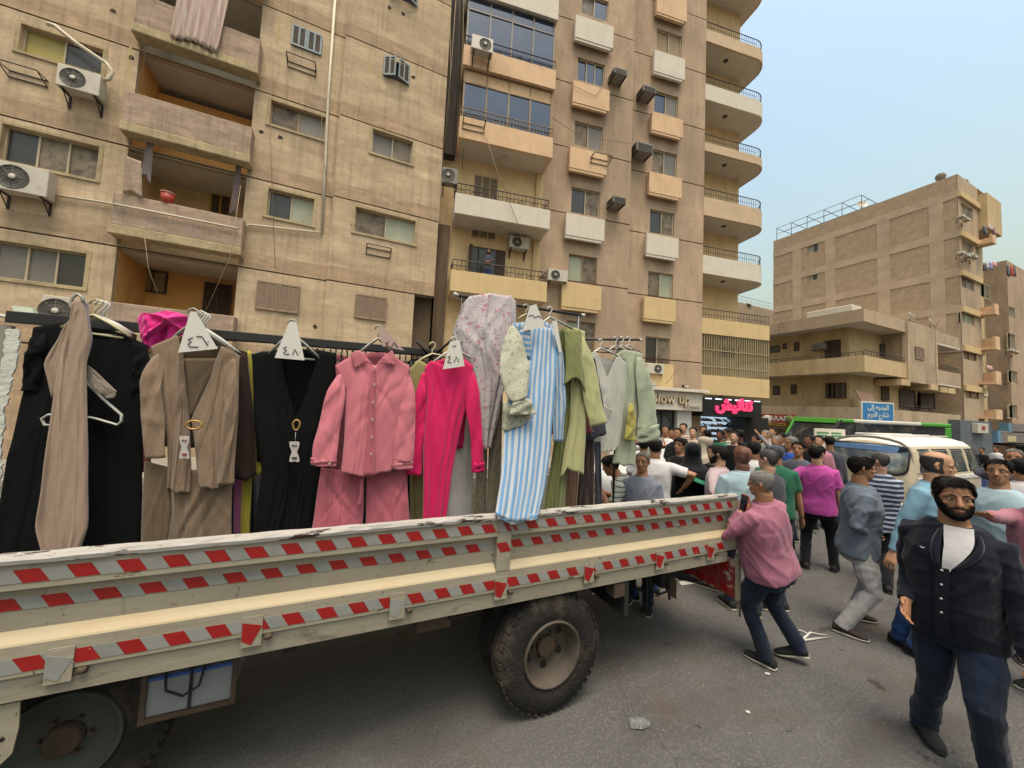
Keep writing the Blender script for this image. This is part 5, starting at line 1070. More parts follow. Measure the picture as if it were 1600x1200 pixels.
# wheels
DUST = mat('rim_dusty', '51483d', .75, .2, 5, .15, 30, col2='3d352c', mix=(.45, .65), scale2=4); TYRE = mat('lorry_tyre', '2a2826', .92, .2, 6, .5, 60, col2='5c5144', mix=(.50, .74), scale2=4.5, spec=.2)
def lorry_wheel(x, y, steer=0.0, dish=.11, m_rim=DUST, holes=True):
    R0, W_ = .405, .2; ax = np.array([math.sin(steer), -math.cos(steer), 0]); C = np.array([x, y, R0])
    t = MB(); t.lathe(C, ax, [(-W_, .225), (-W_, .30), (-W_+.03, .375), (-W_+.045, .393), (-W_+.06, R0), (-.125, R0+.001), (-.12, R0-.008), (-.108, R0-.008), (-.104, R0), (-.085, R0), (-.08, R0-.008), (-.07, R0-.008), (-.066, R0), (-.05, R0-.004), (-.03, .392), (-.016, .376), (-.002, .335), (.006, .29), (.002, .262), (-.008, .235), (-.012, .222)], 56, cap=False)
    w = t.build('wheel', TYRE, lorry)
    # tread blocks on the shoulder
    tb = MB(); e1 = np.array([0, 0, 1.0]); e2 = np.cross(ax, e1)
    for k in range(44):
        a = 2*math.pi*k/44; er = math.cos(a)*e2+math.sin(a)*e1; et = -math.sin(a)*e2+math.cos(a)*e1
        c = C+ax*-.035+er*(R0-.004); p = []
        for dz in (-.008, .008):
            for (da, db) in ((-.022, -.016), (.022, -.016), (.022, .016), (-.022, .016)): p.append(c+ax*da+et*db+er*dz-er*(.012 if da > 0 else 0))
        tb.box8(p)
    o = tb.build('tread', TYRE, w); o['kind'] = 'stuff'
    rm = MB(); rm.lathe(C, ax, [(-.19, .215), (.0, .222), (.006, .216), (.002, .207), (-.012, .203), (-.02, .196), (-dish+.02, .186), (-dish, .17), (-dish-.004, .10), (-dish+.01, .085), (-dish+.012, .01)], 48, cap=False); rim = rm.build('rim', m_rim, w)
    for k in range(6 if holes else 0):
        a = k*math.pi/3+.5; er = math.cos(a)*e2+math.sin(a)*e1
        h = MB(); h.lathe(C+ax*(-dish+.0008)+er*.142, ax, [(-.01, .026), (.0045, .024), (.005, .01)], 12); h.build('rim_hole', DARK, rim)
    hb = MB(); hb.lathe(C, ax, [(-dish-.02, .075), (-dish+.05, .07), (-dish+.055, .06), (-dish+.055, .01)], 20); hb.build('hub', RUSTY, rim)
    for k in range(6):
        a = k*math.pi/3; er = math.cos(a)*e2+math.sin(a)*e1; h = MB(); h.lathe(C+ax*(-dish+.01)+er*.09, ax, [(0, .011), (.022, .011), (.024, .004)], 6, 0, False); h.build('wheel_nut', RUSTY, rim)
    return w
lorry_wheel(1.435, TY+.025, 0, .135); lorry_wheel(1.435, TY+.275, 0, .1); lorry_wheel(1.435, TY+1.6, 0, .1)
lorry_wheel(-1.11, 2.55, .0, .05, mat('rim_pale_dust', '484c44', .85, .2, 5, .15, 30, col2='3f423b', mix=(.45, .65), scale2=5), False)
mb = MB(); mb.tube([(1.435, TY+.2, .39), (1.435, TY+1.6, .39)], .07, 10); mb.build('rear_axle', UND, lorry)
mb = MB()
for k in range(5): mb.box(.72+.05*k, 2.0-.05*k, TY+.56, TY+.64, .47+.022*k, .488+.022*k)
mb.build('leaf_spring', RUSTY, lorry)
mb = MB(); mb.tube([(.6, TY+.75, .55), (1.0, TY+.75, .55)], .13, 14); mb.build('air_tank', UND, lorry)
mb = MB(); mb.box(.5, .72, TY+.12, TY+.4, .68, .8); mb.build('step_box', RUSTY, lorry, .01)
# battery box
bx = [(-.775, .5), (-.425, .5), (-.425, .71), (-.775, .71)]
mb = MB(); mb.box(-.77, -.43, 2.42, 2.72, .515, .7); bb = mb.build('battery_box', mat('battery_case_grey', '85878a', .5, .08, 3), lorry)
mb = MB()
for x in (-.79, -.43): mb.box(x, x+.022, 2.405, 2.419, .49, .74)
mb.box(-.768, -.43, 2.404, 2.418, .492, .514); mb.build('battery_frame', RUSTY, lorry)
mb = MB(); mb.box(-.768, -.432, 2.412, 2.419, .683, .699); mb.build('blue_band', mat('battery_blue', '24519b', .5, .05), bb)
mb = MB(); mb.box(-.606, -.594, 2.41, 2.419, .516, .74); mb.build('strap', UND, bb)
mb = MB(); mb.tube([(-.70, 2.40, .72), (-.69, 2.39, .64), (-.62, 2.385, .60), (-.56, 2.39, .63), (-.545, 2.40, .72)], .006, 6); mb.build('battery_cable', UND, bb)
mb = MB(); mb.add([(-1.42, TY+.03, .55), (-1.16, TY+.03, .56), (-1.125, TY+.03, .60), (-1.115, TY+.03, .70), (-1.12, TY+.03, .80), (-1.42, TY+.03, .80), (-1.42, TY+.036, .55), (-1.16, TY+.036, .56), (-1.125, TY+.036, .60), (-1.115, TY+.036, .70), (-1.12, TY+.036, .80), (-1.42, TY+.036, .80)], [(5, 4, 3, 2, 1, 0), (6, 7, 8, 9, 10, 11)]+[(i, (i+1) % 6, 6+(i+1) % 6, 6+i) for i in range(6)]); pl = mb.build('bracket_plate', CRM, lorry)
mb = MB(); mb.lathe((-1.158, TY+.0295, .665), (0, -1, 0), [(0, .009), (.001, .009), (.0012, .001)], 12); mb.build('bolt_hole', DARK, pl)
mb = MB(); mb.box(-2.2, -1.19, TY+.01, TY+.029, .6, .72); mb.build('side_guard', UND, lorry)
# rear: dropped tailgate, bracket, lights, cables
TGR = mat('tailgate_red_worn', '8f2f2c', .6, .2, 4, .15, 30, col2='b9a59a', mix=(.55, .6), scale2=6)
mb = MB(); mb.box(TX1+.016, TX1+.04, TY+.012, TY+1.6, .47, .80); tg = mb.build('tailgate', TGR, lorry)
for z0, z1 in ((.50, .56), (.68, .74)):
    for k in range(12):
        y0 = TY+.07+.12*k; mb = MB(); mb.box8([(TX1+.011, y0, z0), (TX1+.0155, y0, z0), (TX1+.0155, y0+.06, z0), (TX1+.011, y0+.06, z0), (TX1+.011, y0+.03, z1), (TX1+.0155, y0+.03, z1), (TX1+.0155, y0+.09, z1), (TX1+.011, y0+.09, z1)]); mb.build('hazard_tape_red', TAPE_R, tg)
mb = MB(); mb.box(TX1+.008, TX1+.055, TY-.012, TY+.0115, .462, .83); mb.build('tailgate_edge', CRM, tg)
mb = MB(); mb.tube([(TX1+.03, TY-.01, .47), (TX1+.035, TY-.02, .40), (TX1+.03, TY-.02, .33)], .008, 6); mb.build('hanging_chain', RUSTY, tg)
mb = MB(); mb.box8([(2.80, 2.50, .46), (2.84, 2.46, .44), (2.84, 2.62, .56), (2.80, 2.66, .58), (2.80, 2.50, .60), (2.84, 2.46, .60), (2.84, 2.62, .74), (2.80, 2.66, .74)]); mb.build('tail_light_bracket', RUSTY, lorry)
mb = MB(); mb.box(2.78, 2.92, 2.5, 2.75, .60, .81); mb.box(2.72, 2.80, 2.52, 2.66, .52, .64); mb.build('tail_light_cluster', UND, lorry, .015)
mb = MB(); mb.tube([(2.46, 2.45, .82), (2.47, 2.44, .60), (2.46, 2.44, .42)], .008, 6); mb.build('hanging_cable', UND, lorry); mb = MB(); mb.tube([(2.49, 2.45, .82), (2.50, 2.44, .62), (2.58, 2.44, .53), (2.72, 2.46, .53), (2.78, 2.5, .60)], .009, 6); mb.build('hanging_cable', UND, lorry); mb = MB(); mb.tube([(2.74, 2.46, .55), (2.745, 2.45, .46)], .011, 6); mb.build('hanging_cable', UND, lorry)
mb = MB(); mb.box(2.05, 2.09, TY+.02, TY+.5, .55, .80); mb.build('mud_flap', UND, lorry)
mb = MB(); mb.box(1.95, 2.05, TY+.02, TY+.12, .70, .80); mb.build('mud_flap_bracket', RUSTY, lorry)
# cab bulkhead board with torn white edge, at the head of the bed
t = thing('bulkhead_board', 'grey headboard with a torn white paper edge at the left end of the bed', 'board', (-2.1, 3.0, .862))
mb = MB(); mb.box(-2.9, -1.70, 3.0, 3.03, .864, 2.42); mb.build('panel', mat('bulkhead_grey', '8e8c80', .8, .08, 2), t)
mb = MB(); r = random.Random(11); zs = np.linspace(.87, 2.40, 90); L_ = [-1.712+r.uniform(-.006, .005) for _ in zs]; Rr = [-1.665+r.uniform(-.008, .006)+.008*math.sin(9*z) for z in zs]
for i in range(89): mb.box8([(L_[i], 2.99, zs[i]), (Rr[i], 2.985, zs[i]), (Rr[i], 2.996, zs[i]), (L_[i], 2.998, zs[i]), (L_[i+1], 2.99, zs[i+1]), (Rr[i+1], 2.985, zs[i+1]), (Rr[i+1], 2.996, zs[i+1]), (L_[i+1], 2.998, zs[i+1])])
mb.build('torn_edge', mat('torn_paper_white', 'c9ccc2', .9, .1, 6, .3, 40, col2='4c443a', mix=(.66, .69), scale2=14), t)
# ---- litter
t = thing('bottle', 'small clear plastic bottle lying on the asphalt beside the rear wheel', 'bottle', on_ground(998, 1137)); P = on_ground(998, 1137); ax = np.array([.8, -.35, 0])
PET = bpy.data.materials.new('clear_plastic'); PET.use_nodes = True; b_ = PET.node_tree.nodes['Principled BSDF']; b_.inputs['Base Color'].default_value = (.85, .88, .88, 1); b_.inputs['Roughness'].default_value = .12; b_.inputs['Transmission Weight'].default_value = .92; b_.inputs['IOR'].default_value = 1.15
c = P+np.array([0, 0, .030]); mb = MB(); mb.lathe(c, ax, [(-.06, .004), (-.06, .026), (-.05, .03), (-.02, .028), (0, .030), (.03, .03), (.05, .02), (.06, .013), (.075, .013), (.075, .003)], 20); mb.build('body', PET, t)
mb = MB(); mb.lathe(c, ax, [(-.015, .0305), (.02, .0308)], 20); mb.build('label_band', PET, t)
def litter(px, py, pts, label, m):
    P = on_ground(px, py); mb = MB(); n = len(pts); z = .006
    mb.add([(P[0]+x, P[1]+y, gz(P[0]+x)+z+.01*((i*7) % 3)/3) for i, (x, y) in enumerate(pts)], [tuple(range(n))]); o = mb.build('paper_scrap', m); o.modifiers.new('thick', 'SOLIDIFY').thickness = .002; tag(o, label, 'litter', 'paper scraps on the road')
PAP = mat('paper_white', 'cfcfc9', .8, .05)
litter(935, 927, [(-.1, 0), (.02, -.06), (.08, .0), (.0, .07)], 'torn white paper on the road behind the rear tyre', PAP); litter(1072, 912, [(-.1, -.02), (.1, -.05), (.12, .05), (-.06, .06)], 'crumpled white paper seen under the dropped tailgate', PAP)
for k in range(4):
    px, py = rnd.uniform(880, 1400), rnd.uniform(945, 1160); a_ = rnd.uniform(0, 3); s_ = rnd.uniform(.012, .03); litter(px, py, [(s_*math.cos(a_+q)*rnd.uniform(.7, 1.4), s_*math.sin(a_+q)*rnd.uniform(.4, 1)) for q in (0, 1.5, 3.1, 4.6)], 'small crumpled paper bit on the open asphalt', PAP if k % 3 else PAVE)
for k in range(22):
    px, py = rnd.uniform(900, 1420), rnd.uniform(930, 1150); P = on_ground(px, py); s = rnd.uniform(.002, .006); mb = MB(); mb.box8([(P[0]+s*a*rnd.uniform(.6, 1.3), P[1]+s*b*rnd.uniform(.6, 1.3), P[2]+.002+s*c) for a, b, c in ((-1, -1, 0), (1, -1, 0), (1, 1, 0), (-1, 1, 0), (-.6, -.6, .6), (.6, -.6, .6), (.6, .6, .6), (-.6, .6, .6))])
    tag(mb.build('pebble', PAVE), 'small pale stone chip lying on the asphalt', 'pebble', 'stone chips on the asphalt')
# ================================================================== clothes on racks in the lorry bed
def fabric(name, col, rough=.85, var=.06, weave=38, bump=.22, sheen=.2, **k):
    c0 = lin(col); m = mat(name, tuple(x*.85 for x in c0), rough, var, 3.0, bump, weave, bdist=.008, spec=.15, **k)
    m.node_tree.nodes['Principled BSDF'].inputs['Sheen Weight'].default_value = sheen
    return m
F_BLACK = fabric('cloth_black', '0a0d0e', .95, .1, sheen=0); F_BLACK2 = fabric('cloth_black_knit', '0c0e0f', .95, .1, sheen=0)
F_BEIGE = fabric('cloth_beige_satin', 'a38d7a', .6, .04); F_TAUPE = fabric('cloth_taupe_crinkle', '8c7762', .85, .08, 90, .4)
F_TAUPE2 = fabric('cloth_taupe_dim', '75634f', .85, .08, 240, .3)
F_ROSE = fabric('cloth_rose', 'cb7783', .75, .05, 500, .15); F_ROSE2 = fabric('cloth_rose_trousers', 'b5626f', .75, .05, 500, .15)
F_HOT = fabric('cloth_hot_pink', 'd3165f', .7, .05); F_HOTB = fabric('cloth_fuchsia', 'e0268a', .6, .05); F_WHITE = fabric('cloth_white', 'b9b5ad', .85, .05)
F_YEL = fabric('cloth_yellow', 'b9ae45', .8, .05); F_CRE = fabric('cloth_cream_yellow', 'a59a68', .8, .05); F_BRN = fabric('cloth_dark_brown', '33231e', .85, .08)
F_OLIVE = fabric('cloth_olive', '7d8250', .85, .08, 300, .3); F_LIME = fabric('cloth_pale_lime', 'b5b583', .85, .06, 300, .3); F_NAVY = fabric('cloth_navy', '16202c', .8, .06)
F_PALE = fabric('cloth_pale_grey', 'b9b9b0', .85, .05, 300, .2); F_MINT = fabric('cloth_pale_mint', 'a8b198', .85, .05, 300, .2); F_LEM = fabric('cloth_lemon', 'a8a052', .8, .05); F_MAUVE = fabric('cloth_mauve', '9a5a80', .8, .05); F_TAN = fabric('cloth_tan_brown', '7d5f4d', .85, .06); F_MAR = fabric('cloth_maroon', '4a1f22', .85, .06)
def floral(name, base, c1, c2, c3, sc):
    m = bpy.data.materials.new(name); m.use_nodes = True; nt = m.node_tree; N = nt.nodes; L = nt.links; b = N['Principled BSDF']; b.inputs['Roughness'].default_value = .85; b.inputs['Specular IOR Level'].default_value = .15
    tc = N.new('ShaderNodeTexCoord'); prev = None
    nz = N.new('ShaderNodeTexNoise'); nz.inputs['Scale'].default_value = sc*.9; nz.inputs['Detail'].default_value = 3; L.new(tc.outputs['UV'], nz.inputs[0])
    vm = N.new('ShaderNodeVectorMath'); vm.operation = 'MULTIPLY_ADD'; vm.inputs[1].default_value = (.09, .09, .09); L.new(nz.outputs['Color'], vm.inputs[0]); L.new(tc.outputs['UV'], vm.inputs[2])
    for k, (col, s, lo, hi) in enumerate(((c1, sc, .30, .24), (c2, sc*1.55, .24, .18), (c3, sc*2.4, .17, .11))):
        v = N.new('ShaderNodeTexVoronoi'); v.inputs['Scale'].default_value = s; v.inputs['Randomness'].default_value = 1; L.new(vm.outputs[0], v.inputs['Vector'])
        r = N.new('ShaderNodeMapRange'); r.inputs[1].default_value = hi; r.inputs[2].default_value = lo; r.inputs[3].default_value = .85; r.inputs[4].default_value = 0; L.new(v.outputs['Distance'], r.inputs[0])
        x = N.new('ShaderNodeMix'); x.data_type = 'RGBA'; L.new(r.outputs[0], x.inputs[0])
        if prev is None: x.inputs[6].default_value = (*[q*.7 for q in lin(base)], 1)
        else: L.new(prev, x.inputs[6])
        x.inputs[7].default_value = (*[q*.7 for q in lin(col)], 1); prev = x.outputs[2]
    # fine dark stems
    w = N.new('ShaderNodeTexNoise'); w.inputs['Scale'].default_value = sc*1.2; w.inputs['Detail'].default_value = 1; L.new(vm.outputs[0], w.inputs[0])
    r = N.new('ShaderNodeMapRange'); r.inputs[1].default_value = .0; r.inputs[2].default_value = .018; r.inputs[3].default_value = .6; r.inputs[4].default_value = 0
    ab = N.new('ShaderNodeMath'); ab.operation = 'SUBTRACT'; ab.inputs[1].default_value = .5; L.new(w.outputs[0], ab.inputs[0]); a2 = N.new('ShaderNodeMath'); a2.operation = 'ABSOLUTE'; L.new(ab.outputs[0], a2.inputs[0]); L.new(a2.outputs[0], r.inputs[0])
    x = N.new('ShaderNodeMix'); x.data_type = 'RGBA'; L.new(r.outputs[0], x.inputs[0]); L.new(prev, x.inputs[6]); x.inputs[7].default_value = (*lin('5a5a52'), 1)
    L.new(x.outputs[2], b.inputs['Base Color']); return m
FL_PINK = floral('cloth_floral_pink', 'bdb6b8', 'b4768a', '8a7780', '6f7d68', 20); FL_GRN = floral('cloth_floral_green', 'b3b3a2', '7d9070', 'a59a63', '8a5f58', 26); FL_BRN = floral('cloth_floral_brown', '948a77', '7b5a52', '77785c', '8a7f4a', 30)
def striped(name, c1, c2, per, horiz=False):
    m = bpy.data.materials.new(name); m.use_nodes = True; nt = m.node_tree; N = nt.nodes; L = nt.links; b = N['Principled BSDF']; b.inputs['Roughness'].default_value = .85; b.inputs['Specular IOR Level'].default_value = .15
    tc = N.new('ShaderNodeTexCoord'); sp = N.new('ShaderNodeSeparateXYZ'); L.new(tc.outputs['UV'], sp.inputs[0])
    nz = N.new('ShaderNodeTexNoise'); nz.inputs['Scale'].default_value = 5; L.new(tc.outputs['UV'], nz.inputs[0])
    ma = N.new('ShaderNodeMath'); ma.operation = 'MULTIPLY_ADD'; ma.inputs[1].default_value = .012; L.new(nz.outputs[0], ma.inputs[0]); L.new(sp.outputs[1 if horiz else 0], ma.inputs[2])
    mu = N.new('ShaderNodeMath'); mu.operation = 'MULTIPLY'; mu.inputs[1].default_value = 1/per; L.new(ma.outputs[0], mu.inputs[0]); fr = N.new('ShaderNodeMath'); fr.operation = 'FRACT'; L.new(mu.outputs[0], fr.inputs[0])
    r = N.new('ShaderNodeValToRGB'); r.color_ramp.interpolation = 'LINEAR'; e = r.color_ramp.elements; e[0].position = 0; e[0].color = (*[q*.72 for q in lin(c1)], 1); e[1].position = .44; e[1].color = (*[q*.72 for q in lin(c1)], 1)
    for p, c in ((.5, c2), (.94, c2), (1.0, c1)): q = e.new(p); q.color = (*[x*.72 for x in lin(c)], 1)
    L.new(fr.outputs[0], r.inputs[0]); L.new(r.outputs[0], b.inputs['Base Color']); return m
F_STR = striped('cloth_blue_stripe', 'b4bac0', '6d97c0', .052); F_STRH = striped('cloth_blue_stripe_across', 'b4bac0', '6d97c0', .045, True); F_BSTR = striped('cloth_brown_stripe', 'b0a79a', '6d5247', .03)
def pl(pts, n):
    pts = np.array(pts, float); d = np.r_[0, np.cumsum(np.linalg.norm(np.diff(pts, axis=0), axis=1))]; t = np.linspace(0, d[-1], n)
    lin_ = np.stack([np.interp(t, d, pts[:, k]) for k in range(pts.shape[1])], 1)
    if len(pts) > 2:        # soften corners
        for _ in range(2):
            q = lin_.copy(); q[1:-1] = .25*lin_[:-2]+.5*lin_[1:-1]+.25*lin_[2:]; lin_ = q
    return lin_
def cloth(name, m, par, T, L_, R__, B, Y, t=.03, nf=5, amp=.012, seed=0, side=1, nu=64, nv=56, diag=1.0, back=False, tlow=.25):
    """a hanging panel given by its outline; Y = distance at top and bottom; it bulges and folds towards the viewer"""
    r = random.Random(seed*31+7); Yt, Yb = (Y, Y) if not hasattr(Y, '__len__') else Y
    T, B = pl(T, nu+1), pl(B, nu+1); L_, R__ = pl(L_, nv+1), pl(R__, nv+1)
    u = np.linspace(0, 1, nu+1)[None, :, None]; v = np.linspace(0, 1, nv+1)[:, None, None]
    P = (1-v)*T[None]+v*B[None]+(1-u)*L_[:, None]+u*R__[:, None]-((1-u)*(1-v)*T[0]+u*(1-v)*T[-1]+(1-u)*v*B[0]+u*v*B[-1])
    U, V = np.meshgrid(np.linspace(0, 1, nu+1), np.linspace(0, 1, nv+1))
    ph = [r.uniform(0, 6.28) for _ in range(8)]; f = np.zeros_like(U)
    for i in range(int(nf*3)+2):
        u0, dr, w, am, v0 = r.uniform(0, 1), r.gauss(0, .12), r.choice((.018, .028, .045, .07))*(3.2/max(nf, 1.5))**.6, r.choice((-1, 1, 1))*r.uniform(.25, 1), r.uniform(-.5, .55)
        e = np.clip((V-v0)/.45, 0, 1); e = e*e*(3-2*e); x = (U-u0-dr*(V-.4)-.015*np.sin(5*V+ph[i % 8]))/(w*(.8+.5*V)); f += am*np.exp(-x*x)*e
    f = amp*(f*.82+.35*np.sin(4.5*U+ph[0]+2*V)*np.clip(V*2, 0, 1))
    for i in range(4):
        sg = r.choice((-1, 1)); c0 = r.uniform(.1, .5); x = (V-c0-sg*(U-.5)*r.uniform(.5, 1.0))/r.uniform(.03, .07); f += diag*amp*.45*np.exp(-x*x)*np.exp(-((V-.3)/.3)**2)*r.choice((-1, 1))
    f += amp*.12*np.sin(23*V+7*U+ph[7])*np.sin(17*U+5*V)
    bul = .5*t*np.sqrt(np.clip(1-(2*U-1)**2, 0, 1))*(tlow+(1-tlow)*np.clip(V*3, 0, 1))
    Yw = Yt+(Yb-Yt)*V
    verts = []; uvs = []
    x0 = None
    P[:, :, 1] += (V**4)*2.2*np.sin(9*U+ph[2])*np.sin(4*U+ph[3]); P[:, :, 0] += 1.3*np.sin(7*V+ph[4])*V*np.where(np.abs(U-.5) > .3, 1, .4)
    for j in range(nv+1):
        for i in range(nu+1):
            q = on_y(P[j, i, 0], P[j, i, 1], Yw[j, i])
            verts.append((q[0], Yw[j, i]-side*bul[j, i]-side*f[j, i], q[2])); uvs.append((q[0], q[2]))
    # uv x follows the cloth across its width so that stripes hang with it
    W = np.linalg.norm(np.array(verts[nu//1])-np.array(verts[0])); mid = nv//2; W = np.linalg.norm(np.array(verts[mid*(nu+1)+nu])-np.array(verts[mid*(nu+1)]))
    if not m.name.startswith('cloth_floral'): uvs = [(i/nu*W*1.15, uvs[j*(nu+1)+i][1]) for j in range(nv+1) for i in range(nu+1)]
    n = nu+1; fs = [(j*n+i, (j+1)*n+i, (j+1)*n+i+1, j*n+i+1) for j in range(nv) for i in range(nu)]
    mb = MB(); mb.add(verts, fs, 0, uvs, True); o = mb.build(name, m, par)
    sd = o.modifiers.new('cloth', 'SOLIDIFY'); sd.thickness = .0016; sd.offset = 0
    return o
def sleeve(name, m, par, pts, Y, thick=.035, seed=1, n=32, k=34, ruffle=0.0):
    r = random.Random(seed*17+3); P = pl([(a, b, c) for a, b, c in pts], k); rings = []; uvs = []; ph = [r.uniform(0, 6.28) for _ in range(5)]
    RD = [(r.uniform(.05, .95), r.uniform(-.3, .3), r.uniform(.02, .05), r.uniform(.004, .014)*r.choice((1, 1, -.7))) for _ in range(9)]+[(r.uniform(-.8, .8), r.uniform(-.4, .4), r.uniform(.10, .22), -1) for _ in range(3)]
    def rid(v, c): return sum(q[3]*math.exp(-((v-q[0]-q[1]*c)/q[2])**2) if q[3] != -1 else .010*math.exp(-((c-q[0]-q[1]*(v-.5))/q[2])**2) for q in RD)*min(1, 6*v)
    Yt, Yb = (Y, Y) if not hasattr(Y, '__len__') else Y; acc = 0; prev = None
    for i in range(k):
        v = i/(k-1); y = Yt+(Yb-Yt)*v; c = on_y(P[i, 0], P[i, 1], y); e = on_y(P[i, 0]+1, P[i, 1], y); s = np.linalg.norm(e-c)
        tg_ = P[min(i+1, k-1), :2]-P[max(i-1, 0), :2]; tg_ /= np.linalg.norm(tg_)+1e-9; nx = np.array([tg_[1], tg_[0]])  # screen perp -> (x, z)
        pa = on_y(P[i, 0]-tg_[1]*P[i, 2], P[i, 1]+tg_[0]*P[i, 2], y); pb = on_y(P[i, 0]+tg_[1]*P[i, 2], P[i, 1]-tg_[0]*P[i, 2], y); hw = (pb-pa)/2; c = (pa+pb)/2
        if prev is not None: acc += np.linalg.norm(c-prev)
        prev = c; row = []; top_ = 1 if k < 10 else .3+.7*min(1, v*5)**.7
        for j in range(n):
            a = 2*math.pi*j/n; wr = 1+.06*math.sin(2*a+ph[0]+3*v)+.05*math.sin(9*v+2*a+ph[1])*math.sin(14*v+ph[3])+.03*math.sin(21*v-3*a+ph[2])+(ruffle*math.sin(7*a+ph[3])*max(0, v-.75)*4 if ruffle else 0)
            q = c+hw*math.cos(a)*(1+.03*math.sin(13*v+ph[4]))*top_; row.append((q[0], y+.03*(1-top_)-.36*thick*top_*math.sin(a)*wr-.5*(math.sin(a) > 0)*rid(v, math.cos(a))-.006*math.sin(11*v+3*math.cos(a)+ph[1]), q[2])); uvs.append((j/n*.5, acc))
        rings.append(row)
    mb = MB(); nn = n; vs = [p for rr_ in rings for p in rr_]
    fs = [(i*nn+j, i*nn+(j+1) % nn, (i+1)*nn+(j+1) % nn, (i+1)*nn+j) for i in range(k-1) for j in range(nn)]
    mb.add(vs, fs, 0, uvs, True); o = mb.build(name, m, par); sd = o.modifiers.new('cloth', 'SOLIDIFY'); sd.thickness = .0016; return o
def strokes(name, m, par, lines, Y, r=.0022, flat=None):
    mb = MB()
    for L_ in lines: mb.tube([on_y(x, y, Y) for x, y in L_], r, 5)
    return mb.build(name, m, par)
GRP = 'clothes hanging on racks in the lorry bed'
def garment(label, cat, px, py, Y, name=None): return thing(name or cat.replace(' ', '_'), label, cat, on_y(px, py, Y), GRP)
PLW = mat('hanger_white_plastic', 'c4c4bb', .4, .04, 3); PLC = mat('hanger_cream_plastic', 'b9b48e', .4, .04, 3); PLG = mat('hanger_grey_plastic', '9a9a90', .4, .05, 3); BARM = mat('rack_black_paint', '131313', .5, .1, 4); STEEL = mat('rack_steel', '6d7078', .35, .1, 4, metal=.6)
HG = 'plastic clothes hangers'
def hanger(label, top, l, r_, Y, m=PLW, w=.016, bar=True, group=HG):
    t = thing('clothes_hanger', label, 'hanger', on_y(*top, Y), group); a, b, c = on_y(*top, Y), on_y(*l, Y), on_y(*r_, Y); nk = np.array([a[0], Y, a[2]-.075]); mb = MB()
    mb.tube([nk+np.array([0, 0, -.01]), nk+np.array([0, 0, .03]), a+np.array([.022, 0, -.012]), a+np.array([.018, 0, .008]), a+np.array([0, 0, .016]), a+np.array([-.02, 0, .006]), a+np.array([-.024, 0, -.014])], .006, 8); mb.build('hook', m, t)
    mb = MB(); mb.tube([b, nk*.55+b*.45+np.array([0, 0, .006]), nk, nk*.55+c*.45+np.array([0, 0, .006]), c], w, 8, flat=.45); mb.build('shoulder_bar', m, t)
    if bar: mb = MB(); mb.tube([b+np.array([.03, 0, -.012]), c+np.array([-.03, 0, -.012])], .007, 6); mb.build('lower_bar', m, t)
    return t
CARD = mat('price_card_paper', 'd9d6ce', .8, .03, 4); CARDP = mat('price_card_pink', 'b59a94', .8, .03, 4); INK = mat('marker_ink', '2a2022', .6, 0)
def price(label, corners, digits, Y, m=CARD):
    t = thing('price_card', label, 'price card', on_y(*corners[0], Y), 'handwritten price cards'); mb = MB(); q = [on_y(*c, Y) for c in corners]; n = len(q)
    mb.add(q+[p+np.array([0, .0025, 0]) for p in q], [tuple(range(n))[::-1], tuple(range(n, 2*n))]+[(i, (i+1) % n, n+(i+1) % n, n+i) for i in range(n)]); mb.build('card', m, t)
    if digits: strokes('handwritten_digits', INK, t, digits, Y-.002, .0026)
    return t
def z53(x0, y0): return lambda pts: [(x0+a/5.3333, y0+b/5.3333) for a, b in pts]
# ---- racks
t = thing('clothes_rack', 'long black flat bar rack carrying the dresses and pink outfit', 'clothes rack', (-.4, 3.0, .862), 'clothes racks in the lorry bed')
p0, p1 = on_y(0, 509, 3.0), on_y(690, 552, 3.0)
mb = MB(); mb.box8([(-1.72, 2.985, 2.435), (p1[0], 2.985, p1[2]-.03), (p1[0], 3.015, p1[2]-.03), (-1.72, 3.015, 2.435), (-1.72, 2.985, 2.50), (p1[0], 2.985, p1[2]+.025), (p1[0], 3.015, p1[2]+.025), (-1.72, 3.015, 2.50)]); mb.build('top_bar', BARM, t, .004)
for x in (-1.2, p1[0]-.02):
    mb = MB(); mb.box(x-.018, x+.018, 2.985, 3.015, .863, p1[2]-.031 if x > 0 else 2.434); mb.build('post', BARM, t)
    mb = MB(); mb.box(x-.02, x+.02, 2.75, 3.35, .8625, .885); mb.build('foot', BARM, t)
mb = MB(); mb.tube([on_y(651, 533, 2.9), on_y(676, 562, 3.0)], .010, 6); mb.build('brace', BARM, t); mb = MB(); mb.tube([on_y(682, 552, 3.0), on_y(705, 532, 2.75)], .010, 6); mb.build('end_arm', BARM, t)
t = thing('clothes_rack', 'raised thin black rail rack under the floral scarf and striped robe', 'clothes rack', (1.2, 3.1, .862), 'clothes racks in the lorry bed')
a, b = on_y(716, 462, 3.0), on_y(908, 493, 3.0); mb = MB(); mb.tube([a, b], .014, 8); mb.build('top_bar', BARM, t)
for k, p in enumerate((a, b)):
    mb = MB(); mb.tube([p+np.array([.03*(1-2*k), 0, 0]), (p[0]+.03*(1-2*k), 3.0, .863)], .012, 8); mb.build('post', STEEL if k else BARM, t); mb = MB(); mb.tube([p, p+np.array([.04*(2*k-1), 0, .01])], .017, 8); mb.build('end_cap', PLW, t)
t = thing('clothes_rack', 'short black rail rack holding the pale blouses at the tail', 'clothes rack', (2.6, 3.1, .862), 'clothes racks in the lorry bed')
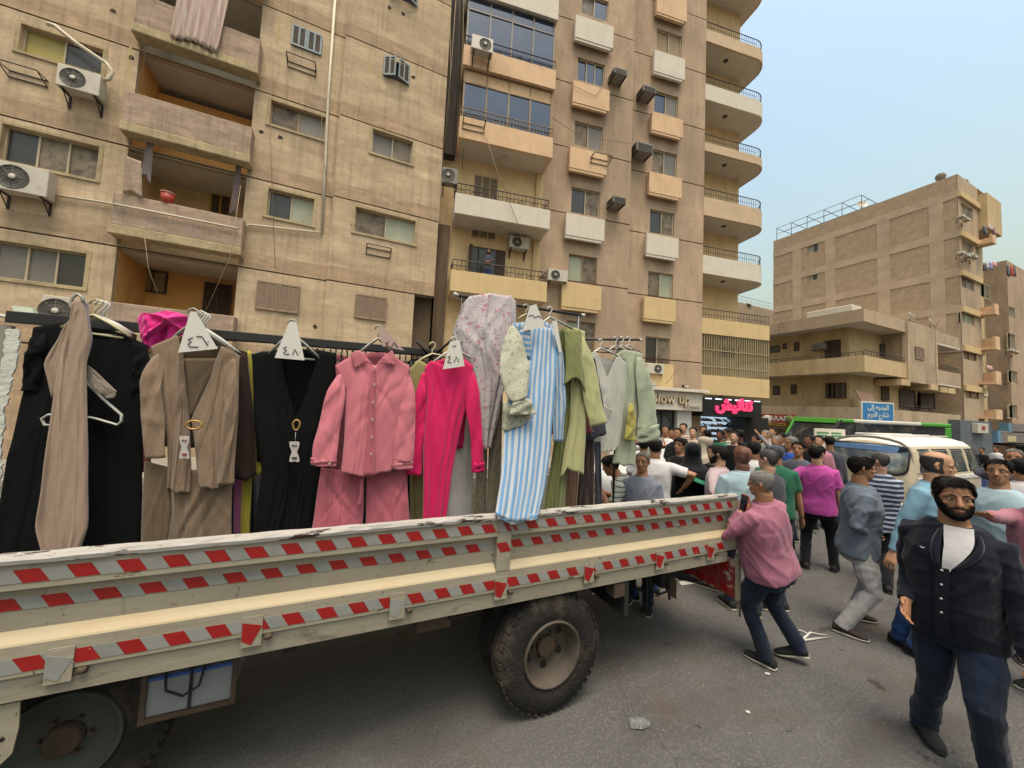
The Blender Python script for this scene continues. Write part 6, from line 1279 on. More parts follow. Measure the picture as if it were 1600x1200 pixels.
a, b = on_y(900, 530, 3.1), on_y(999, 531, 3.1); mb = MB(); mb.tube([a, b], .012, 8); mb.build('top_bar', BARM, t); mb = MB(); mb.tube([on_y(940, 544, 3.1), on_y(990, 547, 3.1)], .010, 8); mb.build('lower_rail', BARM, t)
for k, p in enumerate((a, b)):
    mb = MB(); mb.tube([p+np.array([.02-.04*k, 0, 0]), (p[0]+.02-.04*k, 3.1, .863)] if k == 0 else [p+np.array([-.3, 0, 0]), (p[0]-.3, 3.1, .863)], .011, 8); mb.build('post', BARM, t)
mb = MB(); mb.tube([b, b+np.array([.03, 0, .0])], .016, 8); mb.build('end_cap', PLW, t)
# ---- second row behind: steel rail, dark hangers and dark clothes
t = thing('clothes_rack', 'steel rail rack with white end cap behind the front bar', 'clothes rack', (-.2, 3.45, .862), 'clothes racks in the lorry bed')
a, b = on_y(325, 527, 3.45), on_y(428, 534, 3.45); c_ = on_y(680, 556, 3.45); mb = MB(); mb.tube([a, b], .017, 8); mb.build('front_rail', STEEL, t); mb = MB(); mb.tube([b, b+np.array([.03, 0, -.001])], .024, 10); mb.build('end_cap', PLW, t)
mb = MB(); mb.tube([b+np.array([.05, .05, 0]), c_], .012, 8); mb.build('rear_rail', BARM, t)
for x in (a[0]+.02, c_[0]-.02): mb = MB(); mb.tube([(x, 3.47, .863), (x, 3.47, 2.46)], .012, 8); mb.build('post', BARM, t)
# dense row of black hangers and dark clothes on the rear rail
HB = mat('hanger_black_plastic', '17171a', .35, .05, 3, spec=.6)
proto = None
for k in range(24):
    px = 470+ (680-470)*k/23; p = on_y(px, 546+8*k/23, 3.48)
    if proto is None:
        base = thing('clothes_hanger', 'thin black hanger in the dense row on the rear rail', 'hanger', p, 'black hangers crowded on the rear rail')
        mb = MB(); mb.tube([p+np.array([0, 0, -.07]), p+np.array([0, 0, -.01]), p+np.array([0, .018, .012]), p+np.array([0, .03, -.005])], .006, 6); h1 = mb.build('hook', HB, base)
        mb = MB(); mb.tube([p+np.array([.01, -.21, -.13]), p+np.array([.005, -.1, -.10]), p+np.array([0, 0, -.07]), p+np.array([-.005, .1, -.10]), p+np.array([-.01, .21, -.13])], .009, 6); h2 = mb.build('shoulder_bar', HB, base); proto = base
    else:
        c = proto.copy(); COL.objects.link(c); c.location = p; c.rotation_euler = (0, 0, rnd.uniform(-.3, .3)); ORG[c.name] = tuple(p)
        for ch in (h1, h2):
            q = ch.copy(); COL.objects.link(q); q.parent = c
        if k in (3, 9, 15, 20): c.rotation_euler[2] += .5
DK = [F_BLACK, F_NAVY, F_BRN, F_BLACK2, F_MAR, F_BLACK, F_NAVY, F_BLACK2, F_BLACK, F_BRN, F_BLACK2]
for k in range(9):
    px = 372+(690-372)*k/8; py = 548+16*k/8
    q = garment('dark garment packed in the rear row behind the front bar', 'garment', px, py, 3.5); q['group'] = 'dark clothes packed in the rear row'
    cloth('body', DK[k], q, [(px-24, py+6), (px, py-2), (px+24, py+6)], [(px-24, py+6), (px-26, 700), (px-26, 860)], [(px+24, py+6), (px+24, 700), (px+26, 860)], [(px-26, 860), (px+26, 860)], 3.52+.02*(k % 3), .03, 4, .02, k+50, nu=24, nv=24)
# ---- 1 black dress with short sleeves (far left)
g = garment('black short sleeved dress at the left end, behind the beige scarf', 'dress', 130, 520, 2.85)
cloth('body', F_BLACK, g, [(52, 512), (95, 504), (140, 530), (185, 528), (232, 540)], [(52, 512), (40, 600), (10, 720), (-15, 900)], [(232, 540), (224, 620), (222, 740), (220, 900)], [(-15, 900), (220, 900)], (2.85, 2.75), .04, 6, .012, 1)
cloth('back', F_BLACK, g, [(52, 512), (95, 503), (185, 518), (232, 540)], [(52, 512), (40, 700)], [(232, 540), (224, 700)], [(40, 700), (224, 700)], 2.87, .03, 4, .008, 2, side=-1, nu=20, nv=20)
sleeve('sleeve', F_BLACK, g, [(62, 520, 16), (54, 560, 15), (48, 612, 15)], 2.82, .035, 1); sleeve('sleeve', F_BLACK, g, [(222, 548, 14), (220, 590, 13), (212, 628, 13)], 2.83, .03, 2)
hanger('cream hanger with looped hook beside the beige scarf', (150, 472), (98, 512), (204, 526), 2.84, PLC, .02)
for k in range(2): hanger('white hanger stacked behind the cream hanger, '+('nearer' if k == 0 else 'farther')+' one', (158+6*k, 474+2*k), (112, 515), (204+5*k, 522), 2.88+.03*k, PLW, .015)
# ---- 2 beige satin piece
g = garment('beige satin dress draped from its hook down to the rail', 'dress', 122, 465, 2.72)
cloth('body', F_BEIGE, g, [(112, 487), (118, 466), (128, 466), (134, 482)], [(112, 487), (94, 560), (78, 680), (70, 760), (62, 820), (76, 872)], [(134, 482), (142, 530), (134, 570), (136, 680), (139, 822), (127, 856)], [(76, 872), (100, 872), (127, 856)], (2.72, 2.6), .05, 2.6, .02, 3, diag=.3)
cloth('loose_flap', F_BEIGE, g, [(110, 495), (122, 480)], [(110, 495), (88, 535), (67, 568), (80, 620)], [(122, 480), (108, 560), (98, 620)], [(80, 620), (98, 625)], 2.70, .02, 1.5, .012, 4, nu=20, nv=24)
cloth('lining', fabric('cloth_lilac_lining', 'a69aa6', .6, .04), g, [(128, 470), (137, 470)], [(128, 470), (134, 530), (134, 560)], [(137, 470), (145, 530), (138, 560)], [(134, 560), (138, 560)], 2.74, .02, 1, .005, 5, nu=12, nv=16)
cloth('lace_trim', fabric('cloth_lace', '9a8e80', .8, .2, 120, .6), g, [(134, 568), (148, 578), (183, 612)], [(134, 568), (134, 592)], [(183, 612), (178, 624)], [(134, 592), (165, 622), (178, 624)], 2.73, .01, 2, .006, 6, nu=24, nv=12)
tb = MB(); tb.tube([on_y(x, y, 2.72) for x, y in ((115, 488), (110, 478), (113, 466), (121, 459), (129, 465), (130, 474))], .008, 8); tb.build('hook_loop', PLG, g)
t = thing('clothes_hanger', 'white plastic hanger dangling crooked over the black dress', 'hanger', on_y(135, 640, 2.75), HG); mb = MB(); mb.tube([on_y(x, y, 2.75) for x, y in ((130, 592), (160, 622), (190, 648), (190, 658), (184, 664), (150, 654), (110, 646), (76, 648), (66, 654), (70, 664), (84, 664))], .012, 8, flat=.5); mb.build('frame', PLW, t)
# ---- bundle of fuchsia cloth over the bar
g = garment('bright fuchsia garment bundled over the black bar', 'garment', 255, 500, 2.93)
cloth('body', F_HOTB, g, [(214, 500), (225, 490), (245, 493), (262, 487), (282, 490), (296, 496)], [(214, 500), (220, 520), (226, 545)], [(296, 496), (296, 520), (284, 545)], [(226, 545), (284, 545)], 2.94, .09, 2.2, .03, 8, diag=2.5, tlow=.9)
# ---- 3 taupe robe 460
g = garment('taupe crinkled robe with trousers and gold ring tie, price 460', 'outfit', 305, 540, 2.78)
cloth('robe_back', F_TAUPE2, g, [(236, 541), (281, 524), (345, 532), (374, 555)], [(236, 541), (250, 700)], [(374, 555), (368, 700)], [(250, 700), (368, 700)], 2.82, .03, 4, .008, 9, side=-1, nu=24, nv=24)
cloth('robe_front', F_TAUPE, g, [(238, 541), (278, 523), (286, 550), (296, 652)], [(238, 541), (246, 600), (260, 690), (262, 764)], [(296, 652), (298, 700), (299, 766)], [(262, 764), (280, 768), (299, 762)], (2.78, 2.72), .04, 3.2, .014, 10)
cloth('robe_front', F_TAUPE, g, [(299, 655), (325, 600), (346, 540), (374, 556)], [(299, 655), (306, 710), (312, 756)], [(374, 556), (372, 640), (366, 755)], [(312, 756), (335, 762), (350, 757), (366, 750)], (2.78, 2.70), .04, 3.6, .016, 11)
cloth('inner_panel', F_TAUPE2, g, [(286, 560), (345, 560)], [(286, 560), (294, 650)], [(345, 560), (302, 650)], [(294, 650), (302, 650)], 2.80, .02, 2, .005, 12, nu=20, nv=20)
sleeve('sleeve', F_TAUPE, g, [(244, 552, 14), (236, 600, 17), (239, 660, 18), (243, 716, 16)], (2.76, 2.70), .04, 3); sleeve('sleeve', F_TAUPE, g, [(364, 560, 10), (360, 640, 11), (352, 700, 9), (346, 758, 7)], (2.74, 2.68), .03, 4)
cloth('trouser_leg', F_TAUPE2, g, [(226, 720), (266, 730)], [(226, 720), (222, 790), (224, 900)], [(266, 730), (268, 800), (256, 900)], [(224, 900), (256, 900)], 2.74, .04, 2, .01, 13, nu=28)
cloth('trouser_leg', F_TAUPE, g, [(270, 735), (364, 730)], [(270, 735), (274, 800), (280, 900)], [(364, 730), (362, 800), (360, 900)], [(280, 900), (360, 900)], 2.75, .05, 3.2, .018, 14)
mb = MB(); C = on_y(303, 664, 2.66); mb.tube([C+np.array([.035*math.cos(a), 0, .024*math.sin(a)]) for a in np.linspace(0, 2*math.pi, 21)], .006, 6, cap=False); mb.build('ring_tie', GOLD, g)
mb = MB(); mb.tube([on_y(293, 668, 2.67), on_y(290, 682, 2.67)], .0015, 4); mb.build('tag_string', PLW, g)
def hourglass(px, py, w, h, Y, par, red=True):
    mb = MB(); pts = [(-1, -1), (-.6, -1), (.6, -1), (1, -.95), (.9, -.5), (.5, 0), (.9, .5), (1, .95), (.5, 1), (0, .92), (-.5, 1), (-1, .95), (-.9, .5), (-.5, 0), (-.9, -.5)]; q = [on_y(px+a*w, py+b*h, Y) for a, b in pts]; n = len(q); c = on_y(px, py, Y)
    mb.add(q+[c], [((i+1) % n, i, n) for i in range(n)]); tg2 = mb.build('swing_tag', mat('tag_white', 'bdb7b2', .6, .04), par); tg2.modifiers.new('t', 'SOLIDIFY').thickness = .0015
    m_ = mat('tag_print_red', 'a8474a', .6, .1) if red else INK
    o_ = strokes('tag_print', m_, tg2, [[(px-w*.5, py-h*.6), (px-w*.1, py-h*.68), (px+w*.1, py-h*.58), (px+w*.5, py-h*.64)], [(px-w*.5, py+h*.55), (px+w*.5, py+h*.55)], [(px-w*.4, py+h*.66), (px+w*.4, py+h*.66)]], Y-.003, .0028); o_['kind'] = 'stuff'
hourglass(288, 699, 8, 18, 2.655, g)
hanger('grey hanger under the taupe robe with white stack', (302, 486), (262, 536), (352, 540), 2.80, PLG, .018)
for k in range(3): hanger('white hanger stacked behind the taupe robe, number '+('one', 'two', 'three')[k]+' from the front', (314+4*k, 490+2*k), (270, 538), (368+4*k, 548+2*k), 2.84+.03*k, PLW, .013)
Z = z53(200, 460)
price('white price card over the taupe robe reading 460 in Arabic digits', [(297, 488), (306, 487), (340, 545), (278, 551)], [Z([(540, 358), (500, 374), (525, 394), (500, 414), (515, 436), (586, 438)]), Z([(570, 350), (616, 350), (640, 388), (666, 426)]), Z([(667, 390), (669, 394)])], 2.70)
# ---- narrow edge-on garments
g = garment('dark brown wide sleeved garment seen edge on beside the taupe robe', 'garment', 385, 560, 2.85); cloth('body', F_BRN, g, [(374, 556), (386, 548)], [(374, 556), (370, 650), (366, 742)], [(386, 548), (396, 650), (402, 742)], [(366, 742), (385, 750), (402, 742)], 2.84, .03, 1.5, .008, 15, nu=20, nv=30)
g = garment('yellow garment edge showing left of the black V neck dress', 'garment', 390, 560, 2.88); cloth('body', F_YEL, g, [(383, 548), (392, 548)], [(383, 548), (394, 640), (398, 745)], [(392, 548), (402, 640), (412, 738)], [(398, 745), (412, 738)], 2.87, .02, 1, .005, 16, nu=12, nv=30); cloth('skirt', F_YEL, g, [(378, 750), (394, 745)], [(378, 750), (374, 900)], [(394, 745), (388, 900)], [(374, 900), (388, 900)], 2.9, .02, 1.5, .006, 17, nu=12, nv=20)
g = garment('mauve trousers showing below the brown edge garment', 'trousers', 372, 750, 2.88); cloth('leg', F_MAUVE, g, [(366, 748), (378, 750)], [(366, 748), (364, 900)], [(378, 750), (374, 900)], [(364, 900), (374, 900)], 2.89, .02, 1, .005, 18, nu=12, nv=20)
g = garment('maroon sleeve end peeping out left of the taupe robe', 'garment', 222, 710, 2.8); cloth('body', F_MAR, g, [(216, 650), (232, 650)], [(216, 650), (214, 738)], [(232, 650), (236, 736)], [(214, 738), (236, 736)], 2.82, .02, 1, .006, 19, nu=12, nv=16)
# ---- 4 black V neck dress 480
g = garment('black V neck dress with gold ring and white swing tag, price 480', 'dress', 460, 540, 2.80)
cloth('back', F_BLACK2, g, [(394, 553), (440, 545), (495, 546), (526, 552)], [(394, 553), (400, 720)], [(526, 552), (520, 720)], [(400, 720), (520, 720)], 2.84, .03, 4, .008, 20, side=-1, nu=20, nv=20)
cloth('front', F_BLACK2, g, [(394, 553), (436, 548), (448, 600), (463, 654), (482, 605), (500, 548), (526, 552)], [(394, 553), (396, 640), (410, 738), (386, 900)], [(526, 552), (518, 650), (504, 740), (484, 900)], [(386, 900), (484, 900)], (2.80, 2.72), .05, 5, .016, 21)
mb = MB(); C = on_y(463, 664, 2.70); mb.tube([C+np.array([.019*math.cos(a)*(1+.1*math.sin(3*a)), 0, .032*math.sin(a)]) for a in np.linspace(0, 2*math.pi, 21)], .0055, 6, cap=False); mb.build('ring_tie', GOLD, g); mb = MB(); mb.tube([on_y(462, 675, 2.70), on_y(461, 692, 2.70)], .0015, 4); mb.build('tag_string', PLW, g); hourglass(460, 706, 8, 16, 2.69, g, False)
hanger('cream grey hanger in the black V neck dress', (457, 503), (420, 553), (500, 560), 2.81, PLG, .02)
Z = z53(200, 460); price('white price card over the black V neck dress reading 480', [(452, 503), (463, 503), (476, 563), (429, 559)], [Z([(1322, 433), (1296, 448), (1320, 464), (1296, 486), (1312, 500), (1346, 495)]), Z([(1370, 502), (1391, 455), (1416, 506)]), Z([(1428, 478), (1430, 482)])], 2.72)
# ---- 5 rose outfit
g = garment('dusty rose shirt and trousers set with buttons and cuffs', 'outfit', 585, 550, 2.72)
cloth('shirt_back', F_ROSE2, g, [(524, 570), (556, 552), (605, 550), (640, 572)], [(524, 570), (536, 720)], [(640, 572), (618, 720)], [(536, 720), (618, 720)], 2.78, .03, 4, .008, 22, side=-1, nu=20, nv=20)
cloth('shirt_front', F_ROSE, g, [(524, 572), (553, 555), (572, 562), (586, 572), (600, 560), (608, 554), (640, 574)], [(524, 572), (541, 610), (538, 670), (533, 736)], [(640, 574), (634, 620), (620, 668), (613, 735)], [(533, 736), (552, 740), (580, 744), (598, 738), (613, 735)], (2.70, 2.62), .06, 3.2, .013, 23)
cloth('collar', F_ROSE, g, [(548, 553), (562, 546), (583, 570)], [(548, 553), (551, 568), (554, 575)], [(583, 570), (572, 566), (566, 570)], [(554, 575), (566, 570)], 2.665, .01, 1, .003, 24, nu=16, nv=10); cloth('collar', F_ROSE, g, [(587, 570), (600, 556), (613, 547)], [(587, 570), (592, 568), (604, 568)], [(613, 547), (618, 560), (618, 571)], [(604, 568), (618, 571)], 2.665, .01, 1, .003, 25, nu=16, nv=10)
sleeve('sleeve', F_ROSE, g, [(533, 584, 12), (524, 620, 15), (516, 660, 17), (508, 700, 19), (506, 722, 19)], (2.68, 2.60), .045, 5); sleeve('sleeve', F_ROSE, g, [(636, 582, 10), (636, 630, 13), (633, 680, 16), (629, 722, 16)], (2.69, 2.62), .04, 6)
sleeve('cuff', F_ROSE, g, [(506, 716, 20.5), (505, 728, 20)], (2.602, 2.60), .05, 7, k=6); sleeve('cuff', F_ROSE, g, [(629, 720, 17), (628, 733, 16.5)], (2.622, 2.62), .045, 8, k=6)
cloth('placket', F_ROSE2, g, [(581, 574), (589, 574)], [(581, 574), (576, 660), (569, 742)], [(589, 574), (585, 660), (584, 744)], [(569, 742), (584, 744)], (2.632, 2.552), .008, .5, .002, 26, nu=8, nv=30)
for k, (x, y) in enumerate(((586, 575), (585, 601), (583, 629), (582, 656), (581, 683), (580, 710), (515, 725))):
    yy = 2.622-.08*(k/6); yy = yy-.01 if k < 6 else 2.545; mb = MB(); mb.lathe(on_y(x, y, yy), (0, -1, 0), [(-.004, .008), (.004, .0075), (.005, .004), (.003, .001)], 14); mb.build('button', mat('button_pearl', 'b7ac9a', .3, .05, 5, metal=.3), g)
cloth('trouser_leg', F_ROSE2, g, [(502, 730), (570, 740)], [(502, 730), (494, 780), (480, 880)], [(570, 740), (568, 790), (562, 880)], [(480, 880), (562, 880)], (2.70, 2.62), .05, 2.2, .014, 27); cloth('trouser_leg', F_ROSE2, g, [(573, 742), (636, 732)], [(573, 742), (572, 790), (568, 880)], [(636, 732), (638, 790), (642, 880)], [(568, 880), (642, 880)], (2.70, 2.62), .05, 2.2, .014, 28)
cloth('tie_belt', F_ROSE2, g, [(563, 748), (568, 748)], [(563, 748), (560, 790)], [(568, 748), (565, 790)], [(560, 790), (565, 790)], 2.61, .004, .5, .003, 29, nu=6, nv=12)
hanger('cream grey hanger inside the rose shirt collar', (592, 512), (556, 556), (612, 552), 2.73, PLG, .022, False)
Z = z53(440, 480); price('pinkish price card beside the rose shirt hook reading 48', [(591, 511), (596, 510), (632, 548), (598, 541)], [Z([(892, 288), (866, 300), (886, 312), (868, 326), (906, 331)]), Z([(916, 331), (936, 290), (970, 336)])], 2.66, CARDP)
# ---- cream garment between rose and hot pink
g = garment('cream yellow garment squeezed between the rose and hot pink sets', 'garment', 655, 575, 2.85); cloth('body', F_CRE, g, [(640, 575), (655, 562), (672, 572)], [(640, 575), (640, 720), (640, 880)], [(672, 572), (672, 720), (668, 880)], [(640, 880), (668, 880)], 2.84, .03, 2.2, .014, 30, nu=28)
hanger('wide cream hanger left of the hot pink dress', (676, 538), (648, 568), (700, 560), 2.86, PLC, .02, False)
# ---- 6 hot pink
g = garment('hot pink long sleeved dress, price 480 card at its neck', 'dress', 705, 560, 2.72)
cloth('back', F_HOT, g, [(664, 573), (685, 562), (722, 558), (741, 570)], [(664, 573), (664, 700)], [(741, 570), (722, 700)], [(664, 700), (722, 700)], 2.77, .03, 3, .008, 31, side=-1, nu=20, nv=20)
cloth('front', F_HOT, g, [(664, 573), (674, 563), (698, 572), (722, 562), (740, 571)], [(664, 573), (668, 620), (662, 700), (660, 810), (655, 860)], [(740, 571), (732, 620), (722, 660), (706, 740), (692, 850)], [(655, 860), (692, 850)], (2.70, 2.60), .06, 2.6, .018, 32)
sleeve('sleeve', F_HOT, g, [(664, 582, 9), (657, 640, 12), (651, 700, 12), (646, 742, 12)], (2.72, 2.68), .035, 9); sleeve('sleeve', F_HOT, g, [(738, 580, 9), (740, 640, 12), (745, 690, 9), (747, 730, 9)], (2.68, 2.60), .04, 10); sleeve('cuff', F_HOT, g, [(747, 722, 10.5), (747, 738, 10)], (2.60, 2.60), .045, 11, k=6)
hanger('white hanger arm slanting out of the hot pink neckline', (709, 530), (676, 566), (736, 560), 2.73, PLW, .018, False)
price('white price card on the hot pink dress reading 480', [(703, 534), (718, 531), (726, 572), (692, 577)], [Z([(1411, 404), (1386, 415), (1406, 430), (1382, 456), (1416, 463)]), Z([(1436, 461), (1456, 410), (1476, 456)]), Z([(1484, 427), (1485, 431)]), Z([(1425, 320), (1440, 326), (1455, 318)])], 2.62)
g = garment('white garment hem showing between hot pink and floral skirts', 'garment', 720, 700, 2.85); cloth('body', F_WHITE, g, [(706, 640), (738, 640)], [(706, 640), (700, 740), (694, 880)], [(738, 640), (740, 740), (736, 880)], [(694, 880), (736, 880)], 2.82, .03, 2, .012, 33, nu=28)
# ---- 7 floral scarf over the raised rail, floral trousers, floral ruffled sleeve
g = garment('pink and white floral scarf heaped over the raised rail', 'scarf', 765, 465, 2.78)
cloth('body', FL_PINK, g, [(722, 476), (732, 464), (765, 459), (796, 464), (805, 472)], [(722, 476), (706, 520), (716, 548), (740, 596), (742, 700)], [(806, 472), (806, 508), (800, 560), (786, 610), (764, 700)], [(742, 700), (764, 700)], (2.86, 2.70), .09, 4.5, .034, 34, diag=.8, tlow=.5)
cloth('back_fall', FL_PINK, g, [(722, 476), (765, 458), (805, 472)], [(722, 476), (730, 560)], [(805, 472), (796, 560)], [(730, 560), (796, 560)], 3.05, .06, 3, .02, 35, side=-1, nu=24, nv=16)
g = garment('beige floral trousers hanging below the pink floral scarf', 'trousers', 762, 610, 2.8); cloth('leg', FL_BRN, g, [(744, 590), (762, 590)], [(744, 590), (746, 700), (738, 880)], [(762, 590), (762, 700), (758, 880)], [(738, 880), (758, 880)], 2.76, .03, 1.4, .012, 36, nu=24); cloth('leg', FL_BRN, g, [(763, 590), (786, 596)], [(763, 590), (763, 700), (757, 880)], [(786, 596), (784, 700), (774, 880)], [(757, 880), (774, 880)], 2.75, .03, 1.4, .012, 37, nu=24)
g = garment('white and green floral blouse with ruffled cuff beside the striped robe', 'blouse', 800, 510, 2.68)
sleeve('sleeve', FL_GRN, g, [(801, 508, 9), (802, 545, 19), (804, 585, 24), (808, 612, 18), (813, 624, 12)], (2.60, 2.38), .06, 12); sleeve('ruffled_cuff', FL_GRN, g, [(812, 622, 11), (815, 632, 17), (816, 648, 21)], (2.38, 2.37), .055, 13, k=12, ruffle=.25); cloth('hem', FL_GRN, g, [(786, 628), (828, 640)], [(786, 628), (785, 672)], [(828, 640), (830, 655)], [(785, 672), (808, 668), (830, 655)], 2.42, .03, 3, .012, 38, nu=28, nv=20)
# ---- 8 striped robe
g = garment('light blue and white striped robe draped over the drop side', 'robe', 840, 512, 2.68)
cloth('back', F_STR, g, [(800, 505), (850, 500), (872, 514)], [(800, 505), (800, 650)], [(872, 514), (868, 650)], [(800, 650), (868, 650)], 2.80, .03, 3, .01, 39, side=-1, nu=20, nv=20)
cloth('front', F_STR, g, [(812, 516), (840, 510), (870, 514)], [(812, 516), (800, 580), (788, 660), (782, 740), (774, 804)], [(870, 514), (868, 600), (860, 700), (852, 760), (843, 806)], [(774, 804), (805, 812), (830, 812), (843, 806)], (2.70, 2.205), .05, 3.4, .014, 40)
cloth('front_hem', F_STRH, g, [(774, 800), (805, 806), (843, 802)], [(774, 800), (778, 810)], [(843, 802), (838, 812)], [(778, 810), (800, 818), (838, 812)], (2.20, 2.19), .01, 3, .006, 41, nu=30, nv=8)
cloth('collar_panel', F_STRH, g, [(808, 518), (828, 514)], [(808, 518), (812, 560)], [(828, 514), (830, 560)], [(812, 560), (830, 560)], 2.60, .015, 1, .006, 42, nu=16, nv=16)
sleeve('sleeve', F_STR, g, [(868, 520, 7), (872, 570, 10), (874, 630, 10), (872, 690, 8)], (2.66, 2.60), .035, 14)
price('white price card with a scribble on the striped robe', [(828, 478), (838, 475), (852, 511), (817, 517)], [[(826, 494), (832, 492), (836, 496), (842, 493), (846, 497)]], 2.58); price('narrow grey price card between the striped robe and green tunic', [(862, 503), (870, 500), (878, 550), (874, 552)], None, 2.62)
hanger('white hanger with tall hook between striped robe and green tunic', (859, 482), (840, 512), (896, 515), 2.72, PLW, .016, False); hanger('pale hanger in the gap right of the floral scarf', (822, 478), (808, 500), (845, 500), 2.9, PLC, .016, False)
g = garment('brown striped garment edge behind the striped robe sleeve', 'garment', 866, 610, 2.8); cloth('body', F_BSTR, g, [(858, 590), (872, 590)], [(858, 590), (858, 680)], [(872, 590), (874, 672)], [(858, 680), (874, 672)], 2.70, .02, 1, .008, 43, nu=14, nv=16)
# ---- 9 green tunic and lime blouse
g = garment('olive green tunic with long skirt beside the striped robe', 'tunic', 885, 515, 2.78)
cloth('front', F_OLIVE, g, [(872, 516), (886, 512), (905, 516)], [(872, 516), (878, 590), (868, 680), (850, 790), (846, 850)], [(905, 516), (902, 590), (892, 680), (884, 750), (880, 850)], [(846, 850), (880, 850)], (2.76, 2.68), .05, 2.8, .018, 44)
g = garment('pale lime blouse with wide sleeve at the right of the striped robe', 'blouse', 900, 515, 2.72)
cloth('front', F_LIME, g, [(884, 516), (896, 512), (914, 518)], [(884, 516), (892, 590), (890, 660), (876, 745)], [(914, 518), (914, 600), (914, 680), (912, 742)], [(876, 745), (884, 730), (900, 738), (912, 742)], (2.72, 2.64), .05, 2, .016, 45); sleeve('sleeve', F_LIME, g, [(910, 526, 8), (918, 580, 13), (927, 630, 14), (934, 664, 13)], (2.68, 2.60), .05, 15)
cloth('over_layer', F_OLIVE, g, [(882, 516), (908, 515)], [(882, 516), (884, 560), (880, 600)], [(908, 515), (912, 570), (915, 612)], [(880, 600), (898, 590), (915, 612)], (2.69, 2.62), .04, 2, .01, 46, nu=28, nv=24)
for lb, x, m_, top, bot in (('tan brown trousers leg behind the lime blouse', 890, F_TAN, (884, 730, 904, 730), (862, 860, 896, 860)), ('dark brown trousers hanging at the tail end of the row', 918, F_BRN, (908, 680, 928, 680), (896, 860, 930, 860)), ('dark striped trousers edge at the tail end', 935, F_NAVY, (929, 690, 938, 690), (930, 860, 938, 860))):
    g = garment(lb, 'trousers', x, 700, 2.85); cloth('leg', m_, g, [top[:2], top[2:]], [top[:2], bot[:2]], [top[2:], bot[2:]], [bot[:2], bot[2:]], 2.84, .03, 1.6, .012, int(x), nu=20, nv=24)
g = garment('navy flared garment edge right of the lime sleeve', 'garment', 930, 600, 2.82); cloth('body', F_NAVY, g, [(922, 560), (930, 560)], [(922, 560), (924, 640), (912, 690)], [(930, 560), (940, 620), (949, 676)], [(912, 690), (930, 686), (949, 676)], 2.80, .02, 1, .006, 47, nu=18, nv=20); cloth('red_layer', F_MAR, g, [(912, 640), (922, 650)], [(912, 640), (911, 680)], [(922, 650), (926, 676)], [(911, 680), (926, 676)], 2.78, .01, 1, .004, 48, nu=8, nv=8)
# ---- 10 pale blouse, mint jacket, lemon sleeve
g = garment('pale grey gathered blouse with white tie on the tail rack', 'blouse', 950, 560, 2.95)
cloth('front', F_PALE, g, [(920, 558), (932, 550), (940, 570), (948, 590), (960, 562), (966, 556), (978, 568)], [(920, 558), (928, 620), (926, 704), (926, 706)], [(978, 568), (977, 620), (966, 700), (962, 702)], [(926, 706), (945, 706), (962, 702)], (2.95, 2.88), .05, 3.4, .012, 49); mb = MB(); mb.tube([on_y(x, y, 2.86) for x, y in ((944, 633), (950, 640), (956, 646), (951, 640), (958, 641))], .006, 5); mb.build('tie', PLW, g)
cloth('back', F_PALE, g, [(920, 558), (945, 560), (978, 568)], [(920, 558), (924, 700)], [(978, 568), (974, 700)], [(924, 700), (974, 700)], 3.0, .02, 3, .006, 50, side=-1, nu=20, nv=16)
g = garment('mint green jacket with rolled cuff at the tail end of the clothes', 'jacket', 990, 552, 3.0)
cloth('front', F_MINT, g, [(958, 556), (975, 546), (1004, 552)], [(958, 556), (974, 620), (962, 700), (956, 722)], [(1004, 552), (1000, 620), (994, 690), (991, 728)], [(956, 722), (972, 728), (991, 728)], (3.02, 2.96), .05, 3.2, .014, 51); sleeve('sleeve', F_MINT, g, [(1000, 558, 9), (1008, 610, 13), (1012, 650, 14), (1014, 682, 15)], (2.96, 2.92), .05, 16); sleeve('rolled_cuff', F_MINT, g, [(1012, 664, 17), (1014, 690, 18)], (2.92, 2.92), .06, 17, k=8)
0 and cloth('side_strip', F_LEM, g, [(984, 556), (996, 556)], [(984, 556), (988, 620)], [(996, 556), (1000, 620)], [(988, 620), (1000, 620)], 2.93, .02, 1, .005, 52, nu=10, nv=14)
g = garment('lemon yellow sleeve hanging out of the mint jacket', 'garment', 985, 640, 2.95); sleeve('sleeve', F_LEM, g, [(988, 630, 5), (986, 660, 7), (984, 688, 9)], 2.90, .03, 18)
hanger('white hanger with thick hook over the pale grey blouse', (938, 532), (922, 556), (976, 562), 2.98, PLW, .018, False)
for k, x in enumerate((962, 972, 982)): hanger('small white hanger hook on the tail rail, '+('left', 'middle', 'right')[k]+' of three', (x, 528), (x-14, 550), (x+22, 552), 3.04+.02*k, PLW, .012, False)
t = thing('clothes_hanger', 'white triangular hanger lying on the asphalt between two men', 'hanger', on_ground(1270, 997), HG); mb = MB()
mb.tube([on_ground(x, y)+np.array([0, 0, .012]) for x, y in ((1252, 1003), (1298, 996), (1266, 990), (1252, 1003))], .011, 8, flat=.6); mb.build('frame', PLW, t); mb = MB(); mb.tube([on_ground(x, y)+np.array([0, 0, .012]) for x, y in ((1262, 992), (1254, 988), (1246, 986), (1242, 989))], .006, 6); mb.build('hook', PLW, t)
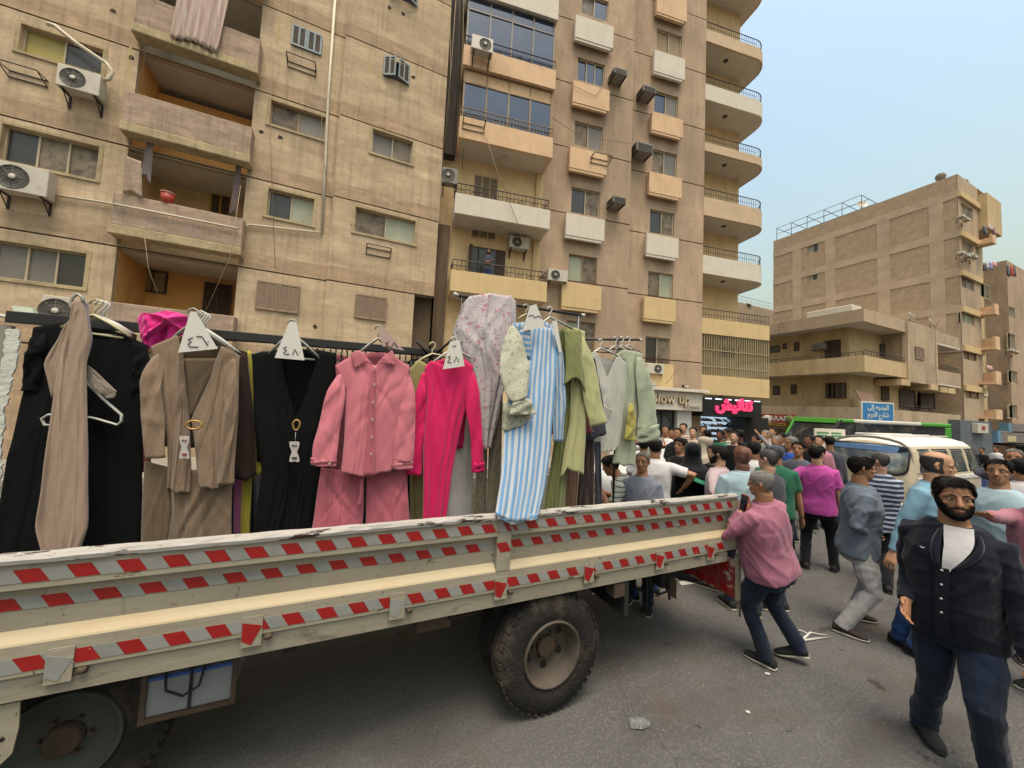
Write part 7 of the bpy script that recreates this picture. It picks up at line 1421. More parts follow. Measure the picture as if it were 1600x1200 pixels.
t = thing('floor_lamp_head', 'small flat panel lamp on a bracket at the left edge above the bulkhead board', 'lamp', on_y(40, 490, 3.1)); mb = MB(); q = [on_y(18, 478, 3.1), on_y(50, 482, 3.1), on_y(56, 497, 3.05), on_y(24, 494, 3.05)]; mb.add(q+[p+np.array([0, .03, .01]) for p in q], [(0, 1, 2, 3), (7, 6, 5, 4)]+[(i, 4+i, 4+(i+1) % 4, (i+1) % 4) for i in range(4)]); mb.build('panel', mat('lamp_face_green_grey', '8b9480', .5, .1), t); mb = MB(); mb.tube([on_y(-5, 492, 3.1), on_y(30, 499, 3.1), on_y(58, 500, 3.1)], .012, 6); mb.build('arm', PLW, t); t.name = 'panel_lamp'
# ================================================================== people
def skinm(n, c): return mat('skin_'+n, c, .55, .06, 8, .08, 120, spec=.35)
SK = {'a': skinm('olive', 'b98c6e'), 'b': skinm('tan', 'a5785a'), 'c': skinm('brown', '775040'), 'd': skinm('light', 'c69a80')}
HAIRB = mat('hair_black', '120f0d', .75, .2, 30, .5, 140, spec=.25); HAIRG = mat('hair_grey', '77736d', .7, .2, 40, .4, 120); HAIRS = mat('hair_salt', '3d3936', .7, .25, 40, .4, 120)
EYEW = mat('eye_white', 'b5ada4', .3, 0); EYED = mat('eye_dark', '120c0a', .2, 0); LIP = mat('lip', '7d4a3d', .5, .05)
def cl(n, c, **k): return fabric('wear_'+n, c, .85, .08, 22, .4, .1, **k)
W_NAVY = cl('navy', '151b28'); W_JEAN = cl('jeans', '17202f', col2='202d44', mix=(.4, .7), scale2=2.5); W_JEANB = cl('jeans_bright', '24487f', col2='1b3763', mix=(.4, .7), scale2=3); W_PINKS = striped('wear_pink_fine_stripe', 'b5788c', 'a0667c', .012); W_GREYB = cl('grey_blue', '6b7683'); W_LT = cl('light_trousers', 'a8a6a6'); W_BLK = cl('black', '14151a'); W_MAG = cl('magenta', 'bf4f9f'); W_SKY = cl('sky_blue', '7ba2b8'); W_PALEB = cl('pale_blue', 'a9c2cb'); W_WHT = cl('white', 'd8d5d6'); W_PNKW = cl('pink_white', 'c2aeb2'); W_DGR = cl('dark_grey', '4a4a54'); W_GRN = cl('green', '2c6a50'); W_TEE = cl('grey_tee', '555a63'); W_BLUE = cl('blue_vest', '2350a8'); W_PLA = cl('pink_plaid', 'b07a86', col2='a66d7b', mix=(.48, .52), scale2=12); W_BEI = cl('beige', 'b3a894'); W_GZIP = cl('grey_zip', '7d8391')
W_NST = None
SOLE = mat('shoe_sole_pale', 'a39d90', .7, .1, 6); SHB = mat('shoe_black_suede', '121214', .85, .15, 20, .1, 90); SHBR = mat('shoe_brown_suede', '2e1c18', .85, .15, 20, .1, 90)
def zstripe(name, c1, c2, per, duty=.5):
    m = bpy.data.materials.new(name); m.use_nodes = True; nt = m.node_tree; N = nt.nodes; L = nt.links; b = N['Principled BSDF']; b.inputs['Roughness'].default_value = .85
    tc = N.new('ShaderNodeTexCoord'); sp = N.new('ShaderNodeSeparateXYZ'); L.new(tc.outputs['Object'], sp.inputs[0]); nz = N.new('ShaderNodeTexNoise'); nz.inputs['Scale'].default_value = 3; L.new(tc.outputs['Object'], nz.inputs[0])
    ma = N.new('ShaderNodeMath'); ma.operation = 'MULTIPLY_ADD'; ma.inputs[1].default_value = .05; L.new(nz.outputs[0], ma.inputs[0]); L.new(sp.outputs[2], ma.inputs[2]); mu = N.new('ShaderNodeMath'); mu.operation = 'MULTIPLY'; mu.inputs[1].default_value = 1/per; L.new(ma.outputs[0], mu.inputs[0]); fr = N.new('ShaderNodeMath'); fr.operation = 'FRACT'; L.new(mu.outputs[0], fr.inputs[0])
    lt = N.new('ShaderNodeMath'); lt.operation = 'LESS_THAN'; lt.inputs[1].default_value = duty; L.new(fr.outputs[0], lt.inputs[0]); x = N.new('ShaderNodeMix'); x.data_type = 'RGBA'; L.new(lt.outputs[0], x.inputs[0]); x.inputs[6].default_value = (*[q*.7 for q in lin(c1)], 1); x.inputs[7].default_value = (*[q*.7 for q in lin(c2)], 1); L.new(x.outputs[2], b.inputs['Base Color']); return m
W_ST2 = zstripe('wear_red_stripe', '7d3a3c', 'b8b0a8', .05); W_ST3 = zstripe('wear_green_stripe', '5a6b58', 'a9ad9f', .07); W_NST = zstripe('wear_navy_stripe', '262c49', 'aab4c6', .062, .42); W_CHK = zstripe('wear_check', 'a6aaa0', '4a4f4a', .05, .24); W_PINKS2 = cl('pink_fine_stripe_cloth', 'b27488', col2='9c6379', mix=(.46, .54), scale2=60, stretch=(1, 1, .05))
HEADT = [(-.118, .012, .080, .040), (-.112, .030, .088, .010), (-.100, .043, .092, -.025), (-.078, .054, .092, -.045), (-.052, .061, .090, -.066), (-.025, .067, .087, -.088), (0, .070, .084, -.098), (.03, .0735, .090, -.103), (.058, .073, .088, -.103), (.084, .064, .072, -.090), (.101, .046, .048, -.066), (.112, .022, .020, -.034), (.115, .004, .004, -.012)]
HZ = np.array([h[0] for h in HEADT]); HW = np.array([h[1] for h in HEADT]); HF = np.array([h[2] for h in HEADT]); HBK = np.array([h[3] for h in HEADT])
def hsurf(z, a, off=0.0):
    """head surface: a = 0 forward, +left"""
    w, f, b = np.interp(z, HZ, HW)+off, np.interp(z, HZ, HF)+off, np.interp(z, HZ, HBK)-off
    c, h = (f+b)/2, (f-b)/2; e = .86
    ca, sa = math.cos(a), math.sin(a); return c+h*math.copysign(abs(ca)**e, ca), w*math.copysign(abs(sa)**e, sa), z
def remesh(mb, voxel, name, m, par, wr=0.0, seed=0, smooth=1, o0=None, fold=None):
    me = bpy.data.meshes.new('tmp'); me.from_pydata(mb.v, [], mb.f); ob = bpy.data.objects.new('tmp', me); COL.objects.link(ob)
    md = ob.modifiers.new('r', 'REMESH'); md.mode = 'VOXEL'; md.voxel_size = voxel; md.use_smooth_shade = True
    if smooth: s = ob.modifiers.new('s', 'SMOOTH'); s.factor = .5; s.iterations = smooth
    dg = bpy.context.evaluated_depsgraph_get(); me2 = bpy.data.meshes.new_from_object(ob.evaluated_get(dg)); COL.objects.unlink(ob); bpy.data.objects.remove(ob); bpy.data.meshes.remove(me)
    n = len(me2.vertices); co = np.empty(n*3); me2.vertices.foreach_get('co', co); co = co.reshape(-1, 3); no = np.empty(n*3); me2.vertices.foreach_get('normal', no); no = no.reshape(-1, 3)
    if wr:
        r = random.Random(seed); d = np.zeros(n)
        for k in range(9):
            f = r.uniform(14, 52); v = np.array([r.uniform(-1, 1), r.uniform(-1, 1), r.uniform(-1.1, 1.1)*(.35 if k % 3 else 1)]); v /= np.linalg.norm(v)
            q = co@v*f+r.uniform(0, 6)+2.0*np.sin(co@np.array([r.uniform(-12, 12), r.uniform(-12, 12), r.uniform(-12, 12)])); env = np.clip(.5+.9*np.sin(co@np.array([r.uniform(-11, 11), r.uniform(-11, 11), r.uniform(-11, 11)])+r.uniform(0, 6)), 0, 1); d += np.exp(-5*np.sin(q*.5)**2)*env*1.5
        d = d/5-.15
        co = co+no*(d*wr)[:, None]
    if o0 is not None: co = co-np.array(o0)
    me2.vertices.foreach_set('co', co.ravel()); me2.materials.clear(); me2.materials.append(m); me2.polygons.foreach_set('use_smooth', [True]*len(me2.polygons)); me2.update()
    me2.name = name; o = bpy.data.objects.new(name, me2); COL.objects.link(o); o.parent = par; ORG[o.name] = ORG[par.name]; return o
def ik(a, b, l1, l2, pole):
    a, b = np.array(a, float), np.array(b, float); d = b-a; D = np.linalg.norm(d)
    if D > (l1+l2)*.998: b = a+d/D*(l1+l2)*.998; d = b-a; D = np.linalg.norm(d)
    x = (l1*l1-l2*l2+D*D)/(2*D); h = math.sqrt(max(l1*l1-x*x, 0)); dn = d/D; p = np.array(pole, float); p = p-dn*np.dot(p, dn); p /= np.linalg.norm(p)+1e-9
    return a+dn*x+p*h, b
GP = 'people on the street'
def person(label, head, rel, H=None, dep=None, feet=None, foot=((.05, .11, 10), (-.05, -.11, -10)), hands=(None, None), hyaw=0, hpitch=0, girth=1.0, belly=0.0, skin='b', hair='short', hairm=None, beard=None, top=W_WHT, bot=W_JEAN, shoe=SHB, sleeves='long', lod=2, extra=None, lean=None, tuck=False, collar=True, sole=SOLE, seed=0, group=GP, gown=False, shrug=0, ground=None, lat=None):
    girth = 1+(girth-1)*.72
    if feet is not None:
        F0 = [on_ground(*f) for f in feet]; fc = sum(F0)/len(F0); dep = float(np.dot(fc-CO, CF)); G0 = fc[2]
        hp = at_depth(head[0], head[1], dep); base = np.array([fc[0], fc[1], G0]); hoff = np.array([hp[0]-fc[0], hp[1]-fc[1]])
    else:
        hp = at_depth(head[0], head[1], dep); G0 = gz(hp[0]) if ground is None else ground; base = np.array([hp[0], hp[1], G0]); hoff = np.zeros(2); F0 = None
    Hh = hp[2]-G0 if H is None else H; k = Hh/1.75
    if lat is not None: base[:2] += lat; hoff = -np.array(lat)
    vd = np.array([base[0], base[1]]); az = math.atan2(vd[1], vd[0])+R_(rel)
    f = np.array([math.cos(az), math.sin(az), 0]); l = np.array([-f[1], f[0], 0]); up = np.array([0, 0, 1.0])
    W = lambda a, b, c: base+(f*a+l*b+up*c)*k
    t = thing('person', label, 'person', base, group)
    vox = {0: .0055, 1: .010, 2: .016, 3: .024}[lod]
    # feet and pelvis
    ft = []
    for i in (0, 1):
        q = foot[i]
        if F0 is not None and len(F0) == 2: P = F0[i].copy(); yaw = R_(q[2]); lift = q[3] if len(q) > 3 else 0
        else: P = W(q[0], q[1], 0); yaw = R_(q[2]); lift = q[3] if len(q) > 3 else 0
        ft.append((P, yaw, lift))
    hv = np.array([hoff[0], hoff[1], 0]); pel = base+hv*.45+up*(.93*k)
    spread = np.linalg.norm((ft[0][0]-ft[1][0])[:2]); pel = pel-up*max(0, spread-.25)*.18
    hd_ = base+hv+up*(1.62*k)
    if lean: hd_ = hd_+(f*lean[0]+l*lean[1])*k-up*lean[2]*k
    sp = hd_-pel; spn = sp/np.linalg.norm(sp); SL = np.linalg.norm(sp)/(.69)  # scale along the spine
    sf = f-spn*np.dot(f, spn); sf /= np.linalg.norm(sf); sl = np.cross(spn, sf)
    def spine(z): return pel+spn*((z-.93)*SL)
    ipz = lambda z, Z, v: float(np.mean(np.interp(np.array([z-.04, z-.02, z, z+.02, z+.04]), Z, v)))
    def tor(z, a, off=0.0):
        Z = [.70, .80, .86, .93, 1.0, 1.08, 1.2, 1.32, 1.40, 1.445, 1.475, 1.50]; wv = [.172, .176, .176, .170, .160, .157, .168, .178, .160, .118, .080, .064]; fv = [.112, .116, .118, .116, .114, .114, .120, .122, .104, .082, .066, .062]; bv = [.112, .116, .118, .112, .100, .094, .106, .116, .108, .090, .072, .066]
        g = 1+(girth-1)*np.interp(z, [.8, 1.0, 1.3, 1.45], [1, 1.1, .8, .2]); bl = belly*ipz(z, [.8, .95, 1.08, 1.28, 1.4], [.3, .9, 1, .5, 0])
        w, fr, bk = ipz(z, Z, wv)*g+off, ipz(z, Z, fv)*g+bl+off, ipz(z, Z, bv)*g+off
        ca, sa = math.cos(a), math.sin(a); e = .8 if z < 1.25 else .92; x = (fr if ca > 0 else bk)*math.copysign(abs(ca)**e, ca); y = w*math.copysign(abs(sa)**e, sa)
        return spine(z)+(sf*x+sl*y)*k
    def rings(zs, off, n=32): return [[tor(z, 2*math.pi*j/n, off) for j in range(n)] for z in zs]
    # arms
    arms = []
    for i, sg in ((0, 1), (1, -1)):
        sh = spine(1.375+shrug)+sl*(sg*.163*(1+(girth-1)*.85))*k
        tgt = hands[i]
        if tgt is None: hw_ = sh+(sf*.06+sl*sg*.10)*k-up*.535*k; pole = -sf+sl*sg*.3
        elif isinstance(tgt[0], str):
            hw_ = at_depth(tgt[1], tgt[2], dep+tgt[3]); pole = (-up+sl*sg*.5-sf*.2) if len(tgt) < 5 else sum(a*b for a, b in zip(tgt[4], (sf, sl, up)))
        else: hw_ = base+hv*.7+(f*tgt[0]+l*tgt[1]+up*tgt[2])*k; pole = -up*.7+sl*sg*.6-sf*.4
        el, wr_ = ik(sh, hw_, .285*k, .255*k, pole); arms.append((sh, el, wr_, sg))
    # ------- body: one continuous skin
    mb = MB(); hy, hp_ = R_(hyaw), R_(hpitch)
    hf = sf*math.cos(hy)+sl*math.sin(hy); hl = np.cross(spn, hf); hu = spn*.75+up*.25; hu /= np.linalg.norm(hu); hf = hf-hu*np.dot(hf, hu); hf /= np.linalg.norm(hf); hf2 = hf*math.cos(hp_)+hu*math.sin(hp_); hu = -hf*math.sin(hp_)+hu*math.cos(hp_); hf = hf2; hl = np.cross(hu, hf)
    HC = hd_+hu*.015*k; hk = k*1.0
    HD = lambda q: HC+(hf*q[0]+hl*q[1]+hu*q[2])*hk
    na = 24; mb.loft([[HD(hsurf(z, 2*math.pi*j/na)) for j in range(na)] for z in HZ])
    mb.tube([spine(1.38), spine(1.46), HC+(hu*-.075-hf*.018)*k], [.075*k*min(girth, 1.15), .062*k*min(girth, 1.2), .056*k*min(girth, 1.15)], 12)
    mb.tube([HD((.080, 0, .022)), HD((.098, 0, -.012)), HD((.106, 0, -.028)), HD((.088, 0, -.042))], [.009*k, .0125*k, .016*k, .008*k], 8)
    for s in (-1, 1):
        mb.tube([HD((.088, s*.008, -.034)), HD((.094, s*.016, -.033))], .0085*k, 6)
        mb.tube([HD((.086, s*.012, .024)), HD((.080, s*.045, .022)), HD((.060, s*.064, .012))], .0085*k, 6)
        mb.tube([HD((.074, s*.045, -.02)), HD((.062, s*.055, -.03))], .014*k, 6)
        e = [(-.002, s*.070, .018), (-.016, s*.080, .020), (-.022, s*.082, .0), (-.014, s*.079, -.022), (-.004, s*.071, -.034)]; mb.tube([HD(q) for q in e], [.008*k, .010*k, .011*k, .009*k, .006*k], 6)
    mb.tube([HD((.089, -.022, -.062)), HD((.096, 0, -.060)), HD((.089, .022, -.062))], [.005*k, .0085*k, .005*k], 6); mb.tube([HD((.088, -.02, -.071)), HD((.094, 0, -.073)), HD((.088, .02, -.071))], [.005*k, .0085*k, .005*k], 6)
    mb.loft(rings([.84, .93, 1.05, 1.2, 1.32, 1.40, 1.44, 1.475], -.022, 16)); HANDS = []
    for i, (sh, el, wr_, sg) in enumerate(arms):
        fa = (wr_-el)/np.linalg.norm(wr_-el); mb.tube([sh, (sh+el)/2, el, el+(wr_-el)*.35, wr_], [.052*k, .047*k, .040*k, .042*k, .029*k], 10)
        sd = np.cross(fa, sf if abs(np.dot(fa, sf)) < .8 else up); sd /= np.linalg.norm(sd); nrm_ = np.cross(fa, sd)
        # palm plane: thumb side towards the front
        ts = sf-fa*np.dot(sf, fa)
        if np.linalg.norm(ts) < .3: ts = up-fa*np.dot(up, fa)
        ts /= np.linalg.norm(ts); pn = np.cross(fa, ts)*sg   # pn points to the palm side (inwards)
        if lod <= 1:
            P0 = wr_
            mb.loft([[P0+fa*d*k+(ts*w*math.cos(a)+pn*h*math.sin(a))*k for a in np.linspace(0, 2*math.pi, 11)[:-1]] for d, w, h in ((-.015, .027, .02), (.01, .032, .019), (.045, .041, .017), (.08, .043, .015), (.097, .039, .012))])
            curl = .35
            for q, (o_, ln, rr_) in enumerate(((.036, .072, .0076), (.0122, .082, .008), (-.0122, .076, .0076), (-.0352, .058, .0068))):
                b0 = P0+(fa*.088+ts*o_)*k; d1 = fa*math.cos(curl*.5)+pn*math.sin(curl*.5)+ts*o_*1.2; d2 = fa*math.cos(curl*1.6)+pn*math.sin(curl*1.6)+ts*o_*.6; d3 = fa*math.cos(curl*2.6)+pn*math.sin(curl*2.6)
                p1 = b0+d1*ln*.45*k; p2 = p1+d2*ln*.32*k; p3 = p2+d3*ln*.25*k; mb.tube([b0-fa*.02*k, b0, p1, p2, p3], [rr_*k, rr_*1.05*k, rr_*k, rr_*.95*k, rr_*.75*k], 8)
            b0 = P0+(fa*.02+ts*.030)*k; p1 = b0+(fa*.032+ts*.024+pn*.012)*k; p2 = p1+(fa*.032+ts*.006+pn*.012)*k; mb.tube([b0-ts*.012*k, b0, p1, p2], [.014*k, .0135*k, .0105*k, .0082*k], 8)
        else:
            mb.tube([wr_, wr_+fa*.05*k, wr_+fa*.10*k, wr_+fa*.16*k+pn*.02*k], [.025*k, .033*k, .030*k, .016*k], 8, flat=.6)
        HANDS.append((wr_, fa, ts, pn))
    legs = []
    for i, sg in ((0, 1), (1, -1)):
        P, yaw, lift = ft[i]; hip = pel+sl*sg*.088*k-spn*.02*k; fd = f*math.cos(yaw)+l*math.sin(yaw); ank = P+up*(.085*k+lift)-fd*.03*k
        kn, an = ik(hip, ank, .43*k, .425*k, fd+f*.3); legs.append((hip, kn, an, fd, P, lift)); mb.tube([hip, kn, an], [.07*k, .045*k, .036*k], 10)
    remesh(mb, vox, 'body', SK[skin], t, 0, 0, 2 if lod < 2 else 1, ORG[t.name])
    # ------- shirt
    mb = MB(); hem = .93 if tuck else .82
    zs = list(np.linspace(hem if not gown else .93, 1.465, 24))
    mb.loft(rings(zs, .018 if not tuck else .010))
    for sh, el, wr_, sg in arms:
        inn = spine(1.36)+sl*sg*.09*k
        if sleeves == 'long': mb.tube([inn, sh, (sh+el)/2, el, el+(wr_-el)*.5, wr_-(wr_-el)*.02], [.075*k, .060*k*min(girth, 1.12), .056*k*min(girth, 1.15), .049*k, .044*k, .037*k], 12)
        else: mb.tube([inn, sh, sh+(el-sh)*.4, sh+(el-sh)*.72], [.075*k, .071*k*min(girth, 1.15), .068*k, .070*k], 12)
    if gown:
        mb.loft([[base+hv*.45*(1-0)+(sf*math.cos(a)*d+sl*math.sin(a)*w)*k+up*z*k for a in np.linspace(0, 2*math.pi, 21)[:-1]] for z, w, d in ((.03, .27, .25), (.3, .25, .22), (.6, .22, .18), (.93, .19, .14), (1.1, .175, .12))])
    remesh(mb, vox*1.15, 'shirt' if not gown else 'robe', top, t, (.020, .013, .011, .010)[lod]*k, seed+1, 5, ORG[t.name])
    if collar and lod <= 2:
        c = MB(); n = 18
        for zz, r0 in ((0, 0),): c.loft([[spine(zc)+(sf*(math.cos(2*math.pi*j/n)*(rad+.004)-.004+(.012 if False else 0))+sl*math.sin(2*math.pi*j/n)*rad)*k+up*(-.022*max(0, math.cos(2*math.pi*j/n))*k) for j in range(n)] for zc, rad in ((1.455, .083), (1.485, .077), (1.487, .071), (1.455, .070))], 0, False); c.build('collar', top, t)
    # ------- trousers
    if not gown:
        mb = MB(); mb.loft(rings([.78, .84, .93, 1.0] if tuck else [.76, .82, .88, .92], -.008 if not tuck else .016))
        for hip, kn, an, fd, P, lift in legs:
            mb.tube([hip+spn*.05*k, hip-(hip-kn)*.2, kn+(hip-kn)*.35, kn, an+(kn-an)*.45, an+(kn-an)*.1, an-up*.02*k], [.080*k*min(girth, 1.2), .092*k*min(girth, 1.2), .083*k*min(girth, 1.12), .068*k, .064*k, .060*k, .062*k], 12)
        remesh(mb, vox*1.15, 'trousers', bot, t, .017*k, seed+2, 5, ORG[t.name])
        if tuck and lod < 2:
            c = MB(); c.loft(rings([.975, 1.0], .024, 24), 0, False); b = c.build('belt', W_BLK, t)
    # ------- shoes
    if lod <= 2:
        for hip, kn, an, fd, P, lift in legs:
            fs = np.cross(up, fd); ht = .4*lift; tilt = math.atan2(lift, .2); fdd = fd*math.cos(tilt)-up*math.sin(tilt); fu = up*math.cos(tilt)+fd*math.sin(tilt)
            A = P+up*lift-fd*.03*k; m1 = MB()
            sec = [(-.075, .028, .062), (-.06, .038, .085), (-.02, .042, .095), (.04, .045, .085), (.09, .050, .062), (.14, .048, .046), (.175, .036, .036), (.192, .016, .024)]
            m1.loft([[A+(fdd*x+fs*w*math.cos(a)+fu*(.012+h*.5+h*.5*math.sin(a)))*k for a in np.linspace(0, 2*math.pi, 15)[:-1]] for x, w, h in sec]); so = m1.build('shoe', shoe, t)
            m2 = MB(); m2.loft([[A+(fdd*x+fs*w*1.04*math.cos(a)+fu*(.014+.013*math.sin(a)))*k for a in np.linspace(0, 2*math.pi, 15)[:-1]] for x, w, h in [(-.079, .026, 0)]+sec[1:-1]+[(.198, .016, 0)]]); m2.build('sole', sole, so)
    # ------- hair, beard, face
    def patch(name, zf, zt, arange, m, off, n=28, rows=9, noise=.0, tufts=False):
        r = random.Random(seed+9); c = MB(); R = []
        for q in range(rows+1):
            v = q/rows; row = []
            for j in range(n+1):
                a = arange[0]+(arange[1]-arange[0])*j/n; z0, z1 = zf(a), zt(a); z = z0+(z1-z0)*v; o_ = off*(.35+.65*min(1, v*4))*(1 if zt(a) > .1 else min(1, (1-v)*4+.35)); row.append(HD(hsurf(min(z, .1149), a, o_+r.uniform(-noise, noise))))
            R.append(row)
        c.loft(R, 0, False, True, False)
        if tufts and lod < 3:
            for q in range((3200, 1500, 500)[lod]):
                a = r.uniform(*arange); z0, z1 = zf(a), zt(a); v = r.random()**.8; z = z0+(z1-z0)*v; da = r.uniform(-.12, .12); L2 = r.uniform(.012, .034)*(1 if off > .005 else .4); dz = -L2 if z < .07 else -L2*.3
                a2 = a+(.18 if math.sin(a) >= 0 else -.18)*(1 if abs(a) > .4 else 0)+da; p0 = HD(hsurf(min(z, .1149), a, off*.7)); p1 = HD(hsurf(max(z+dz, z0-.008), a2, off+r.uniform(.0, .009)*(1 if off > .005 else .3))); wd = hl*.0018*k+hu*.0012*k
                c.add([p0-wd, p0+wd, p1], [(0, 1, 2)])
        o = c.build(name, m, t); s = o.modifiers.new('thick', 'SOLIDIFY'); s.thickness = .004*k; s.offset = -1; return o
    hm = hairm or HAIRB
    if hair in ('short', 'buzz', 'full', 'cap'):
        lowf = {'short': .078, 'buzz': .080, 'full': .068, 'cap': .05}[hair]; o_ = {'short': .009, 'buzz': .003, 'full': .02, 'cap': .014}[hair]
        zf = lambda a: float(np.interp(abs(math.degrees(a)), [0, 30, 50, 62, 80, 100, 130, 180], [lowf, lowf-.002, .052, .02, .0, .005, -.045, -.06]))+.0035*math.sin(17*a+seed)+.0025*math.sin(31*a+2*seed)
        patch('hair' if hair != 'cap' else 'cap', zf, lambda a: .1149, (-math.pi, math.pi), hm, o_, 40, 10, .002, hair != 'cap')
    elif hair == 'bald':
        zf = lambda a: float(np.interp(abs(math.degrees(a)), [78, 84, 92, 105, 130, 180], [.022, .006, -.004, .0, -.045, -.06])); zt = lambda a: float(np.interp(abs(math.degrees(a)), [78, 90, 105, 130, 180], [.026, .038, .050, .066, .07]))
        patch('hair', zf, zt, (R_(78), R_(282)), hm, .004, 30, 7, .001, True)
    elif hair == 'hijab':
        patch('head_scarf', lambda a: float(np.interp(abs(math.degrees(a)), [0, 40, 60, 180], [.07, .05, -.118, -.118])), lambda a: .1149, (-math.pi, math.pi), hm, .024, 40, 10, .002)
        c = MB(); c.loft([[spine(z)+(sf*math.cos(a)*w*.9+sl*math.sin(a)*w)*k for a in np.linspace(0, 2*math.pi, 21)[:-1]] for z, w in ((1.30, .24), (1.40, .215), (1.46, .125), (1.55, .102), (1.64, .098))]); remesh(c, vox, 'scarf_fall', hm, t, .012*k, seed+5, 1, ORG[t.name])
    if beard:
        bm = beard if not isinstance(beard, bool) else HAIRB
        zf = lambda a: -.1165; zt = lambda a: float(np.interp(abs(math.degrees(a)), [0, 16, 24, 45, 75, 95], [-.083, -.082, -.060, -.045, -.008, .012]))
        patch('beard', zf, zt, (-R_(95), R_(95)), bm, .008, 34, 7, .0015, True)
        patch('moustache', lambda a: -.0575, lambda a: -.046, (-R_(26), R_(26)), bm, .010, 14, 3, .0005)
    elif hair not in ('hijab',) and lod <= 1 and hair != 'bald':
        patch('moustache', lambda a: -.0565, lambda a: -.048, (-R_(22), R_(22)), HAIRS, .007, 12, 3, .0003)
    if lod <= 2:
        for s in (-1, 1):
            b = MB(); b.tube([HD((.0935, s*.012, .024)), HD((.092, s*.030, .030)), HD((.078, s*.052, .025))], [.0025*k, .0042*k, .002*k], 6); b.build('eyebrow', HAIRB if hm is not HAIRG else HAIRS, t)
            e = MB(); C = HD((.0768, s*.031, .002)); e.lathe(C, hl, [(-.015*k, .001), (-.011*k, .0062*k), (-.005*k, .0088*k), (.005*k, .0088*k), (.011*k, .0062*k), (.015*k, .001)], 12); eo = e.build('eye', EYEW if lod < 2 else EYED, t)
            if lod < 2:
                e = MB(); dirn = hf*.95+hl*.25*(-1 if hyaw <= 0 else 1); e.lathe(C+hf*.0075*k+hl*(.002*k*(-1 if hyaw <= 0 else 1)), hf, [(-.002*k, .0055*k), (.003*k, .0052*k), (.0036*k, .001)], 12); e.build('iris', EYED, eo)
                e = MB(); e.tube([HD((.0835, s*.0165, .006)), HD((.0870, s*.031, .0125)), HD((.079, s*.046, .007))], .0024*k, 6); e.build('eyelid', SK[skin], t)
        if lod < 2: e = MB(); e.tube([HD((.0945, -.021, -.0665)), HD((.1015, 0, -.067)), HD((.0945, .021, -.0665))], [.003*k, .0048*k, .003*k], 6); e.build('mouth', LIP, t)
    info = dict(t=t, tor=tor, HD=HD, arms=arms, k=k, W=W, hands=HANDS, spine=spine, sf=sf, sl=sl, f=f, l=l, H=Hh, base=base)
    if extra: extra(info)
    return info
def chest_patch(I, name, m, a0, a1, z0, z1, off, taper=True, n=12, rows=12):
    c = MB(); R = []
    for q in range(rows+1):
        v = q/rows; z = z0+(z1-z0)*v; row = []
        for j in range(n+1):
            u = j/n; s = v if taper else 1; a = (a0+a1)/2+(a1-a0)*(u-.5)*max(s, .04); row.append(I['tor'](z, R_(a), off))
        R.append(row)
    c.loft(R, 0, False, True, False); return c.build(name, m, I['t'])
def chest_buttons(I, zs, off, m, a=0):
    for z in zs: c = MB(); p = I['tor'](z, R_(a), off); c.lathe(p, I['sf'], [(-.003, .007), (.003, .0065), (.004, .001)], 10); c.build('button', m, I['t'])
def phone(P, d1, d2, label, col=W_BLK, back='c26a52'):
    d1 = d1/np.linalg.norm(d1); d2 = d2-d1*np.dot(d1, d2); d2 /= np.linalg.norm(d2); d3 = np.cross(d1, d2); t = thing('phone', label, 'phone', P, 'phones in hands')
    def bx(a, b, c, off=0): return [P+d3*off+d1*x*a+d2*y*b+d3*z*c for z in (-1, 1) for x, y in ((-1, -1), (1, -1), (1, 1), (-1, 1))]
    m = MB(); m.box8(bx(.075, .036, .004)); m.build('case', mat('phone_case_'+back, back, .4, .05), t, .002); m = MB(); m.box8(bx(.07, .033, .0006, .0048)); m.build('screen', mat('phone_screen', '0c1020', .08, 0, spec=.9), t)
BTN = mat('button_white', 'b8b8b6', .4, 0)
# ---- foreground
def ex1(I):
    T = I['tor']; c = MB(); R = []
    for q in range(13):
        v = q/12; z = 1.24+.245*v; a0, a1 = 0-10*max(0, v-.6), 5+38*v+12*max(0, v-.8); R.append([T(z, R_(a0+(a1-a0)*j/10), .036+.014*v) for j in range(11)])
    c.loft(R, 0, False, True, False); c.build('undershirt', W_WHT, I['t'])
    for s in (0, 1):
        c = MB(); R = []
        for q in range(11):
            v = q/10; z = 1.26+.21*v; a = -1-3*v if s == 0 else 8+37*v; w = (3+7*math.sin(math.pi*min(1, v*.75+.1)))*(-1 if s == 0 else 1); R.append([T(z, R_(a), .04+.012*v), T(z-.004*v, R_(a+w*.5), .046+.012*v), T(z-.016*v, R_(a+w), .036+.008*v)])
        c.loft(R, 0, False, True, False); o = c.build('collar_flap', W_NAVY, I['t']); o.modifiers.new('t', 'SOLIDIFY').thickness = .004
    c = MB(); c.loft([[T(z, R_(a), .034+(.003 if a > -3 else 0)) for a in (-5, -2.5, 2.5, 5)] for z in np.linspace(.84, 1.27, 16)], 0, False, True, False); c.build('placket', W_NAVY, I['t'])
    chest_buttons(I, (1.24, 1.16, 1.08, 1.0), .038, BTN, 0); c = MB(); p = T(1.33, R_(-22), .024); c.tube([T(1.333, R_(-25), .036), T(1.328, R_(-22), .037), T(1.332, R_(-19), .036)], .003, 5); c.build('chest_logo', BTN, I['t'])
person('bearded man in open navy shirt over white undershirt and dark jeans, facing the camera', (1489, 745), 166, feet=((1556, 1236), (1446, 1150)), foot=((0, 0, 12), (0, 0, 40)), hands=(None, ('px', 1416, 938, .06, (-.9, -.25, 0))), hyaw=28, hpitch=-2, girth=1.16, belly=.055, skin='b', hair='short', beard=True, top=W_NAVY, bot=W_JEAN, shoe=SHB, sole=SHB, lod=0, extra=ex1, seed=1, collar=False)
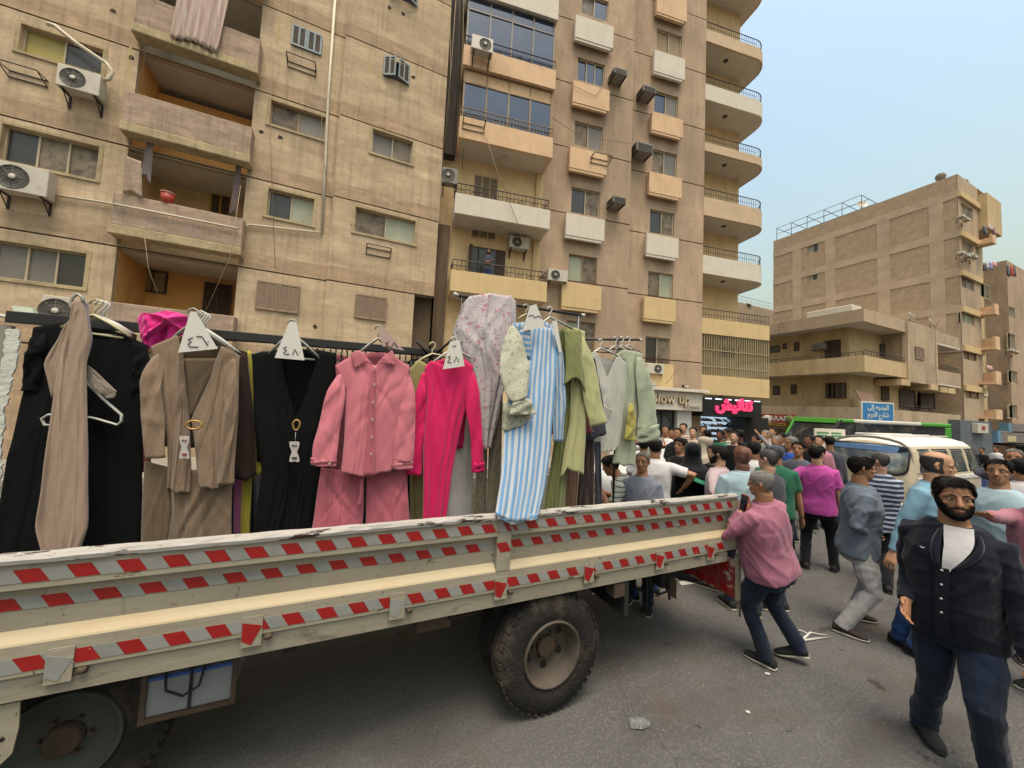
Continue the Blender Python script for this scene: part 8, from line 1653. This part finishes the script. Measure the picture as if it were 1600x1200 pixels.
def ex2(I):
    w, fa, ts, pn = I['hands'][0]; phone(w+fa*.085*I['k']+pn*.03, fa*.4+np.array([0, 0, 1.0]), ts, 'phone with orange cover held to his mouth by the pink shirted man')
person('heavy grey haired man in pink shirt and jeans holding a phone by the lorry tail', (1190, 735), 62, feet=((1192, 1038), (1243, 1034)), foot=((0, 0, 8), (0, 0, 30, .05)), hands=(('px', 1158, 800, .02, (.1, .45, -1)), (.32, -.1, 1.12)), hyaw=14, girth=1.32, belly=.09, skin='b', hair='buzz', hairm=HAIRG, top=W_PINKS2, bot=W_JEAN, shoe=SHB, lod=0, seed=2, extra=ex2)
def ex3(I):
    w, fa, ts, pn = I['hands'][1]; phone(w+fa*.08*I['k']+pn*.025, fa, ts, 'dark phone carried low by the man in the grey blue shirt', back='1a1a20')
person('man in grey blue shirt and pale trousers stepping right with brown loafers', (1346, 713), -72, feet=((1340, 968), (1322, 992)), foot=((0, 0, 5), (0, 0, -18)), hands=((.12, .22, .8), ('px', 1362, 838, -.1, (-.75, -.6, -.1))), hyaw=4, girth=1.12, belly=.02, skin='b', hair='short', top=W_GREYB, bot=W_LT, shoe=SHBR, lod=0, seed=3)
person('man in magenta polo and black trousers seen from behind', (1277, 696), 4, feet=((1258, 886), (1304, 892)), foot=((0, 0, 8), (0, 0, -14)), hands=(('px', 1241, 775, .12), None), hyaw=-35, girth=1.12, skin='d', hair='short', top=W_MAG, bot=W_BLK, shoe=SHB, sole=SHB, sleeves='short', lod=1, seed=4)
person('man in navy and white striped polo with face turned left before the van', (1374, 707), 22, feet=((1374, 896), (1386, 924)), foot=((0, 0, 0), (0, 0, -10)), hands=(None, ('px', 1392, 845, -.1)), hyaw=40, girth=1.1, skin='d', hair='buzz', hairm=HAIRS, top=W_NST, bot=W_BLK, shoe=SHB, sole=SHB, sleeves='short', lod=1, seed=5)
person('bald man in tucked sky blue shirt and blue jeans looking right', (1464, 706), -112, feet=((1440, 1030), (1412, 1012)), foot=((0, 0, 0), (0, 0, -10)), hands=((.1, .25, .8), ('px', 1393, 868, -.05, (-1, -.3, 0))), hyaw=30, girth=1.15, belly=.03, skin='a', hair='bald', hairm=HAIRS, top=W_SKY, bot=W_JEANB, shoe=SHB, sole=SHB, lod=1, tuck=True, seed=6)
person('man in pale blue polo facing the camera behind the bearded man', (1560, 717), 172, dep=3.7, hands=(None, None), hyaw=0, girth=1.1, skin='b', hair='short', top=W_PALEB, bot=W_JEAN, sleeves='short', lod=1, seed=7)
person('man in pink plaid shirt at the right edge stretching out his open hand', (1632, 742), 150, dep=3.05, hands=(None, ('px', 1536, 806, -.1, (-.1, -.3, -1))), girth=1.15, skin='b', hair='short', top=W_PLA, bot=W_BLK, lod=1, seed=8)
person('older white haired man at the far right holding his hand to his cheek', (1584, 701), 178, dep=5.2, hands=(None, (.14, -.08, 1.52)), girth=1.1, skin='b', hair='buzz', hairm=HAIRG, top=W_DGR, lod=2, seed=9)
person('man in white T shirt seen from behind at the right edge', (1596, 716), 10, dep=4.5, girth=1.1, skin='b', hair='short', top=W_WHT, sleeves='short', lod=2, seed=10)
# ---- around the lorry tail
person('man in checked shirt bending into the clothes behind the lorry tail', (1002, 706), 88, H=1.72, feet=((984, 937), (1016, 928)), foot=((0, 0, 0), (0, 0, 5)), hands=(('px', 938, 765, -.1, (-.2, .3, -1)), (.5, -.1, 1.15)), lean=(.34, 0, .12), girth=1.1, skin='b', hair='short', top=W_CHK, bot=W_JEANB, shoe=SHB, sleeves='short', lod=1, seed=11)
person('grey haired man in grey zip shirt facing the camera beside the clothes', (1004, 706), 168, dep=4.15, girth=1.05, skin='b', hair='buzz', hairm=HAIRG, top=W_GZIP, lod=1, seed=12)
person('black haired man in white shirt and trousers from behind, hand on hip', (1024, 684), 6, dep=4.9, hands=(None, ('px', 1068, 762, -.05, (-.3, -1, 0))), girth=1.18, skin='b', hair='short', top=W_WHT, bot=W_WHT, sleeves='short', lod=2, tuck=True, seed=13)
person('woman in black robe and black head scarf seen from behind', (1083, 691), 12, dep=5.0, H=None, skin='d', hair='hijab', hairm=W_BLK, top=W_BLK, lod=2, gown=True, collar=False, seed=14)
def ex15(I):
    P = at_depth(1098, 752, 4.75); t = thing('folder', 'green folder held out by the man in the pale pink shirt', 'folder', P); d = np.array(CR)*.9-np.array(CU)*.36; d /= np.linalg.norm(d); n2 = np.array(CU)*.3+np.array(CF)*.9; m = MB(); m.box8([P+d*x*.17+n2*y*.11+np.array([0, 0, z*.006]) for z in (-1, 1) for x, y in ((-1, -1), (1, -1), (1, 1), (-1, 1))]); m.build('cover', mat('folder_green', '2f7d5c', .5, .05), t)
person('bearded man in pale pink shirt reading a green folder in the crowd', (1124, 696), 66, dep=4.7, hands=(('px', 1110, 762, -.1), (.35, 0, 1.08)), girth=1.05, skin='d', hair='short', beard=True, top=W_PNKW, bot=W_JEAN, lod=2, seed=15, extra=ex15)
person('shaven headed man in light blue shirt seen from behind beyond the lorry', (1160, 697), 24, dep=4.2, girth=1.2, skin='c', hair='buzz', hairm=SK['c'], top=W_PALEB, lod=1, seed=16)
person('man in dark grey polo with striped collar facing left behind the pink shirt', (1200, 702), 58, dep=4.3, girth=1.1, skin='d', hair='buzz', hairm=HAIRS, top=W_DGR, sleeves='short', lod=1, seed=17)
person('man in dark cap and green shirt seen from behind in the crowd', (1213, 695), 8, dep=5.0, girth=1.15, skin='b', hair='cap', hairm=W_DGR, top=W_GRN, sleeves='short', lod=2, seed=18)
person('man in bright white shirt half hidden behind the shaven head', (1178, 690), 12, dep=5.6, girth=1.1, skin='b', hair='short', top=W_WHT, lod=2, seed=19)
person('young man in slate grey T shirt facing the camera near the magenta polo', (1247, 690), 172, dep=6.0, skin='b', hair='short', top=W_TEE, sleeves='short', lod=2, seed=20)
person('grey haired man in bright blue vest standing before the silver car', (1236, 682), 120, dep=6.8, skin='b', hair='buzz', hairm=HAIRG, top=W_BLUE, lod=2, seed=21)
person('young man in dark jacket with thick black hair looking at the camera', (1063, 684), 150, dep=5.8, skin='b', hair='full', top=W_BLK, lod=2, seed=22)
person('man in white T shirt from behind under the mint jacket cuff', (1006, 684), 4, dep=5.9, skin='b', hair='short', top=W_WHT, sleeves='short', lod=2, seed=23)
person('woman in beige head scarf and beige dress in the crowd', (1101, 682), 70, dep=6.4, skin='d', hair='hijab', hairm=W_BEI, top=W_BEI, gown=True, collar=False, lod=2, seed=24)
person('boy with black cap of hair below the shoe shop beside the woman in black', (1115, 696), 150, dep=5.5, skin='b', hair='short', top=W_BLK, lod=2, seed=25)
# ---- far row in front of the shops
row = [(1041, 664, 8.6, 160, 'white shirt and hand at his chin', W_WHT, 'b'), (1051, 669, 8.8, 150, 'black jacket by the glass door', W_BLK, 'b'), (1059, 668, 7.9, 165, 'black hooded top with pale stripe', W_BLK, 'b'), (1068, 661, 9.6, 170, 'red striped top by the white pillar', W_ST2, 'a'), (1083, 667, 8.8, 168, 'beige shirt with folded arms before the shoe window', W_BEI, 'd'),
       (1099, 665, 9.6, 178, 'pale grey T shirt centred on the shoe window', W_GZIP, 'b'), (1105, 671, 9.2, 20, 'dark top before the shoe shelves', W_BLK, 'b'), (1126, 672, 9.0, 140, 'dark green top under the pink sign', W_GRN, 'c'), (1137, 669, 9.0, 110, 'green striped top under the pink sign', W_ST3, 'b'), (1147, 674, 8.0, 168, 'black shirt facing out at the shop corner', W_BLK, 'd'),
       (1156, 671, 9.2, 15, 'black clothes and curly hair at the shop corner', W_BLK, 'c'), (1183, 679, 7.6, 120, 'raised arm beside the silver car', W_GZIP, 'b'), (1196, 672, 9.4, 150, 'checked shirt below the red sign', W_CHK, 'a'), (1207, 668, 10.5, 160, 'cream top below the red sign', W_PNKW, 'a'), (1212, 681, 8.0, 160, 'grey hair and white shirt leaning by the silver car', W_WHT, 'b'),
       (1222, 676, 9.0, 130, 'black vest near the green front of the bus', W_BLK, 'b'), (1264, 679, 7.4, 150, 'black shirt near the banner', W_BLK, 'c'), (1279, 680, 7.8, 170, 'pale red top beneath the banner', W_PLA, 'a'), (1296, 681, 7.8, 10, 'dark cap and dark top right of the banner', W_DGR, 'b')]
for i, (x, y, dp, rel, tx, m_, sk) in enumerate(row):
    person(('older' if i in (12, 14) else 'young')+' onlooker in '+tx, (x, y), rel, dep=dp, skin=sk, top=m_, hands=((.2, .05, 1.38), None) if i in (0,) else ((.2, -.05, 1.1), (.2, .05, 1.15)) if i in (4, 5) else ((.1, .25, 1.75), None) if i == 11 else (None, None), hair='buzz' if i in (12, 14) else 'full' if i in (10,) else 'short', hairm=HAIRG if i in (12, 14) else None, lod=3, seed=40+i, group='onlookers in front of the shops')
for i, (x, y, dp, tx) in enumerate(((1491, 690, 13.5, 'white shirt just right of the bus'), (1499, 691, 13.8, 'navy shirt second from the bus end'), (1556, 697, 17.5, 'white robe above the blue car roof'), (1534, 699, 16.5, 'dark coat left of the blue car'))):
    person('distant passer by in '+tx, (x, y), 150, dep=dp, skin='b', top=(W_WHT, W_NAVY, W_WHT, W_BLK)[i], lod=3, seed=70+i, group='passers by at the far right')
# ---- man on the balcony of the brown tower
Pb = np.array(FT.w(FT.sz(764, 400, .55)[0], bal[4][2]+.17, .55)); hz = FT.sz(764, 389, .55)[1]
dpb = float(np.dot(Pb-CO, CF)); qx = FT.sz(764, 389, .55)
person('man in dark T shirt with folded arms watching from the lowest open balcony', (764, 389), 180, dep=dpb, ground=float(hz-1.74), skin='b', hair='short', beard=True, top=W_TEE, bot=W_JEANB, sleeves='short', hands=((.22, -.12, 1.12), (.24, .12, 1.16)), lod=2, seed=90, group='people on balconies')
